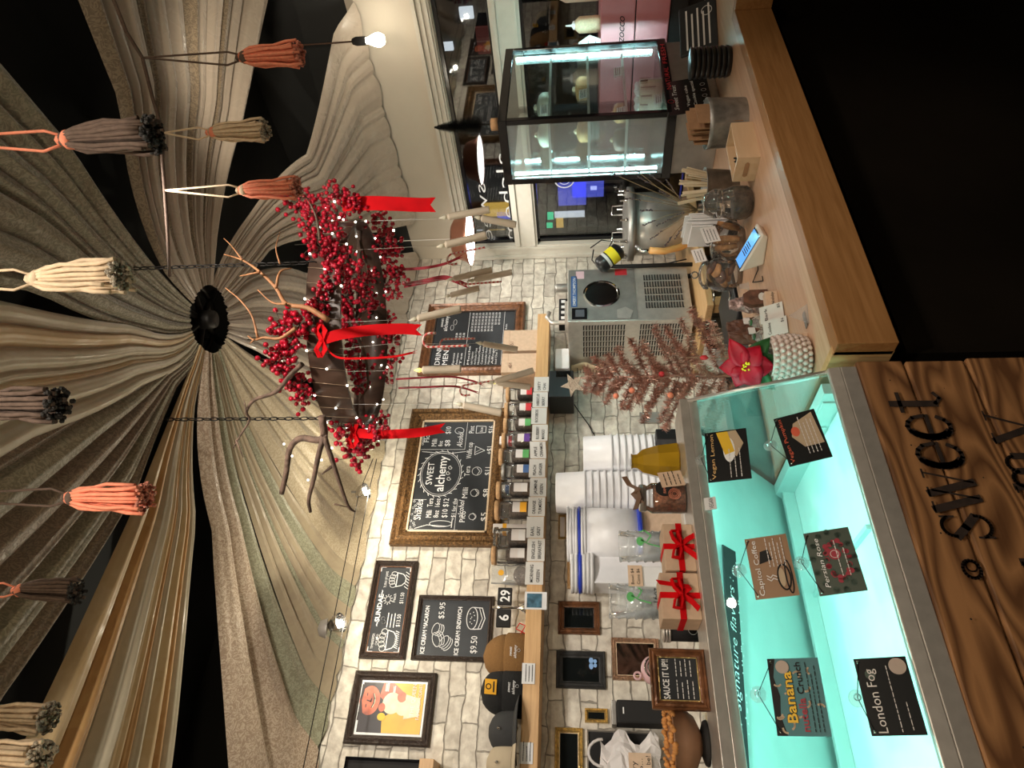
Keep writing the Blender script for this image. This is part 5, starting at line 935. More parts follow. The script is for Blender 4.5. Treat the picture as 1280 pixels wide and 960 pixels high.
vents(ff, Wm*.2, Wm*.86, .04, Hm*.37, 5, 14); vents(fs, Dm*.2, Dm*.93, .04, Hm*.42, 6, 17); vents(fs, Dm*.2, Dm*.93, Hm*.53, Hm*.88, 6, 15)
b = MB(); b.fbox(ff, .11, Wm-.06, Hm-.055, Hm-.02, .002, .004, 0); b.build('blue_name_strip', 'bluelab', t); b = MB(); b.text(ff, 'EMERY THOMPSON', .12, Hm-.047, .024, .22, .0045, bold=.01); b.build('strip_lettering', 'frost', t)
b = MB(); b.fbox(ff, .015, .095, Hm-.11, Hm-.025, .002, .008); b.build('control_panel', 'gblack', t); b = MB(); b.fbox(ff, .028, .082, Hm-.095, Hm-.045, .008, .009); b.build('small_screen', mat('grey_screen', (.1, .11, .13), .2), t)
b = MB(); b.fbox(ff, Wm-.06, Wm-.01, Hm*.5, Hm*.6, .002, .004); b.build('red_label', 'redlab', t); b = MB(); b.fbox(ff, Wm-.08, Wm-.02, Hm*.86, Hm*.93, .002, .004); b.build('warning_label', 'palepink', t)
b = MB(); b.prism(ff, [(.01, Hm*.5), (.07, Hm*.47), (.1, Hm*.53), (.08, Hm*.6), (.02, Hm*.6)], .002, .005); b.build('steel_tag', 'steel', t)
# things above the machine
b = MB(); b.box(2.72, 2.92, 3.02, 3.1, MZ1, MZ1+.06); t = tag(b.build('power_strip', 'black', bevel=.006), 'black socket strip lying on top of the steel batch machine', 'power strip')
b = MB()
for i in range(4): b.box(2.745+.045*i, 2.765+.045*i, 3.015, 3.021, MZ1+.02, MZ1+.045)
b.build('socket_holes', 'frost', t)
b = MB(); b.box(2.66, 2.78, 2.9, 3.05, MZ1, MZ1+.02); b.tube([(2.7, 3.0, MZ1), (2.7, 3.0, MZ1+.1), (2.74, 3.0, MZ1+.13), (2.8, 3.02, MZ1+.12)], .014, 10); tag(b.build('drain_pipe', 'steel'), 'bent grey pipe fitting on top of the batch machine', 'pipe')
b = MB(); b.box(2.98, 3.06, 2.98, 3.1, 1.56, 1.67); b.lathe((3.03, 3.04, 1.67), [(.028, 0), (.028, .09), (.02, .1), (0, .1)], 16); o = b.build('control_box', 'steeld', bevel=.003); tag(o, 'grey electrical box with a round post beside the batch machine', 'box')
b = MB(); b.tube([(3.03, 3.04, 1.1), (3.03, 3.04, 1.56)], .012, 8); b.tube([(3.02, 3.03, .965), (3.03, 3.04, 1.1)], .012, 8); b.build('box_post', 'mblack', o)
# tank
c = at(830, 279, 4.02); tx, ty = c.x, c.y; zt_ = at(786, 279, 4.02).z; R_ = .185
t = thing('steel_tank', 'big upright stainless steel tank with clamped lid behind the counter', 'tank', (tx, ty, .965))
b = MB(); b.lathe((tx, ty, .965), [(0, 0), (.11, 0), (.12, .03), (.16, .1), (R_, .2), (R_, zt_-.965), (0, zt_-.965)], 40); b.build('tank_body', 'steel', t)
b = MB(); b.lathe((tx, ty, zt_-.03), [(R_, 0), (R_+.035, .004), (R_+.035, .04), (R_, .045), (R_*.7, .06), (0, .062)], 40); b.build('flanged_lid', 'steeld', t)
for i in range(10):
    a = i*2*pi/10+.2; b = MB(); b.lathe((tx+cos(a)*(R_+.015), ty+sin(a)*(R_+.015), zt_+.01), [(.012, 0), (.012, .02), (.007, .022), (.007, .05), (0, .05)], 8); b.build('clamp_bolt', 'chrome', t)
b = MB(); ang_ = rad(-130)
for s in (-1, 1):
    x, y = tx+s*.08*.8, ty-s*.08*.6; b = MB(); b.tube([(x-.03, y, zt_+.03), (x-.03, y, zt_+.1), (x+.03, y-.02, zt_+.1), (x+.03, y-.02, zt_+.03)], .006, 8); b.build('lid_handle', 'chrome', t)
b = MB(); px_, py_ = tx-.8*R_*.8, ty+.6*R_*.4
hp = [at(795, 308, 3.83), at(803, 314, 3.8), at(812, 313, 3.78)]; b.tube(hp, .012, 8); b.build('elbow_pipe', 'chrome', t)
b = MB(); b.tube([at(812, 313, 3.78), at(830, 314, 3.78), at(850, 309, 3.8), at(868, 300, 3.83), at(885, 292, 3.85)], .02, 10); b.build('orange_hose', 'orangeh', t)
c0, c1 = at(776, 311, 3.9), at(748, 334, 3.9); t = thing('black_canister', 'tilted black canister with yellow and white labels beside the tank lid', 'canister', c1); ax = (c0-c1).normalized(); L_ = (c0-c1).length
b = MB(); b.lathe(c1, [(0, 0), (.035, 0), (.05, .02), (.05, L_*.9), (.03, L_), (0, L_)], 20, ax=ax); b.build('canister_body', 'black', t)
b = MB(); b.lathe(c1, [(.051, L_*.45), (.051, L_*.75)], 20, ax=ax, cap=False); b.build('yellow_label', 'yellow', t); b = MB(); b.lathe(c1, [(.051, L_*.3), (.051, L_*.4)], 20, ax=ax, cap=False); b.build('white_band', 'frost', t)
b = MB(); b.tube([c1+ax*.02, c1-V((0, 0, .1)), (c1.x, c1.y, .965)], .012, 8); b.build('canister_stay', 'mblack', t)
b = MB(); b.tube([at(742, 312, 3.95), at(740, 325, 3.95), at(748, 335, 3.95), at(765, 302, 3.95), at(752, 300, 3.95), at(738, 310, 3.95)], .004, 6); tag(b.build('black_cable', 'mblack'), 'thin looping black cable above the canister', 'cable')
b = MB(); b.tube([at(781, 333, 3.95), at(810, 331, 3.95), at(835, 329, 3.97), at(858, 324, 3.97)], .004, 6); tag(b.build('machine_cable', 'mblack'), 'black cable running along the bricks beside the batch machine', 'cable')
# ------------------------------------------------------------------ black appliances behind the counter
q0, q1 = on('y', 2.2, 872, 392), on('y', 2.2, 872, 330); z1 = q0.z
t = thing('black_cabinet', 'black undercounter unit with a chrome bow handle behind the counter', 'cabinet', (q0.x, 2.2, 0)); b = MB(); b.box(q0.x, q1.x, 2.2, 2.5, .0, min(z1, .93)); b.build('cabinet_body', 'black', t, bevel=.006)
hp = [on('y', 2.17, *p_) for p_ in ((893, 370), (892, 363), (911, 362), (913, 370))]; b = MB(); b.tube([hp[0]+V((0, .03, 0)), hp[0], hp[1], hp[2], hp[3], hp[3]+V((0, .03, 0))], .005, 8); b.build('bow_handle', 'chrome', t)
q2 = on('y', 2.2, 876, 470); b = MB(); b.box(q2.x, q0.x-.01, 2.2, 2.5, 0, .9); t = tag(b.build('grey_cabinet', mat('graphite', (.03, .032, .035), .4), bevel=.008), 'dark grey low unit with a small engraved nameplate beside the black one', 'cabinet')
qa, qb = on('y', 2.19, 893, 436), on('y', 2.19, 900, 402); b = MB(); f = FR(qa, (1, 0, 0), (0, 0, 1)); w = (qb-qa).x; b.fbox(f, 0, w, -.025, .03, 0, .004); b.build('nameplate', 'gblack', t); b = MB(); b.text(f, 'Electrolux', .02, -.012, .035, w*.85, .005, shear=.3); b.build('plate_lettering', 'steel', t)
# cream scroll papers on the machine side
for i, (xa, xb, y, lab) in enumerate(((716, 755, 462, 'cream paper scroll with writing leaning on the batch machine near the star'), (748, 790, 470, 'second cream paper scroll further down behind the tinsel tree'))):
    p = on('x', 2.49, xa, y); q = on('x', 2.49, xb, y); f = FR((2.49, p.y+.06, q.z), (0, -1, 0), (.05, 0, 1)); t = thing('paper_scroll', lab, 'paper', f.o); h = p.z-q.z; b = MB(); rows = [[f.p(x_, h*k/8+.01*sin(x_*20), .012*sin(k)+.01) for x_ in (0, .04, .08, .12)] for k in range(9)]; b.grid(rows); b.build('paper_sheet', mat('cream_paper%d' % i, (.62, .5, .32), .8), t, solid=.001)
    b = MB(); lines(b, f, .015, h*.85, .085, 8, h*.1, 0, .004, i); 
    for v in b.b.verts: v.co.x -= .026
    b.build('writing', 'ink', t)
# ------------------------------------------------------------------ tinsel tree
c0 = at(718, 480, 1.95); c1 = at(905, 470, 1.95); tx, ty = c1.x, c1.y; bz = ZC
t = thing('tinsel_tree', 'sparse rose-gold tinsel tree with red baubles and a glitter star beside the case', 'tree', (tx, ty, bz))
r = random.Random(11); top = V((tx, ty, c0.z))
b = MB(); b.tube([(tx, ty, bz), (tx+.003, ty, (bz+top.z)/2), top], [.006, .005, .002], 6); b.lathe((tx, ty, bz), [(0, 0), (.04, 0), (.035, .015), (0, .02)], 14); b.build('trunk', 'tinsel', t)
Ht = top.z-bz; tips = []
for i in range(44):
    u = (i+.5)/44; z = bz+.09+(Ht-.13)*u; Lb_ = (.20*(1-u)+.05); a = i*2.4; d = V((cos(a), sin(a), .42)).normalized(); base = V((tx, ty, z)); b = MB(); b.tube([base, base+d*Lb_], .0016, 4)
    for k in range(int(560*Lb_/.2)):
        s = r.uniform(.1, 1); p = base+d*Lb_*s; e = V((r.gauss(0, 1), r.gauss(0, 1), r.gauss(0, 1))).normalized(); e = (e-d*e.dot(d)*.6).normalized()*r.uniform(.01, .02); sd = e.cross(V((r.random(), r.random(), 1))).normalized()*.0011
        b.face([p-sd, p+sd, p+e+sd*.5, p+e-sd*.5])
    b.build('tinsel_branch', 'tinsel', t, recalc=False); tips.append(base+d*Lb_)
f = FR(at(716, 481, 1.93), (.85, -.5, 0), (.02, .03, 1)); b = MB(); pts = [((.036 if k % 2 == 0 else .015)*cos(pi/2+k*pi/5+.15), (.036 if k % 2 == 0 else .015)*sin(pi/2+k*pi/5+.15)) for k in range(10)]; b.prism(f, pts, -.004, .004); b.build('glitter_star', 'cstar', t)
for px in ((827, 468, 1.86), (838, 494, 1.9), (770, 495, 1.95), (858, 505, 1.9), (790, 488, 1.92)):
    b = MB(); b.ball(at(*px), .009, sub=2); b.build('bauble', 'redlab' if px[0] in (827,) else 'coral', t)
t_ = thing('red_tassel_pick', 'tiny red glitter ornament on a wire at the tree foot', 'ornament', at(880, 447, 1.75)); b = MB(); b.ball(at(880, 447, 1.75), .009, sc=(1, .6, 1.4)); b.build('red_drop', 'redlab', t_); b = MB(); b.tube([at(858, 447, 1.75), at(878, 447, 1.75), at(925, 449, 1.75)], .0008, 4); b.build('wire', 'wire', t_)
# ================================================================== on the wooden counter
def gz(X, Y, z=ZC): return on('z', z, X, Y)
def rot_box(b, c, w, d, z0, z1, ang, m=0):
    r_ = V((cos(ang), sin(ang), 0)); u_ = V((-sin(ang), cos(ang), 0)); c = V((c[0], c[1], 0)); q = [c-r_*w/2-u_*d/2, c+r_*w/2-u_*d/2, c+r_*w/2+u_*d/2, c-r_*w/2+u_*d/2]
    b.hexa([(p.x, p.y, z0) for p in q], [(p.x, p.y, z1) for p in q], m)
# grey tin with kraft bags
x, y = 2.09, 1.335; t = thing('mesh_tin', 'grey embossed metal tin holding brown paper bags at the counter edge', 'tin', (x, y, ZC)); b = MB(); rows = [[(x+(.085+k)*cos(2*pi*j/20)*(1 if abs(cos(2*pi*j/20)) < .9 else .96), y+(.075+k)*sin(2*pi*j/20), ZC+z) for j in range(20)] for k, z in ((0, 0), (.004, .11), (.007, .125), (.003, .125), (0, .02), (-.02, .01))]; b.grid(rows, closed=True); b.build('tin_body', 'galv', t)
b = MB(); r = random.Random(3)
for i in range(9): rot_box(b, (x+r.uniform(-.02, .02), y-.045+.011*i), r.uniform(.1, .125), .004, ZC+.02, ZC+.165+r.uniform(-.02, .025), r.uniform(-.15, .15))
o = b.build('paper_bags', 'kraftd'); o.name = 'kraft_bags'; tag(o, 'bundle of brown paper bags standing in the grey embossed tin', 'bags', kind='stuff')
# tin with wooden sticks
x, y = 2.01, 1.53; t = thing('stick_bucket', 'dull zinc bucket of wooden spoons behind the beech box', 'bucket', (x, y, ZC)); b = MB(); b.lathe((x, y, ZC), [(0, 0), (.05, 0), (.062, .11), (.066, .112), (.064, .114), (.058, .108), (.046, .01), (0, .01)], 24); b.build('zinc_bucket', 'galv', t)
r = random.Random(6)
for i in range(14):
    a = r.uniform(0, 6.3); rr = r.uniform(.01, .045); L_ = r.uniform(.14, .19); d = V((cos(a)*.25+.1, sin(a)*.25, 1)).normalized(); p = V((x+cos(a)*rr*.5, y+sin(a)*rr*.5, ZC+.02)); s_ = d.cross(V((cos(a+1), sin(a+1), 0))).normalized()*.006; n_ = d.cross(s_).normalized()*.0015; b = MB()
    b.hexa([p-s_-n_, p+s_-n_, p+s_+n_, p-s_+n_], [p+d*L_-s_-n_, p+d*L_+s_-n_, p+d*L_+s_+n_, p+d*L_-s_+n_]); tag(b.build('wooden_spoon', 'stick'), 'pale flat wooden spoon standing in the zinc bucket', 'spoon', 'wooden spoons in the zinc bucket')
# beech box
A1, A2, A3 = gz(951, 196), gz(941, 152), gz(944, 231); dv = A2-A1; ang = math.atan2(dv.y, dv.x); w_ = dv.length; n_ = V((-sin(ang), cos(ang), 0)); Db = max(.07, (A3-A1).dot(n_)); c = (A1+A2)/2+n_*Db/2; t = thing('beech_box', 'open beech wood box with a heart cut-out and a hand slot', 'box', c); hB = .068
r_ = V((cos(ang), sin(ang), 0)); FB = FR(A1, r_, (0, 0, 1)); b = MB(); T_ = .008; A1 = V((A1.x, A1.y, ZC))
def fb_box(x0, x1, d0, d1, z0, z1):
    P = lambda x_, d_, z_: A1+r_*x_+n_*d_+V((0, 0, z_)); b.hexa([P(x0, d0, z0), P(x1, d0, z0), P(x1, d1, z0), P(x0, d1, z0)], [P(x0, d0, z1), P(x1, d0, z1), P(x1, d1, z1), P(x0, d1, z1)])
fb_box(0, w_, 0, T_, 0, hB); fb_box(0, w_, Db-T_, Db, 0, hB); fb_box(0, T_, T_, Db-T_, 0, hB); fb_box(w_-T_, w_, T_, Db-T_, 0, hB); fb_box(T_, w_-T_, T_, Db-T_, 0, T_); b.build('box_body', 'beech', t)
fh = FR(A1+n_*(Db-T_-.001)+V((0, 0, 0)), r_, (0, 0, 1)); b = MB(); b.prism(fh, [(q_-.12+w_*.55, z_) for q_, z_ in ((.12, .046), (.127, .054), (.132, .052), (.133, .046), (.127, .038), (.12, .032), (.113, .038), (.107, .046), (.108, .052), (.113, .054))], -.001, 0); b.build('heart_cutout', 'mblack', t)
fl_ = FR(A1-r_*.001+n_*Db, -n_, (0, 0, 1)); b = MB(); b.prism(fl_, [(Db*.25, .028), (Db*.75, .028), (Db*.8, .035), (Db*.75, .042), (Db*.25, .042), (Db*.2, .035)], 0, .0012); b.build('hand_slot', 'kraftd', t)
# napkins with a holder
x, y = 1.93, 1.66; t = thing('napkin_holder', 'stack of white paper napkins upright in a wire holder before the steel tank', 'napkins', (x, y, ZC)); b = MB(); r = random.Random(4)
for i in range(7): rot_box(b, (x+.012*(i-3), y+r.uniform(-.004, .004)), .005, .12, ZC+.03, ZC+.17+r.uniform(-.012, .012), rad(-12)+r.uniform(-.04, .04))
b.build('napkin_stack', 'white', t); b = MB(); b.box(x-.055, x+.055, y-.05, y+.05, ZC, ZC+.03); b.tube([(x-.055, y-.06, ZC+.01), (x-.055, y-.06, ZC+.08), (x-.055, y+.06, ZC+.08), (x-.055, y+.06, ZC+.01)], .003, 6); b.build('holder', 'mblack', t)
# dried flowers
t = thing('dried_flowers', 'loose bunch of dried lavender stems leaning before the steel tank', 'flowers', (2.0, 1.7, ZC)); r = random.Random(12); base = at(872, 262, 2.55); base = V((base.x, base.y, base.z)); b = MB(); b2 = MB(); tips = [(762, 214), (790, 208), (800, 222), (775, 235), (786, 250), (800, 262), (815, 215), (822, 240), (805, 285), (812, 300), (820, 282), (832, 306), (845, 298), (840, 270), (830, 225)]
for X, Y in tips:
    e = at(X+r.uniform(-4, 4), Y+r.uniform(-4, 4), 2.55+r.uniform(-.06, .08)); m_ = (base+e)/2+V((r.uniform(-.01, .01), r.uniform(-.01, .01), .012)); b.tube([base, m_, e], .0012, 4)
    d = (e-m_).normalized()
    for k in range(9): b2.ball(e-d*.006*k+V((r.uniform(-.003, .003), r.uniform(-.003, .003), r.uniform(-.003, .003))), .0035, sub=1)
b.tube([base, (base.x, base.y, ZC+.02)], .004, 6); b.build('stems', mat('dry_stem', (.28, .22, .12), .8), t); tag(b2.build('flower_heads', mat('dry_lavender', (.1, .085, .11), .9), t), kind='stuff')
b = MB(); b.lathe((base.x, base.y, ZC), [(0, 0), (.03, 0), (.034, .05), (.022, .09), (.025, .1), (.02, .1)], 18, cap=False); tag(b.build('bud_vase', 'jarg'), 'small clear vase holding the dried lavender stems', 'vase')
# jars
def bigjar(name, label, x, y, r, h, kind):
    t = thing(name, label, 'jar', (x, y, ZC)); o = (x, y, ZC); b = MB()
    if kind == 'clip': prof = [(0, 0), (r*.8, 0), (r, .02), (r*1.02, h*.4), (r*.8, h*.62), (r*.75, h*.68)]
    else: prof = [(0, 0), (r*.7, 0), (r*.72, .008), (r*.98, h*.25), (r*1.02, h*.45), (r*.85, h*.66), (r*.7, h*.72)]
    b.lathe(o, prof, 28, cap=False); b.build('glass_body', 'jarg', t)
    return t, o
t, o = bigjar('clip_jar', 'clip-top glass jar of dark coffee beans in front of the napkins', 1.80, 1.44, .054, .15, 'clip')
b = MB(); b.lathe(o, [(0, .004), (.042, .004), (.051, .02), (.052, .055), (0, .06)], 20); b.build('dark_beans', 'nuts', t)
b = MB(); b.lathe(o, [(.045, .105), (.047, .11), (.047, .12), (.038, .135), (.03, .15), (0, .152)], 24, cap=False); b.build('glass_lid', 'jarg', t); b = MB(); b.tube([(o[0]+.046*cos(a*pi/12), o[1]+.046*sin(a*pi/12), ZC+.1) for a in range(24)], .0018, 5, closed=True); b.tube([(o[0]-.03, o[1]-.045, ZC+.1), (o[0]-.034, o[1]-.055, ZC+.07), (o[0]-.012, o[1]-.06, ZC+.07), (o[0]-.012, o[1]-.05, ZC+.1)], .0018, 5); b.build('wire_clip', 'chrome', t)
t, o = bigjar('cookie_jar', 'low wide glass jar of long golden biscuits with a tilted paper sign', 1.80, 1.60, .068, .115, 'round'); r = random.Random(2)
for i in range(6):
    b = MB(); a = i*.5; p = V((o[0]+r.uniform(-.02, .02), o[1]-.035+.014*i, ZC+.015+.0*i)); d = V((r.uniform(-.3, .3), r.uniform(-.2, .2), 1)).normalized(); b.tube([p, p+d*.035, p+d*.075], [.008, .012, .008], 8); tag(b.build('biscuit', 'cookie'), 'golden finger biscuit in the low wide jar', 'biscuit', 'finger biscuits in the low jar')
b = MB(); b.lathe(o, [(.05, .083), (.058, .09), (.058, .1), (0, .104)], 24, cap=False); b.ball((o[0], o[1], ZC+.115), .012, sub=2); b.build('glass_lid', 'jarg', t)
f = FR(on('y', 1.53, 901, 301), (1, -.5, .35), (-.1, .1, 1)); b = MB(); b.fbox(f, 0, .055, 0, .05, 0, .002); b.build('paper_sign', 'paper', t); b = MB(); lines(b, f, .006, .04, .042, 4, .01, 0, .0022, 3); b.build('writing', 'ink', t)
t, o = bigjar('biscotti_jar', 'tall footed glass jar of brown cookies with a ball knob lid at the counter back', 1.735, 1.695, .06, .15, 'round'); 
for i in range(7):
    b = MB(); a = i*.9; b.lathe((o[0]+.022*cos(a), o[1]+.022*sin(a), ZC+.02+.012*i), [(0, 0), (.024, 0), (.026, .006), (.022, .012), (0, .014)], 14, ax=(cos(a)*.5, sin(a)*.5, 1)); tag(b.build('brown_cookie', 'cookie' if i % 2 else 'cocoa'), 'brown round cookie in the tall footed jar', 'cookie', 'cookies in the footed jar') if i % 2 == 0 else tag(b.build('golden_cookie', 'cookie'), 'golden round cookie in the tall footed jar', 'cookie', 'golden cookies in the footed jar')
b = MB(); b.lathe(o, [(.045, .108), (.052, .112), (.05, .125), (.03, .138), (.008, .142)], 24, cap=False); b.ball((o[0], o[1], ZC+.155), .014, sub=2); b.build('knob_lid', 'jarg', t)
f = FR(on('y', 1.63, 884, 326), (1, -.4, .3), (-.15, .1, 1)); b = MB(); b.fbox(f, 0, .05, 0, .04, 0, .002); b.build('paper_sign', 'paper', t); b = MB(); lines(b, f, .006, .03, .038, 3, .01, 0, .0022, 3); b.build('writing', 'ink', t)
# card reader
Fp, Bp = gz(960.6, 296), gz(955, 331); Ld = (Bp-Fp); Ll = Ld.length; Ld.normalize(); Sd = V((Ld.y, -Ld.x, 0)); t = thing('card_reader', 'white card payment terminal with a glowing blue screen', 'card reader', (Fp+Bp)/2+Sd*.035)
P = lambda a, d, z: Fp+Sd*a+Ld*d+V((0, 0, z)); Wd = .078; b = MB(); b.hexa([P(0, 0, 0), P(Wd, 0, 0), P(Wd, Ll, 0), P(0, Ll, 0)], [P(-.004, -.012, .018), P(Wd+.004, -.012, .018), P(Wd+.004, Ll+.022, .07), P(-.004, Ll+.022, .07)]); b.build('terminal_body', 'plasticw', t, bevel=.005)
sv = P(0, Ll+.022, .07)-P(0, -.012, .018); fs_ = FR(P(0, -.012, .018), Sd, sv); Ls = sv.length
b = MB(); b.fbox(fs_, .004, Wd-.004, .012, Ls-.004, .0004, .0012); b.build('screen_bezel', 'gblack', t); b = MB(); b.fbox(fs_, .008, Wd-.008, .017, Ls-.009, .0012, .0018); b.build('blue_screen', 'screen', t)
b = MB()
for k in range(5): b.stroke(fs_, [(.02, Ls*.42+.008*k), (Wd-.02, Ls*.42+.008*k)], .0035, .0024)
b.build('screen_text', 'ink', t)
b = MB(); b.tube([gz(951, 330)+V((0, 0, .01)), gz(950, 337)+V((0, 0, .006)), gz(942, 353)+V((0, 0, .003)), gz(955, 351)+V((0, 0, .003)), gz(954, 345)+V((0, 0, .003))], .0016, 6); tag(b.build('reader_cable', 'mblack'), 'short black cable lying by the card payment terminal', 'cable')
# goods by the planter
p = gz(936, 358); t = thing('steel_clip', 'small steel clip stand on the counter beside the round label pack', 'clip', p); b = MB(); b.prism(FR(p, (1, -.3, 0), (0, 0, 1)), [(-.012, 0), (.012, 0), (.006, .03), (-.006, .03)], 0, .006); b.build('clip_body', 'steel', t); b = MB(); b.box(p.x-.012, p.x+.014, p.y-.006, p.y+.008, ZC, ZC+.003); b.build('clip_foot', 'steel', t)
p = gz(958, 373); t = thing('choc_pack', 'round-topped brown chocolate pack with a pale oval label', 'packet', p); f = FR((p.x-.03, p.y+.0, ZC), (1, -.25, 0), (0, .1, 1)); b = MB(); b.prism(f, [(0, 0), (.045, 0), (.048, .05), (.036, .07), (.01, .07), (-.003, .05)], 0, .02); b.build('pack_body', 'cocoa', t); b = MB(); b.disc(f, .022, .018, .013, .021, n=18, ry=.01); b.build('oval_label', 'card', t)
p = gz(972, 370); t = thing('kraft_label_box', 'small kraft box with handwriting in front of the chocolate pack', 'box', p); f = FR((p.x-.02, p.y, ZC), (1, -.25, 0), (0, .05, 1)); b = MB(); b.fbox(f, -.012, .035, 0, .035, -.03, 0); b.build('box_body', 'kraft', t, bevel=.002); b = MB(); b.text(f, 'Holiday', -.01, .012, .012, .042, .001, shear=.3); b.build('writing', 'ink', t)
for i, (X, Y, lab, tx_) in enumerate(((980, 392, 'white price card beside the small kraft box', 'Bark'), (985, 410, 'white price card beside the kraft bag', 'Cookie'))):
    p = gz(X, Y); f = FR((p.x-.02, p.y-.005, ZC+.004), (1, -.3, 0), (0, .45, 1)); t = thing('price_card', lab, 'card', f.o); b = MB(); b.fbox(f, 0, .05, 0, .062, -.001, .001); b.build('card', 'card', t); b = MB(); b.text(f, tx_, .006, .042, .011, .036, .002); b.text(f, '$5' if i == 0 else '$6', .034, .008, .01, .012, .002); b.build('writing', 'ink', t)
    p2 = p+V((.01, .045, 0)); r = random.Random(i); t = thing('cellophane_pack', ['clear cellophane bag of pale sweets behind the first white card', 'clear cellophane bag with a green tie behind the second white card'][i], 'packet', p2); b = MB(); rows = []
    for k in range(8): rows.append([(p2.x+(.028+.004*sin(k*2+j*1.3))*(1-.8*(k/7)**3)*cos(2*pi*j/14), p2.y+(.018+.003*cos(j*2.1+k))*(1-.8*(k/7)**3)*sin(2*pi*j/14), ZC+.012*k) for j in range(14)])
    b.grid(rows, closed=True, smooth=False); b.build('film', 'cupg', t); b = MB(); b.ball((p2.x, p2.y, ZC+.03), .022, sub=2, sc=(1, .7, 1.2)); b.build('sweets', 'wax', t); b = MB(); b.tube([(p2.x+.008*cos(a), p2.y+.008*sin(a), ZC+.078) for a in range(6)], .003, 5, closed=True); b.build('tie', 'greenlf', t)
for i, (X, Y, lab) in enumerate(((928, 372, 'purple-grey foil wrapped sweets pack at the counter back'), (928, 400, 'brown foil bag of chocolate bark next to the poinsettia'), (935, 412, 'smaller crinkled brown bag touching the poinsettia leaves'))):
    p = gz(X+22, Y); r = random.Random(i+20); b = MB(); rows = []; p = V((p.x, min(p.y+.03, 1.73), ZC))
    for k in range(9): rows.append([(p.x+(.032+r.uniform(-.006, .006))*(1-.5*(k/8)**2)*cos(2*pi*j/16), p.y+(.022+r.uniform(-.005, .005))*(1-.5*(k/8)**2)*sin(2*pi*j/16), ZC+(.011+.001*i)*k) for j in range(16)])
    b.grid(rows, closed=True, smooth=False); b.face([V(q) for q in rows[-1]]); t = thing('foil_pack', lab, 'packet', p); b.build('foil_bag', 'foil' if i == 0 else 'cocoa', t); b = MB(); b.box(p.x-.014, p.x+.01, p.y-.03, p.y-.027, ZC+.03, ZC+.05); b.build('small_label', 'paper', t)
p = gz(1012, 428); f = FR((p.x-.02, p.y+.005, ZC), (1, -.2, 0), (0, .12, 1)); t = thing('kraft_goods_bag', 'kraft bag hand-lettered Sweet Lil Gift beside the dimpled planter', 'bag', p); b = MB(); b.fbox(f, -.03, .05, 0, .085, -.03, 0); b.build('bag_body', 'kraft', t, bevel=.002); b = MB(); b.text(f, 'Sweet', -.012, .06, .018, .05, .001); b.text(f, 'Lil', .0, .042, .014, .02, .001); b.text(f, 'Gifts', -.008, .018, .02, .05, .001, shear=.3); b.build('writing', 'ink', t)
b = MB(); r = random.Random(5)
for k in range(14): a = k*.45; b.tube([f.p(.01+r.uniform(-.01, .01), .084, -.015), f.p(.01+r.uniform(-.03, .03), .11+r.uniform(0, .01), -.015+r.uniform(-.015, .015))], .002, 4)
b.build('gathered_film', 'cupg', t)
p = gz(1008, 400); t = thing('acrylic_wedge', 'small clear acrylic triangle stand on the counter edge', 'stand', p); f = FR((p.x-.02, p.y-.01, ZC), (1, -.35, 0), (-.1, .2, 1)); b = MB(); b.prism(f, [(0, 0), (.05, 0), (.03, .045)], 0, .003); b.build('acrylic_plate', 'cupg', t); b = MB(); b.box(p.x-.02, p.x+.025, p.y-.004, p.y+.01, ZC, ZC+.003); b.build('acrylic_foot', 'cupg', t)
# planter with poinsettia
c = gz(1026, 447)+V((.035, .035, 0)); x, y = c.x+.015, c.y+.03; t = thing('dimpled_planter', 'cream hobnail planter beside the end of the glass case', 'planter', (x, y, ZC)); b = MB(); prof = [(0, 0), (.035, 0), (.048, .012), (.056, .04), (.055, .07), (.048, .092), (.05, .096), (.045, .096), (.05, .07), (.03, .02)]; b.lathe((x, y, ZC), prof, 30, cap=False); b.build('planter_body', 'pot', t)
b = MB()
for i in range(7):
    z = .012+.0125*i; rr = .052+.004*sin(pi*i/6)-(.003 if i in (0, 6) else 0)
    for j in range(22): a = 2*pi*(j+.5*(i % 2))/22; b.ball((x+cos(a)*rr, y+sin(a)*rr, ZC+z), .0078, sub=1)
tag(b.build('hobnails', 'pot', t), kind='stuff')
t = thing('poinsettia', 'red artificial poinsettia flower with green leaves in the hobnail planter', 'flower', (x, y, ZC+.09)); fc = at(932, 458, 1.62); tow = (EYE-fc).normalized(); F1 = FR(fc, tow.cross(V((0, 0, 1))).normalized()*-1, V((0, 0, 1))); rr_ = V((0, 0, 1)).cross(tow).normalized(); uu = tow.cross(rr_); F1 = FR(fc, rr_, uu)
def petal(b, ang, L_, w, lift, fr=F1):
    d = (cos(ang), sin(ang)); n = (-d[1], d[0]); rows = []
    for k in range(7):
        u = k/6; ww = w*1.25*sin(pi*min(.995, .06+.94*u**.8)); zz = lift+.012*sin(u*2.2)-.02*u*u
        rows.append([fr.p(d[0]*L_*u+n[0]*ww*s, d[1]*L_*u+n[1]*ww*s, zz+(-.004 if s == 0 else 0)) for s in (-1, -.5, 0, .5, 1)])
    b.grid(rows)
for i, (a, L_, w) in enumerate(((1.3, .062, .021), (.2, .078, .019), (2.4, .055, .021), (3.4, .058, .024), (4.4, .068, .024), (5.4, .06, .022))): b = MB(); petal(b, a+.3, L_, w, .004*(i % 2)); b.build('red_bract', 'poin', t, solid=.0008)
for i, a in enumerate((4.9, 5.6, 4.0)): b = MB(); petal(b, a, .09, .02, -.015); b.build('green_leaf', 'greenlf', t, solid=.0008)
b = MB(); r = random.Random(1)
for i in range(12): b.ball(F1.p(r.uniform(-.01, .01), r.uniform(-.008, .008), .012), .0028)
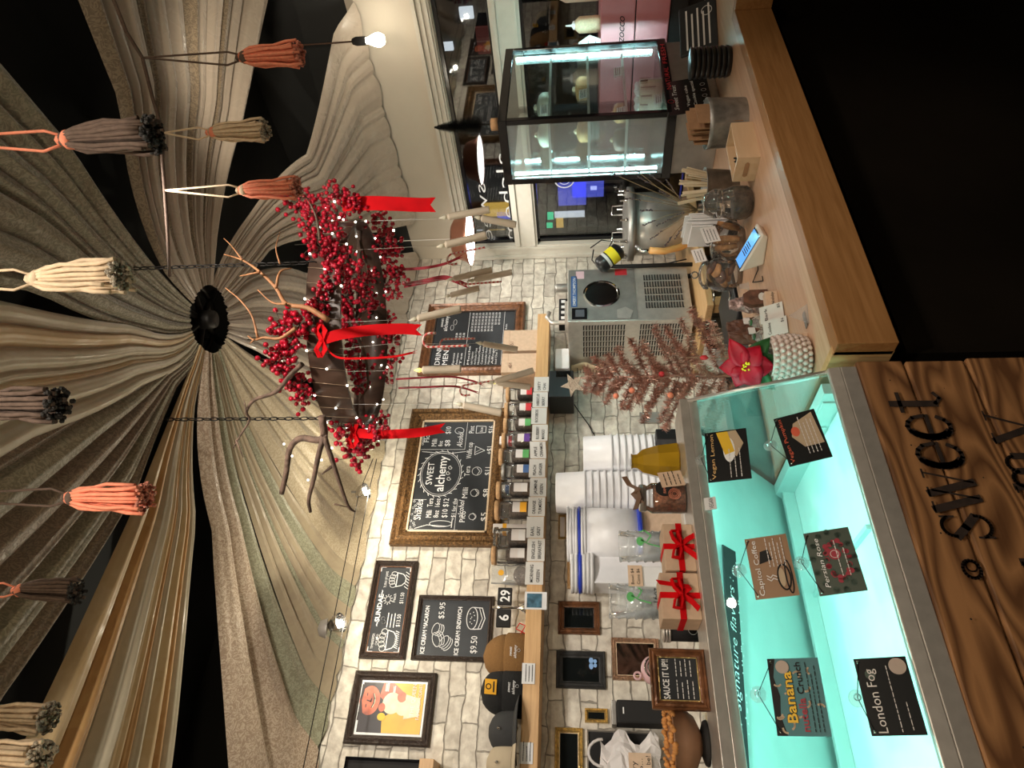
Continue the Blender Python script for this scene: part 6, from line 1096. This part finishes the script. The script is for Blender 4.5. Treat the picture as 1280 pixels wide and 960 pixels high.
b.build('flower_centre', 'yellow', t); b = MB(); b.tube([F1.p(0, 0, -.005), (fc.x*.4+x*.6, fc.y*.4+y*.6, ZC+.1), (x, y, ZC+.03)], .0025, 5); b.build('stem', 'greenlf', t)
# right end of the counter: black lid stack, menu cards
p = gz(916, 96); x, y = 2.30, 1.36; t = thing('lid_stack', 'stack of ribbed black cups lying by the fridge foot', 'cups', (x, y, ZC)); cx0, cx1 = at(878, 75, 2.52), at(903, 75, 2.5)
c = at(890, 78, 2.45); 
for i in range(8):
    z = ZC+.018*i; b = MB(); b.lathe((c.x, c.y, z), [(0, .0), (.05, 0), (.055, .012), (.056, .017), (0, .017)], 26); o = b.build('ribbed_cup', 'black'); tag(o, 'ribbed black cup lid, %s of the stack by the fridge foot' % ['lowest', 'second', 'third', 'fourth', 'fifth', 'sixth', 'seventh', 'topmost'][i], 'lid', 'black lids by the fridge foot')
bpy.data.objects.remove(t)
f = FR(on('y', 1.46, 892, 136), (1, 0, 0), (0, .12, 1)); w_, h_ = .105, .15; q = on('y', 1.46, 892, 94); w_ = (q-f.o).x; h_ = on('y', 1.46, 836, 130).z-f.o.z
t = thing('treat_menu_card', 'small black menu card with white writing leaning on the fridge base', 'menu card', f.o); b = MB(); b.fbox(f, 0, w_, 0, h_, -.002, 0); b.build('card_body', 'plate', t); b = MB(); b.text(f, 'Sweet Treat', w_*.12, h_*.76, h_*.15, w_*.75, .001, shear=.3); b.text(f, '- Vegan cake', w_*.1, h_*.5, h_*.1, w_*.7, .001); b.text(f, '- Cookie special', w_*.1, h_*.34, h_*.1, w_*.8, .001)
for k in range(4): b.ring(f, w_*(.25+.17*k), h_*.13, .009, .0015, .001, n=12)
b.build('chalk_writing', 'chalkw', t)
p = at(888, 16, 2.7); f = FR((p.x-.08, p.y, ZC), (1, -.5, 0), (0, .3, 1)); t = thing('coffee_chalk_sign', 'black chalk sign with white script before the pink machine at the top right', 'sign', f.o); b = MB(); b.fbox(f, -.1, .12, 0, .15, -.012, 0); b.build('sign_board', 'chalk', t, bevel=.006); b = MB(); lines(b, f, -.08, .12, .17, 5, .022, 0, .007, 5); b.ring(f, .07, .04, .02, .003)
b.build('chalk_writing', 'chalkw', t)
# ================================================================== hanging berry wreath
WC = V((1.656, 1.833, 2.468)); WR = .39; tiltd = V((.6, .8, 0))
def wz(p): return (p.x-WC.x)*tiltd.x*.1+(p.y-WC.y)*tiltd.y*.1      # the hoop hangs a little higher at the far side
def ringpt(X, Y, far=0, R=WR):
    d = ray(X, Y).normalized(); o2 = V((EYE.x-WC.x, EYE.y-WC.y)); d2 = V((d.x, d.y)); a = d2.dot(d2); bq = 2*o2.dot(d2); cq = o2.dot(o2)-R*R; D = bq*bq-4*a*cq
    t_ = -bq/(2*a) if D < 0 else (-bq+(1 if far else -1)*math.sqrt(D))/(2*a)
    return EYE+d*t_
wr = thing('berry_wreath', 'round wooden hoop wreath with red berries, twigs and fairy lights under the hub', 'wreath', WC)
def hp_(a, rr=WR, dz=0): p = V((WC.x+cos(a)*rr, WC.y+sin(a)*rr, 0)); p.z = WC.z+wz(p)+dz; return p
b = MB(); rows = [[hp_(2*pi*i/64, rr, dz) for i in range(64)] for rr, dz in ((WR, -.058), (WR, .058), (WR-.012, .058), (WR-.012, -.058), (WR, -.058))]; b.grid(rows, closed=True); b.build('wood_hoop', 'hoop', wr)
b = MB(); b.tube([hp_(.6, WR-.01, .02), hp_(.6+pi, WR-.01, .02)], .013, 8); b.tube([hp_(2.1, WR-.01, -.0), hp_(2.1+pi, WR-.01, -.0)], .013, 8); b.tube([hp_(-.5, WR-.01, -.02), hp_(-.5+pi, WR-.01, -.02)], .01, 8); b.build('cross_bar', 'branch', wr)
for nm, pts in (('hanging_chain', [(400, 328, 0)]), ('hanging_chain', [(405, 523, 0)]), ('hanging_chain', [(470, 420, 1)])):
    p = ringpt(*pts[0]); b = MB(); z = WC.z+wz(p)+.05; k = 0
    while z < 3.36:
        c = V((p.x, p.y, z)); dx = V((1, 0, 0)) if k % 2 else V((0, 1, 0)); b.tube([c+dx*.0065*cos(a*pi/5)+V((0, 0, .017*sin(a*pi/5))) for a in range(10)], .0022, 5, closed=True); z += .028; k += 1
    b.build(nm, 'chain', wr)
r = random.Random(21); protos = []
for v in range(5):
    b = MB(); 
    for i in range(24):
        p = V((r.gauss(0, .021), r.gauss(0, .021), r.gauss(0, .024))); b.ball(p, r.uniform(.0085, .0105), 0, 1); b.tube([V((0, 0, .0)), p], .001, 3, 1)
    me = b.build('berry_sprig', ['redb', 'stem']); protos.append(me.data); bpy.data.objects.remove(me)
sprigs = [(365, 240, 0), (385, 247, 0), (372, 262, 0), (398, 268, 0), (388, 283, 0), (408, 280, 0), (418, 300, 0), (405, 312, 0), (415, 328, 0), (428, 318, 0), (425, 345, 0), (440, 338, 0), (412, 358, 0), (400, 375, 0), (392, 392, 0), (375, 402, 0), (360, 412, 0), (368, 428, 0), (352, 440, 0), (360, 456, 0), (352, 405, 0), (372, 485, 0), (382, 497, 0), (366, 474, 0), (345, 452, 0), (430, 240, 0), (415, 243, 0), (445, 255, 0), (422, 268, 0), (395, 300, 0),
          (440, 352, 2), (450, 365, 2), (460, 350, 2), (432, 372, 2), (435, 405, 2), (445, 425, 2), (440, 445, 2), (452, 462, 2), (436, 390, 2), (447, 480, 2), (462, 380, 2),
          (470, 272, 1), (482, 282, 1), (476, 300, 1), (490, 306, 1), (484, 322, 1), (470, 335, 1), (494, 338, 1), (480, 352, 1), (470, 368, 1), (492, 366, 1), (466, 390, 1), (486, 396, 1), (474, 414, 1), (490, 424, 1), (478, 440, 1), (488, 452, 1), (496, 350, 1), (480, 470, 1), (460, 310, 1),
          (425, 535, 0), (436, 548, 0), (448, 540, 0), (452, 562, 0), (462, 548, 0), (442, 572, 0), (468, 535, 0), (476, 528, 1)]
for i, (X, Y, s) in enumerate(sprigs):
    p = ringpt(X, Y, s == 1, WR+(.02 if s < 2 else -.2)) if s < 2 else at(X, Y, 2.42)
    o = bpy.data.objects.new('berry_sprig', protos[i % 5]); COL.objects.link(o); o.parent = wr; o.location = p-WC; o.rotation_euler = (r.uniform(0, 6), r.uniform(0, 6), r.uniform(0, 6)); s_ = r.uniform(.85, 1.15); o.scale = (s_, s_, s_)
b = MB(); b2 = MB()
for i in range(44):
    a = 2*pi*i/44+.03; p = [hp_(a, WR+.003, -.06), hp_(a+.02, WR+.004, 0), hp_(a+.04, WR+.003, .06)]; b.tube(p, .0009, 4)
    q = p[i % 3]; b2.ball((q.x, q.y, q.z), .0042, sub=1)
    if i % 2: q = hp_(a, WR-.018, r.uniform(-.05, .05)); b2.ball(q, .0042, sub=1)
for X, Y in ((408, 260), (418, 252), (424, 272), (432, 262), (492, 288), (355, 555), (360, 588), (385, 600), (402, 575), (365, 570), (352, 610), (415, 560)): b2.ball(ringpt(X, Y, 0, WR+.02), .0045)
o = b.build('light_wire', 'wire', wr); b2.build('fairy_bulbs', 'fairy', wr)
def smooth_(P, n=4):
    if len(P) < 3: return P
    Q = [P[0]*2-P[1]]+P+[P[-1]*2-P[-2]]; out = []
    for i in range(1, len(Q)-2):
        a, b_, c_, d_ = Q[i-1:i+3]
        for k in range(n): u = k/n; out.append((b_*2+(c_-a)*u+(a*2-b_*5+c_*4-d_)*u*u+(b_*3-a-c_*3+d_)*u**3)*.5)
    return out+[P[-1]]
def twig(b, px, r0, r1, dep): 
    pts = smooth_([at(X, Y, dep+.02*k) for k, (X, Y) in enumerate(px)]); n = len(pts); b.tube(pts, [r0+(r1-r0)*k/(n-1) for k in range(n)], 7)
for nm, m, tw in (('willow_twig', 'willow', [([(410, 400), (385, 385), (358, 380), (345, 360), (325, 340), (303, 325), (280, 318)], .009, .002, 1.95), ([(345, 360), (350, 340), (365, 335)], .005, .002, 1.97), ([(325, 340), (300, 345)], .004, .0015, 2.0), ([(303, 325), (290, 308), (280, 298)], .003, .001, 2.0), ([(358, 380), (340, 378), (322, 362)], .004, .0015, 1.97), ([(350, 330), (345, 310), (350, 290)], .003, .001, 2.0)]),
                  ('willow_twig', 'willow', [([(370, 410), (350, 423), (330, 422), (318, 425), (310, 420)], .006, .002, 1.9), ([(322, 422), (315, 395), (300, 375), (282, 360)], .004, .0015, 1.95), ([(318, 424), (312, 430)], .003, .001, 1.95)]),
                  ('bark_branch', 'branch', [([(378, 455), (362, 470), (345, 490), (318, 500), (308, 515), (312, 525), (300, 545), (292, 560)], .008, .002, 1.95), ([(308, 515), (305, 500)], .003, .001, 2.0), ([(295, 550), (304, 572)], .003, .001, 2.0)]),
                  ('bark_branch', 'branch', [([(402, 520), (405, 545), (395, 550), (375, 548), (362, 562), (358, 590), (352, 617)], .012, .008, 1.95)]),
                  ('bark_branch', 'branch', [([(405, 545), (398, 570), (392, 600), (386, 625), (388, 640)], .009, .005, 1.95), ([(405, 545), (415, 575), (425, 605), (435, 632), (444, 640)], .009, .003, 1.95), ([(415, 583), (402, 593)], .005, .002, 2.0), ([(418, 630), (434, 634)], .003, .001, 2.05)]),
                  ('inner_twig', 'branch', [([(405, 375), (425, 360), (430, 345), (425, 330)], .006, .002, 2.2), ([(440, 410), (455, 440), (460, 480), (450, 500)], .007, .003, 2.35), ([(450, 300), (460, 340), (455, 380)], .005, .002, 2.5), ([(400, 300), (395, 270), (385, 250)], .005, .002, 2.1)])):
    if nm == 'inner_twig':
        for w in tw: b = MB(); twig(b, *w); b.build(nm, m, wr)
    else: b = MB(); [twig(b, *w) for w in tw]; b.build(nm, m, wr)
# ribbons on the wreath
def ribb(name, label, px, w, m, far=0, wd=(.8, -.6, 0), bow=False, R=WR+.03):
    pts = []; p0 = ringpt(px[0][0], px[0][1], far, R); dep = (p0-EYE).dot(FW)
    for X, Y in px: pts.append(at(X, Y, dep))
    sm = smooth_(pts); t = thing(name, label, 'ribbon', p0); b = MB(); b.ribbon(sm, wd, [w*(1-.05*(i/len(sm))) for i in range(len(sm))], th=.0008)
    e, d = sm[-1], (sm[-1]-sm[-2]).normalized(); W_ = V(wd).normalized()*w/2; b.face([e-W_, e, e-W_+d*.02]); b.face([e+W_, e, e+W_+d*.02]); b.build('ribbon_tail', m, t, recalc=False)
    if bow:
        for s in (-1, 1): b = MB(); q = V(wd).normalized()*s; b.ribbon([p0, p0+q*.03+V((0, 0, .018)), p0+q*.055+V((0, 0, .006)), p0+q*.03-V((0, 0, .012)), p0], V((.3, .4, 1)), .022); b.build('bow_loop', m, t)
        b = MB(); b.ball(p0, .009); b.build('knot', m, t)
ribb('velvet_ribbon', 'broad flat red velvet ribbon hanging nearest the window wall', [(428, 255), (470, 254), (520, 256), (538, 256)], .052, 'red', bow=False, wd=(.75, -.65, 0))
ribb('velvet_ribbon', 'bright red velvet ribbon tied in a bow at the hoop middle', [(402, 425), (425, 418), (460, 413), (500, 411), (520, 412)], .036, 'red', bow=True)
ribb('thin_ribbon', 'narrow red ribbon tail curling out from the middle bow', [(405, 430), (420, 446), (450, 448), (490, 446), (515, 441)], .007, 'red')
ribb('velvet_ribbon', 'red velvet ribbon with a forked end over the big chalkboard', [(442, 541), (475, 543), (520, 541), (550, 536)], .034, 'red', far=0, wd=(.8, -.6, 0), bow=True)
ribb('thin_ribbon', 'thin dark red ribbon twisting beside the copper lamp', [(500, 337), (530, 335), (555, 330), (574, 322)], .012, 'dred', 1)
ribb('satin_ribbon', 'dark red satin ribbon with a forked end under the far hoop', [(505, 357), (530, 352), (555, 347), (572, 352), (582, 356)], .022, 'dred', 1)
ribb('thin_ribbon', 'thin red ribbon arching before the bricks between the two menus', [(495, 474), (530, 472), (565, 471), (590, 476), (601, 480)], .009, 'dred', 1)
ribb('thin_ribbon', 'second thin red ribbon below the arching one', [(498, 485), (530, 484), (570, 483), (595, 490)], .009, 'dred', 1)
# candles
def candle(xt, yt, xb, yb, far, lab, lit=False):
    p = ringpt(xt, yt, far, WR-.006); d_ = (p-EYE).dot(FW); q = at(xb, yb, d_); ax = (p-q).normalized(); L_ = (p-q).length; t = thing('hanging_candle', lab, 'candle', p); b = MB(); b.lathe(q, [(.0, 0), (.012, 0), (.0135, .004), (.0125, L_*.78), (.013, L_*.8), (.0095, L_*.81), (.006, L_*.83)], 14, ax=ax); b.build('wax_taper', 'wax', t)
    b = MB(); b.lathe(q+ax*L_*.82, [(0, 0), (.006, .003), (.0085, L_*.06), (.004, L_*.13), (0, L_*.18)], 10, ax=ax); b.build('flame_tip', 'flameon' if lit else 'flame', t)
    zc = WC.z+wz(p)-.05; b = MB(); b.tube([p-ax*L_*.15, (p.x, p.y, zc)], .0005, 3); b.build('thread', 'thread', t)
CL = [(548, 273, 612, 262, 1, 'hanging candle slanting across the copper lamp, nearest the window'), (592, 271, 645, 281, 1, 'hanging candle before the upper window pane below the lamp'), (545, 309, 608, 294, 0, 'hanging candle crossing the bright lamp shade, with a frayed flame tip'),
      (556, 351, 615, 337, 1, 'hanging candle before the bricks beside the lamp, highest of three'), (583, 352, 640, 340, 1, 'hanging candle before the bricks, lowest of three beside the lamp'), (555, 371, 599, 360, 1, 'small hanging candle just above the drink menu corner'),
      (510, 401, 576, 386, 0, 'hanging candle across the top of the drink menu'), (517, 463, 576, 461, 0, 'hanging candle with a lit yellow tip beside the drink menu', True), (594, 428, 647, 437, 1, 'dull hanging candle across the lower drink menu'),
      (608, 480, 667, 463, 1, 'hanging candle crossing the kraft boxes'), (612, 477, 663, 484, 1, 'hanging candle with a greenish tip over the first tea jar', True), (568, 504, 627, 516, 0, 'hanging candle on the right edge of the big chalkboard frame')]
for c in CL: candle(*c)
def cane(xt, yt, xb, yb, far, lab):
    p = ringpt(xt, yt, far); d_ = (p-EYE).dot(FW); q = at(xb, yb, d_); ax = (p-q); L_ = ax.length; ax.normalize(); sd = V((.8, -.6, 0))*(-1 if (yt+yb) % 2 else 1); t = thing('candy_cane', lab, 'candy cane', p); b = MB(); pts = [q+ax*L_*.9*k/6 for k in range(7)]+[q+ax*(L_*.9+.022*sin(a))+sd*.022*(1-cos(a)) for a in [pi*k/8 for k in range(1, 9)]]+[q+ax*(L_*.9-.02)+sd*.044]
    b.tube(pts, .0042, 8); b.build('cane_body', 'cane', t); b = MB(); b.tube([q+ax*L_+sd*.022, V((p.x, p.y, WC.z+wz(p)-.05))], .0005, 3); b.build('thread', 'thread', t)
m = mat('candy_stripe', (.8, .3, .25), .3); MT['cane'] = m; nt = m.node_tree; w_ = nt.nodes.new('ShaderNodeTexWave'); w_.inputs['Scale'].default_value = 45; w_.bands_direction = 'DIAGONAL'; cr = nt.nodes.new('ShaderNodeValToRGB'); cr.color_ramp.elements[0].color = (.65, .08, .07, 1); cr.color_ramp.elements[1].color = (.8, .62, .55, 1); cr.color_ramp.elements[0].position = .4; cr.color_ramp.elements[1].position = .6
tc = nt.nodes.new('ShaderNodeTexCoord'); nt.links.new(tc.outputs['Object'], w_.inputs[0]); nt.links.new(w_.outputs[0], cr.inputs[0]); nt.links.new(cr.outputs[0], nt.nodes['Principled BSDF'].inputs['Base Color'])
cane(561, 318, 607, 309, 1, 'striped candy cane hooked below the copper lamp'); cane(575, 356, 627, 352, 1, 'striped candy cane beside the top corner of the drink menu'); cane(552, 424, 594, 423, 1, 'striped candy cane over the drink menu, lower hook'); cane(532, 434, 586, 432, 0, 'large striped candy cane over the words drink menu'); cane(577, 482, 622, 475, 1, 'striped candy cane caught in the thin ribbons')
# ================================================================== tassel garlands
def tassel(X0_, X1_, Y, dep, lab, m, mf, cord, knot, string_top, n=20):
    n = int(n*1.8)
    p0 = at(X0_, Y, dep); p1 = at(X1_, Y, dep); L_ = p0.z-p1.z; t = thing('cotton_tassel', lab, 'tassel', p0, 'tassels on the garlands'); r = random.Random(int(X1_+Y)); b = MB(); R0 = L_*.075; R1 = L_*.175
    for i in range(n):
        a = 2*pi*i/n*2.4; q = .35+.65*((i % 5)/4); sk = r.uniform(.9, 1.05)
        pts = [(p0.x+cos(a)*R0*q*.6, p0.y+sin(a)*R0*q*.6, p0.z)]
        for k in range(1, 6):
            u = k/5; rr = (R0*(1-u)+R1*u**.7)*q*(1+.12*sin(k*2+i)); pts.append((p0.x+cos(a)*rr, p0.y+sin(a)*rr, p0.z-L_*u*.96*sk))
        b.tube(pts, [L_*.023]*6, 6)
    b.build('cotton_strands', m, t)
    b = MB()
    for i in range(90):
        a = r.uniform(0, 6.3); q = r.random()**.5; c = V((p0.x+cos(a)*R1*q, p0.y+sin(a)*R1*q, p0.z-L_*r.uniform(.92, .99))); b.ball(c, L_*r.uniform(.014, .03), sub=1, sc=(1, 1, r.uniform(.8, 1.4)))
    b.build('frayed_ends', mf, t)
    b = MB(); b.lathe((p0.x, p0.y, p0.z-L_*.12), [(R0*.9, 0), (R0*1.25, L_*.02), (R0*1.25, L_*.07), (R0*.9, L_*.1), (R0*.4, L_*.14), (0, L_*.15)], 14); b.ball((p0.x, p0.y, p0.z+L_*.03), R0*.7); b.build('binding_knot', knot, t)
    top = at(string_top, Y, dep); b = MB()
    for s in (-1, 1): b.tube([(p0.x+s*R0*.5, p0.y-s*R0*.4, p0.z+L_*.02), (p0.x+s*R0*1.1, p0.y-s*R0*.8, p0.z+L_*.2), (top.x, top.y, top.z)], L_*.016, 5)
    b.build('cord', cord, t); return top
TS = [(78, 205, 175, .92, 'dark grey-brown tassel with black frayed ends, upper left of the photo', 'cottong', 'fraydk', 'coral', 'coral', -120, 26),
      (40, 166, 349, .95, 'cream tassel before the grey-green drape, left of the hub', 'cottonc', 'fraylt', 'cottonc', 'cottonc', -160, 22),
      (-40, 88, 507, .95, 'grey-brown tassel before the ivory satin drape', 'cottong', 'fraydk', 'coral', 'cottonc', -200, 22),
      (84, 192, 622, 1.1, 'large coral tassel on a grey cord at the lower left', 'coral', 'frayco', 'cottong', 'cottong', -150, 22),
      (20, 106, 738, 1.25, 'small dark tassel with a coral knot at the lower left', 'cottong', 'fraydk', 'coral', 'coral', -140, 20),
      (-30, 74, 893, 1.1, 'pale cream tassel over the golden satin drape', 'cottonc', 'fraylt', 'cottonc', 'cottonc', -180, 22),
      (-60, 66, 944, 1.0, 'peach cream tassel in the lower left corner of the photo', 'cottonc', 'fraylt', 'cottonc', 'cottonc', -200, 24)]
tops = [tassel(a, c, y, d, l, m, mf, cd, kn, st, n) for a, c, y, d, l, m, mf, cd, kn, st, n in TS]
b = MB(); b.tube([tops[0]+V((.3, -.6, .15))]+tops+[tops[-1]+V((-.3, .3, .15))], .004, 6); tag(b.build('garland_rope', 'cottong'), 'twisted rope of the near tassel garland above the view', 'rope')
TS2 = [(300, 382, 72, 1.6, 'coral tassel on long brown strings beside the bulb cord', 'coral', 'frayco', 'cottong', 'cottong', 178), (262, 338, 166, 1.7, 'cream tassel on coral strings near the champagne drape', 'cottonc', 'fraylt', 'cottonc', 'coral', 204), (300, 377, 238, 1.7, 'coral tassel on cream strings touching the wreath berries', 'coral', 'frayco', 'cottonc', 'cottonc', 206)]
tops = [tassel(a, c, y, d, l, m, mf, kn, cd, st, 18) for a, c, y, d, l, m, mf, kn, cd, st in TS2]
b = MB(); b.tube([at(140, -5, 1.5), at(158, 40, 1.55), tops[0], at(190, 120, 1.65), tops[1], at(203, 200, 1.7), tops[2], at(210, 300, 1.9), at(212, 345, 2.1)], .0045, 6); tag(b.build('garland_rope', 'cottong'), 'thin twisted rope carrying three tassels along the tan drape', 'rope')
# ================================================================== lamps
p = at(470, 50, 3.3); t = thing('edison_bulb', 'bare glowing pear-shaped bulb hanging on a black cord before the cream wall', 'light bulb', p); b = MB(); b.lathe(p-V((0, 0, .045)), [(0, 0), (.02, .004), (.032, .022), (.033, .036), (.026, .06), (.015, .085), (.014, .1), (0, .1)], 20); b.build('glass_bulb', 'emis_b', t); b = MB(); b.lathe(p+V((0, 0, .05)), [(0, 0), (.02, 0), (.021, .05), (.014, .07), (0, .072)], 16); b.build('lamp_socket', 'mblack', t); b = MB(); b.tube([p+V((0, 0, .1)), p+V((.0, 0, .3)), V((p.x, p.y, 3.4))], .004, 6); b.build('hanging_cord', 'stem', t)
p = at(588, 298, 4.1); t = thing('copper_pendant', 'small copper pendant lamp with a bright white inside before the window corner', 'pendant lamp', p); b = MB(); b.lathe(p, [(.165, 0), (.167, .004), (.14, .03), (.12, .09), (.09, .11), (.02, .12), (0, .12)], 36, cap=False); b.build('copper_shade', 'copper', t)
b = MB(); b.lathe(p, [(0, .02), (.155, .008), (.163, .002)], 36, cap=False); b.build('glowing_diffuser', 'shadein', t); b = MB(); b.tube([p+V((0, 0, .12)), (p.x, p.y, 3.4)], .003, 5); b.build('pendant_cord', 'thread', t)
# wire track with two spot heads in front of the brick wall
pa, pb_, pc = at(395, 962, 2.55), at(430, 780, 2.85), at(461, 615, 3.35); t = thing('cable_track', 'pair of thin tensioned cables along the top of the brick wall', 'cable track', pb_)
for dz in (0, .05): b = MB(); b.tube([pa+V((-.2, 0, dz)), pb_+V((0, 0, dz)), pc+V((0, 0, dz)), pc+V((.25, .1, dz*.4+.03))], .0022, 5); b.build('steel_cable', 'chain', t)
for c, lab, pw in ((pb_, 'chrome double spot head on the cables above the sundae board', 26), (pc, 'bright chrome spot head on the cables left of the wreath', 24)):
    t = thing('spot_head', lab, 'spotlight', c); b = MB(); b.lathe(c+V((0, 0, .03)), [(.0, .04), (.02, .035), (.035, .01), (.042, -.02)], 20, ax=(-.25, .3, 1), cap=False); b.build('chrome_reflector', 'chrome', t); b = MB(); b.ball(c+V((0, 0, .028)), .01, sub=2); b.build('halogen_bulb', 'emis_h', t); lamp('halogen_light', 'POINT', c-V((0, .03, .02)), pw*.33, (1, .9, .7), .014); b = MB(); b.tube([c+V((0, 0, .0)), c+V((0, 0, .09))], .006, 6); b.tube([c+V((-.03, 0, .05)), c+V((.03, 0, .05))], .01, 8); b.build('clamp', 'steeld', t)
    if c is pb_: b = MB(); b.lathe(c+V((-.02, .0, .06)), [(.0, -.05), (.03, -.04), (.042, -.01)], 18, ax=(.1, .3, -1), cap=False); b.build('second_reflector', 'steeld', t)
# ================================================================== the street outside
b = MB(); b.box(XW+.2, 16, -9, 14, -.1, 0); struct(b, 'street', mat('asphalt', (.02, .02, .022), .5))
t = thing('street_building', 'dark building front across the street with lit coloured windows', 'building', (9, 3, 0)); b = MB(); b.box(9, 9.5, -8, 12, 0, 7); b.build('facade', mat('night_facade', (.035, .035, .042), .8, var=.4, vs=2), t)
MT['nb'] = mat('neon_blue', (.05, .08, .6), .5, emit=(.15, .18, 1), es=1.6); MT['nw'] = mat('window_white', (.5, .5, .5), .5, emit=(.9, .95, 1), es=2.2); MT['no'] = mat('lit_orange', (.6, .3, .03), .5, emit=(1, .6, .12), es=1.8); MT['ng'] = mat('lit_green', (.02, .4, .2), .5, emit=(.05, 1, .45), es=2); MT['nr'] = mat('brick_red_sign', (.2, .05, .04), .5, emit=(.5, .12, .09), es=.25)
for px, py, w_, h_, m in ((715, 240, .5, .45, 'nb'), (735, 236, .3, .5, 'nb'), (688, 270, .12, .1, 'ng'), (687, 282, .08, .1, 'ng'), (700, 286, .5, .12, 'no'), (742, 234, .08, .1, 'nw'), (620, 262, .25, .45, 'no'), (622, 298, .35, .3, 'no'), (640, 268, .15, .5, 'nb'), (600, 292, .12, .1, 'nw'), (583, 16, .14, .18, 'nw'), (560, 58, .1, .14, 'nw'), (610, 50, .35, .3, 'nr'), (712, 268, .1, .5, 'nw')):
    q = on('x', 8.97, px, py); b = MB(); b.box(8.95, 9.0, q.y-w_/2, q.y+w_/2, q.z-h_/2, q.z+h_/2); b.build('lit_window', m, t)
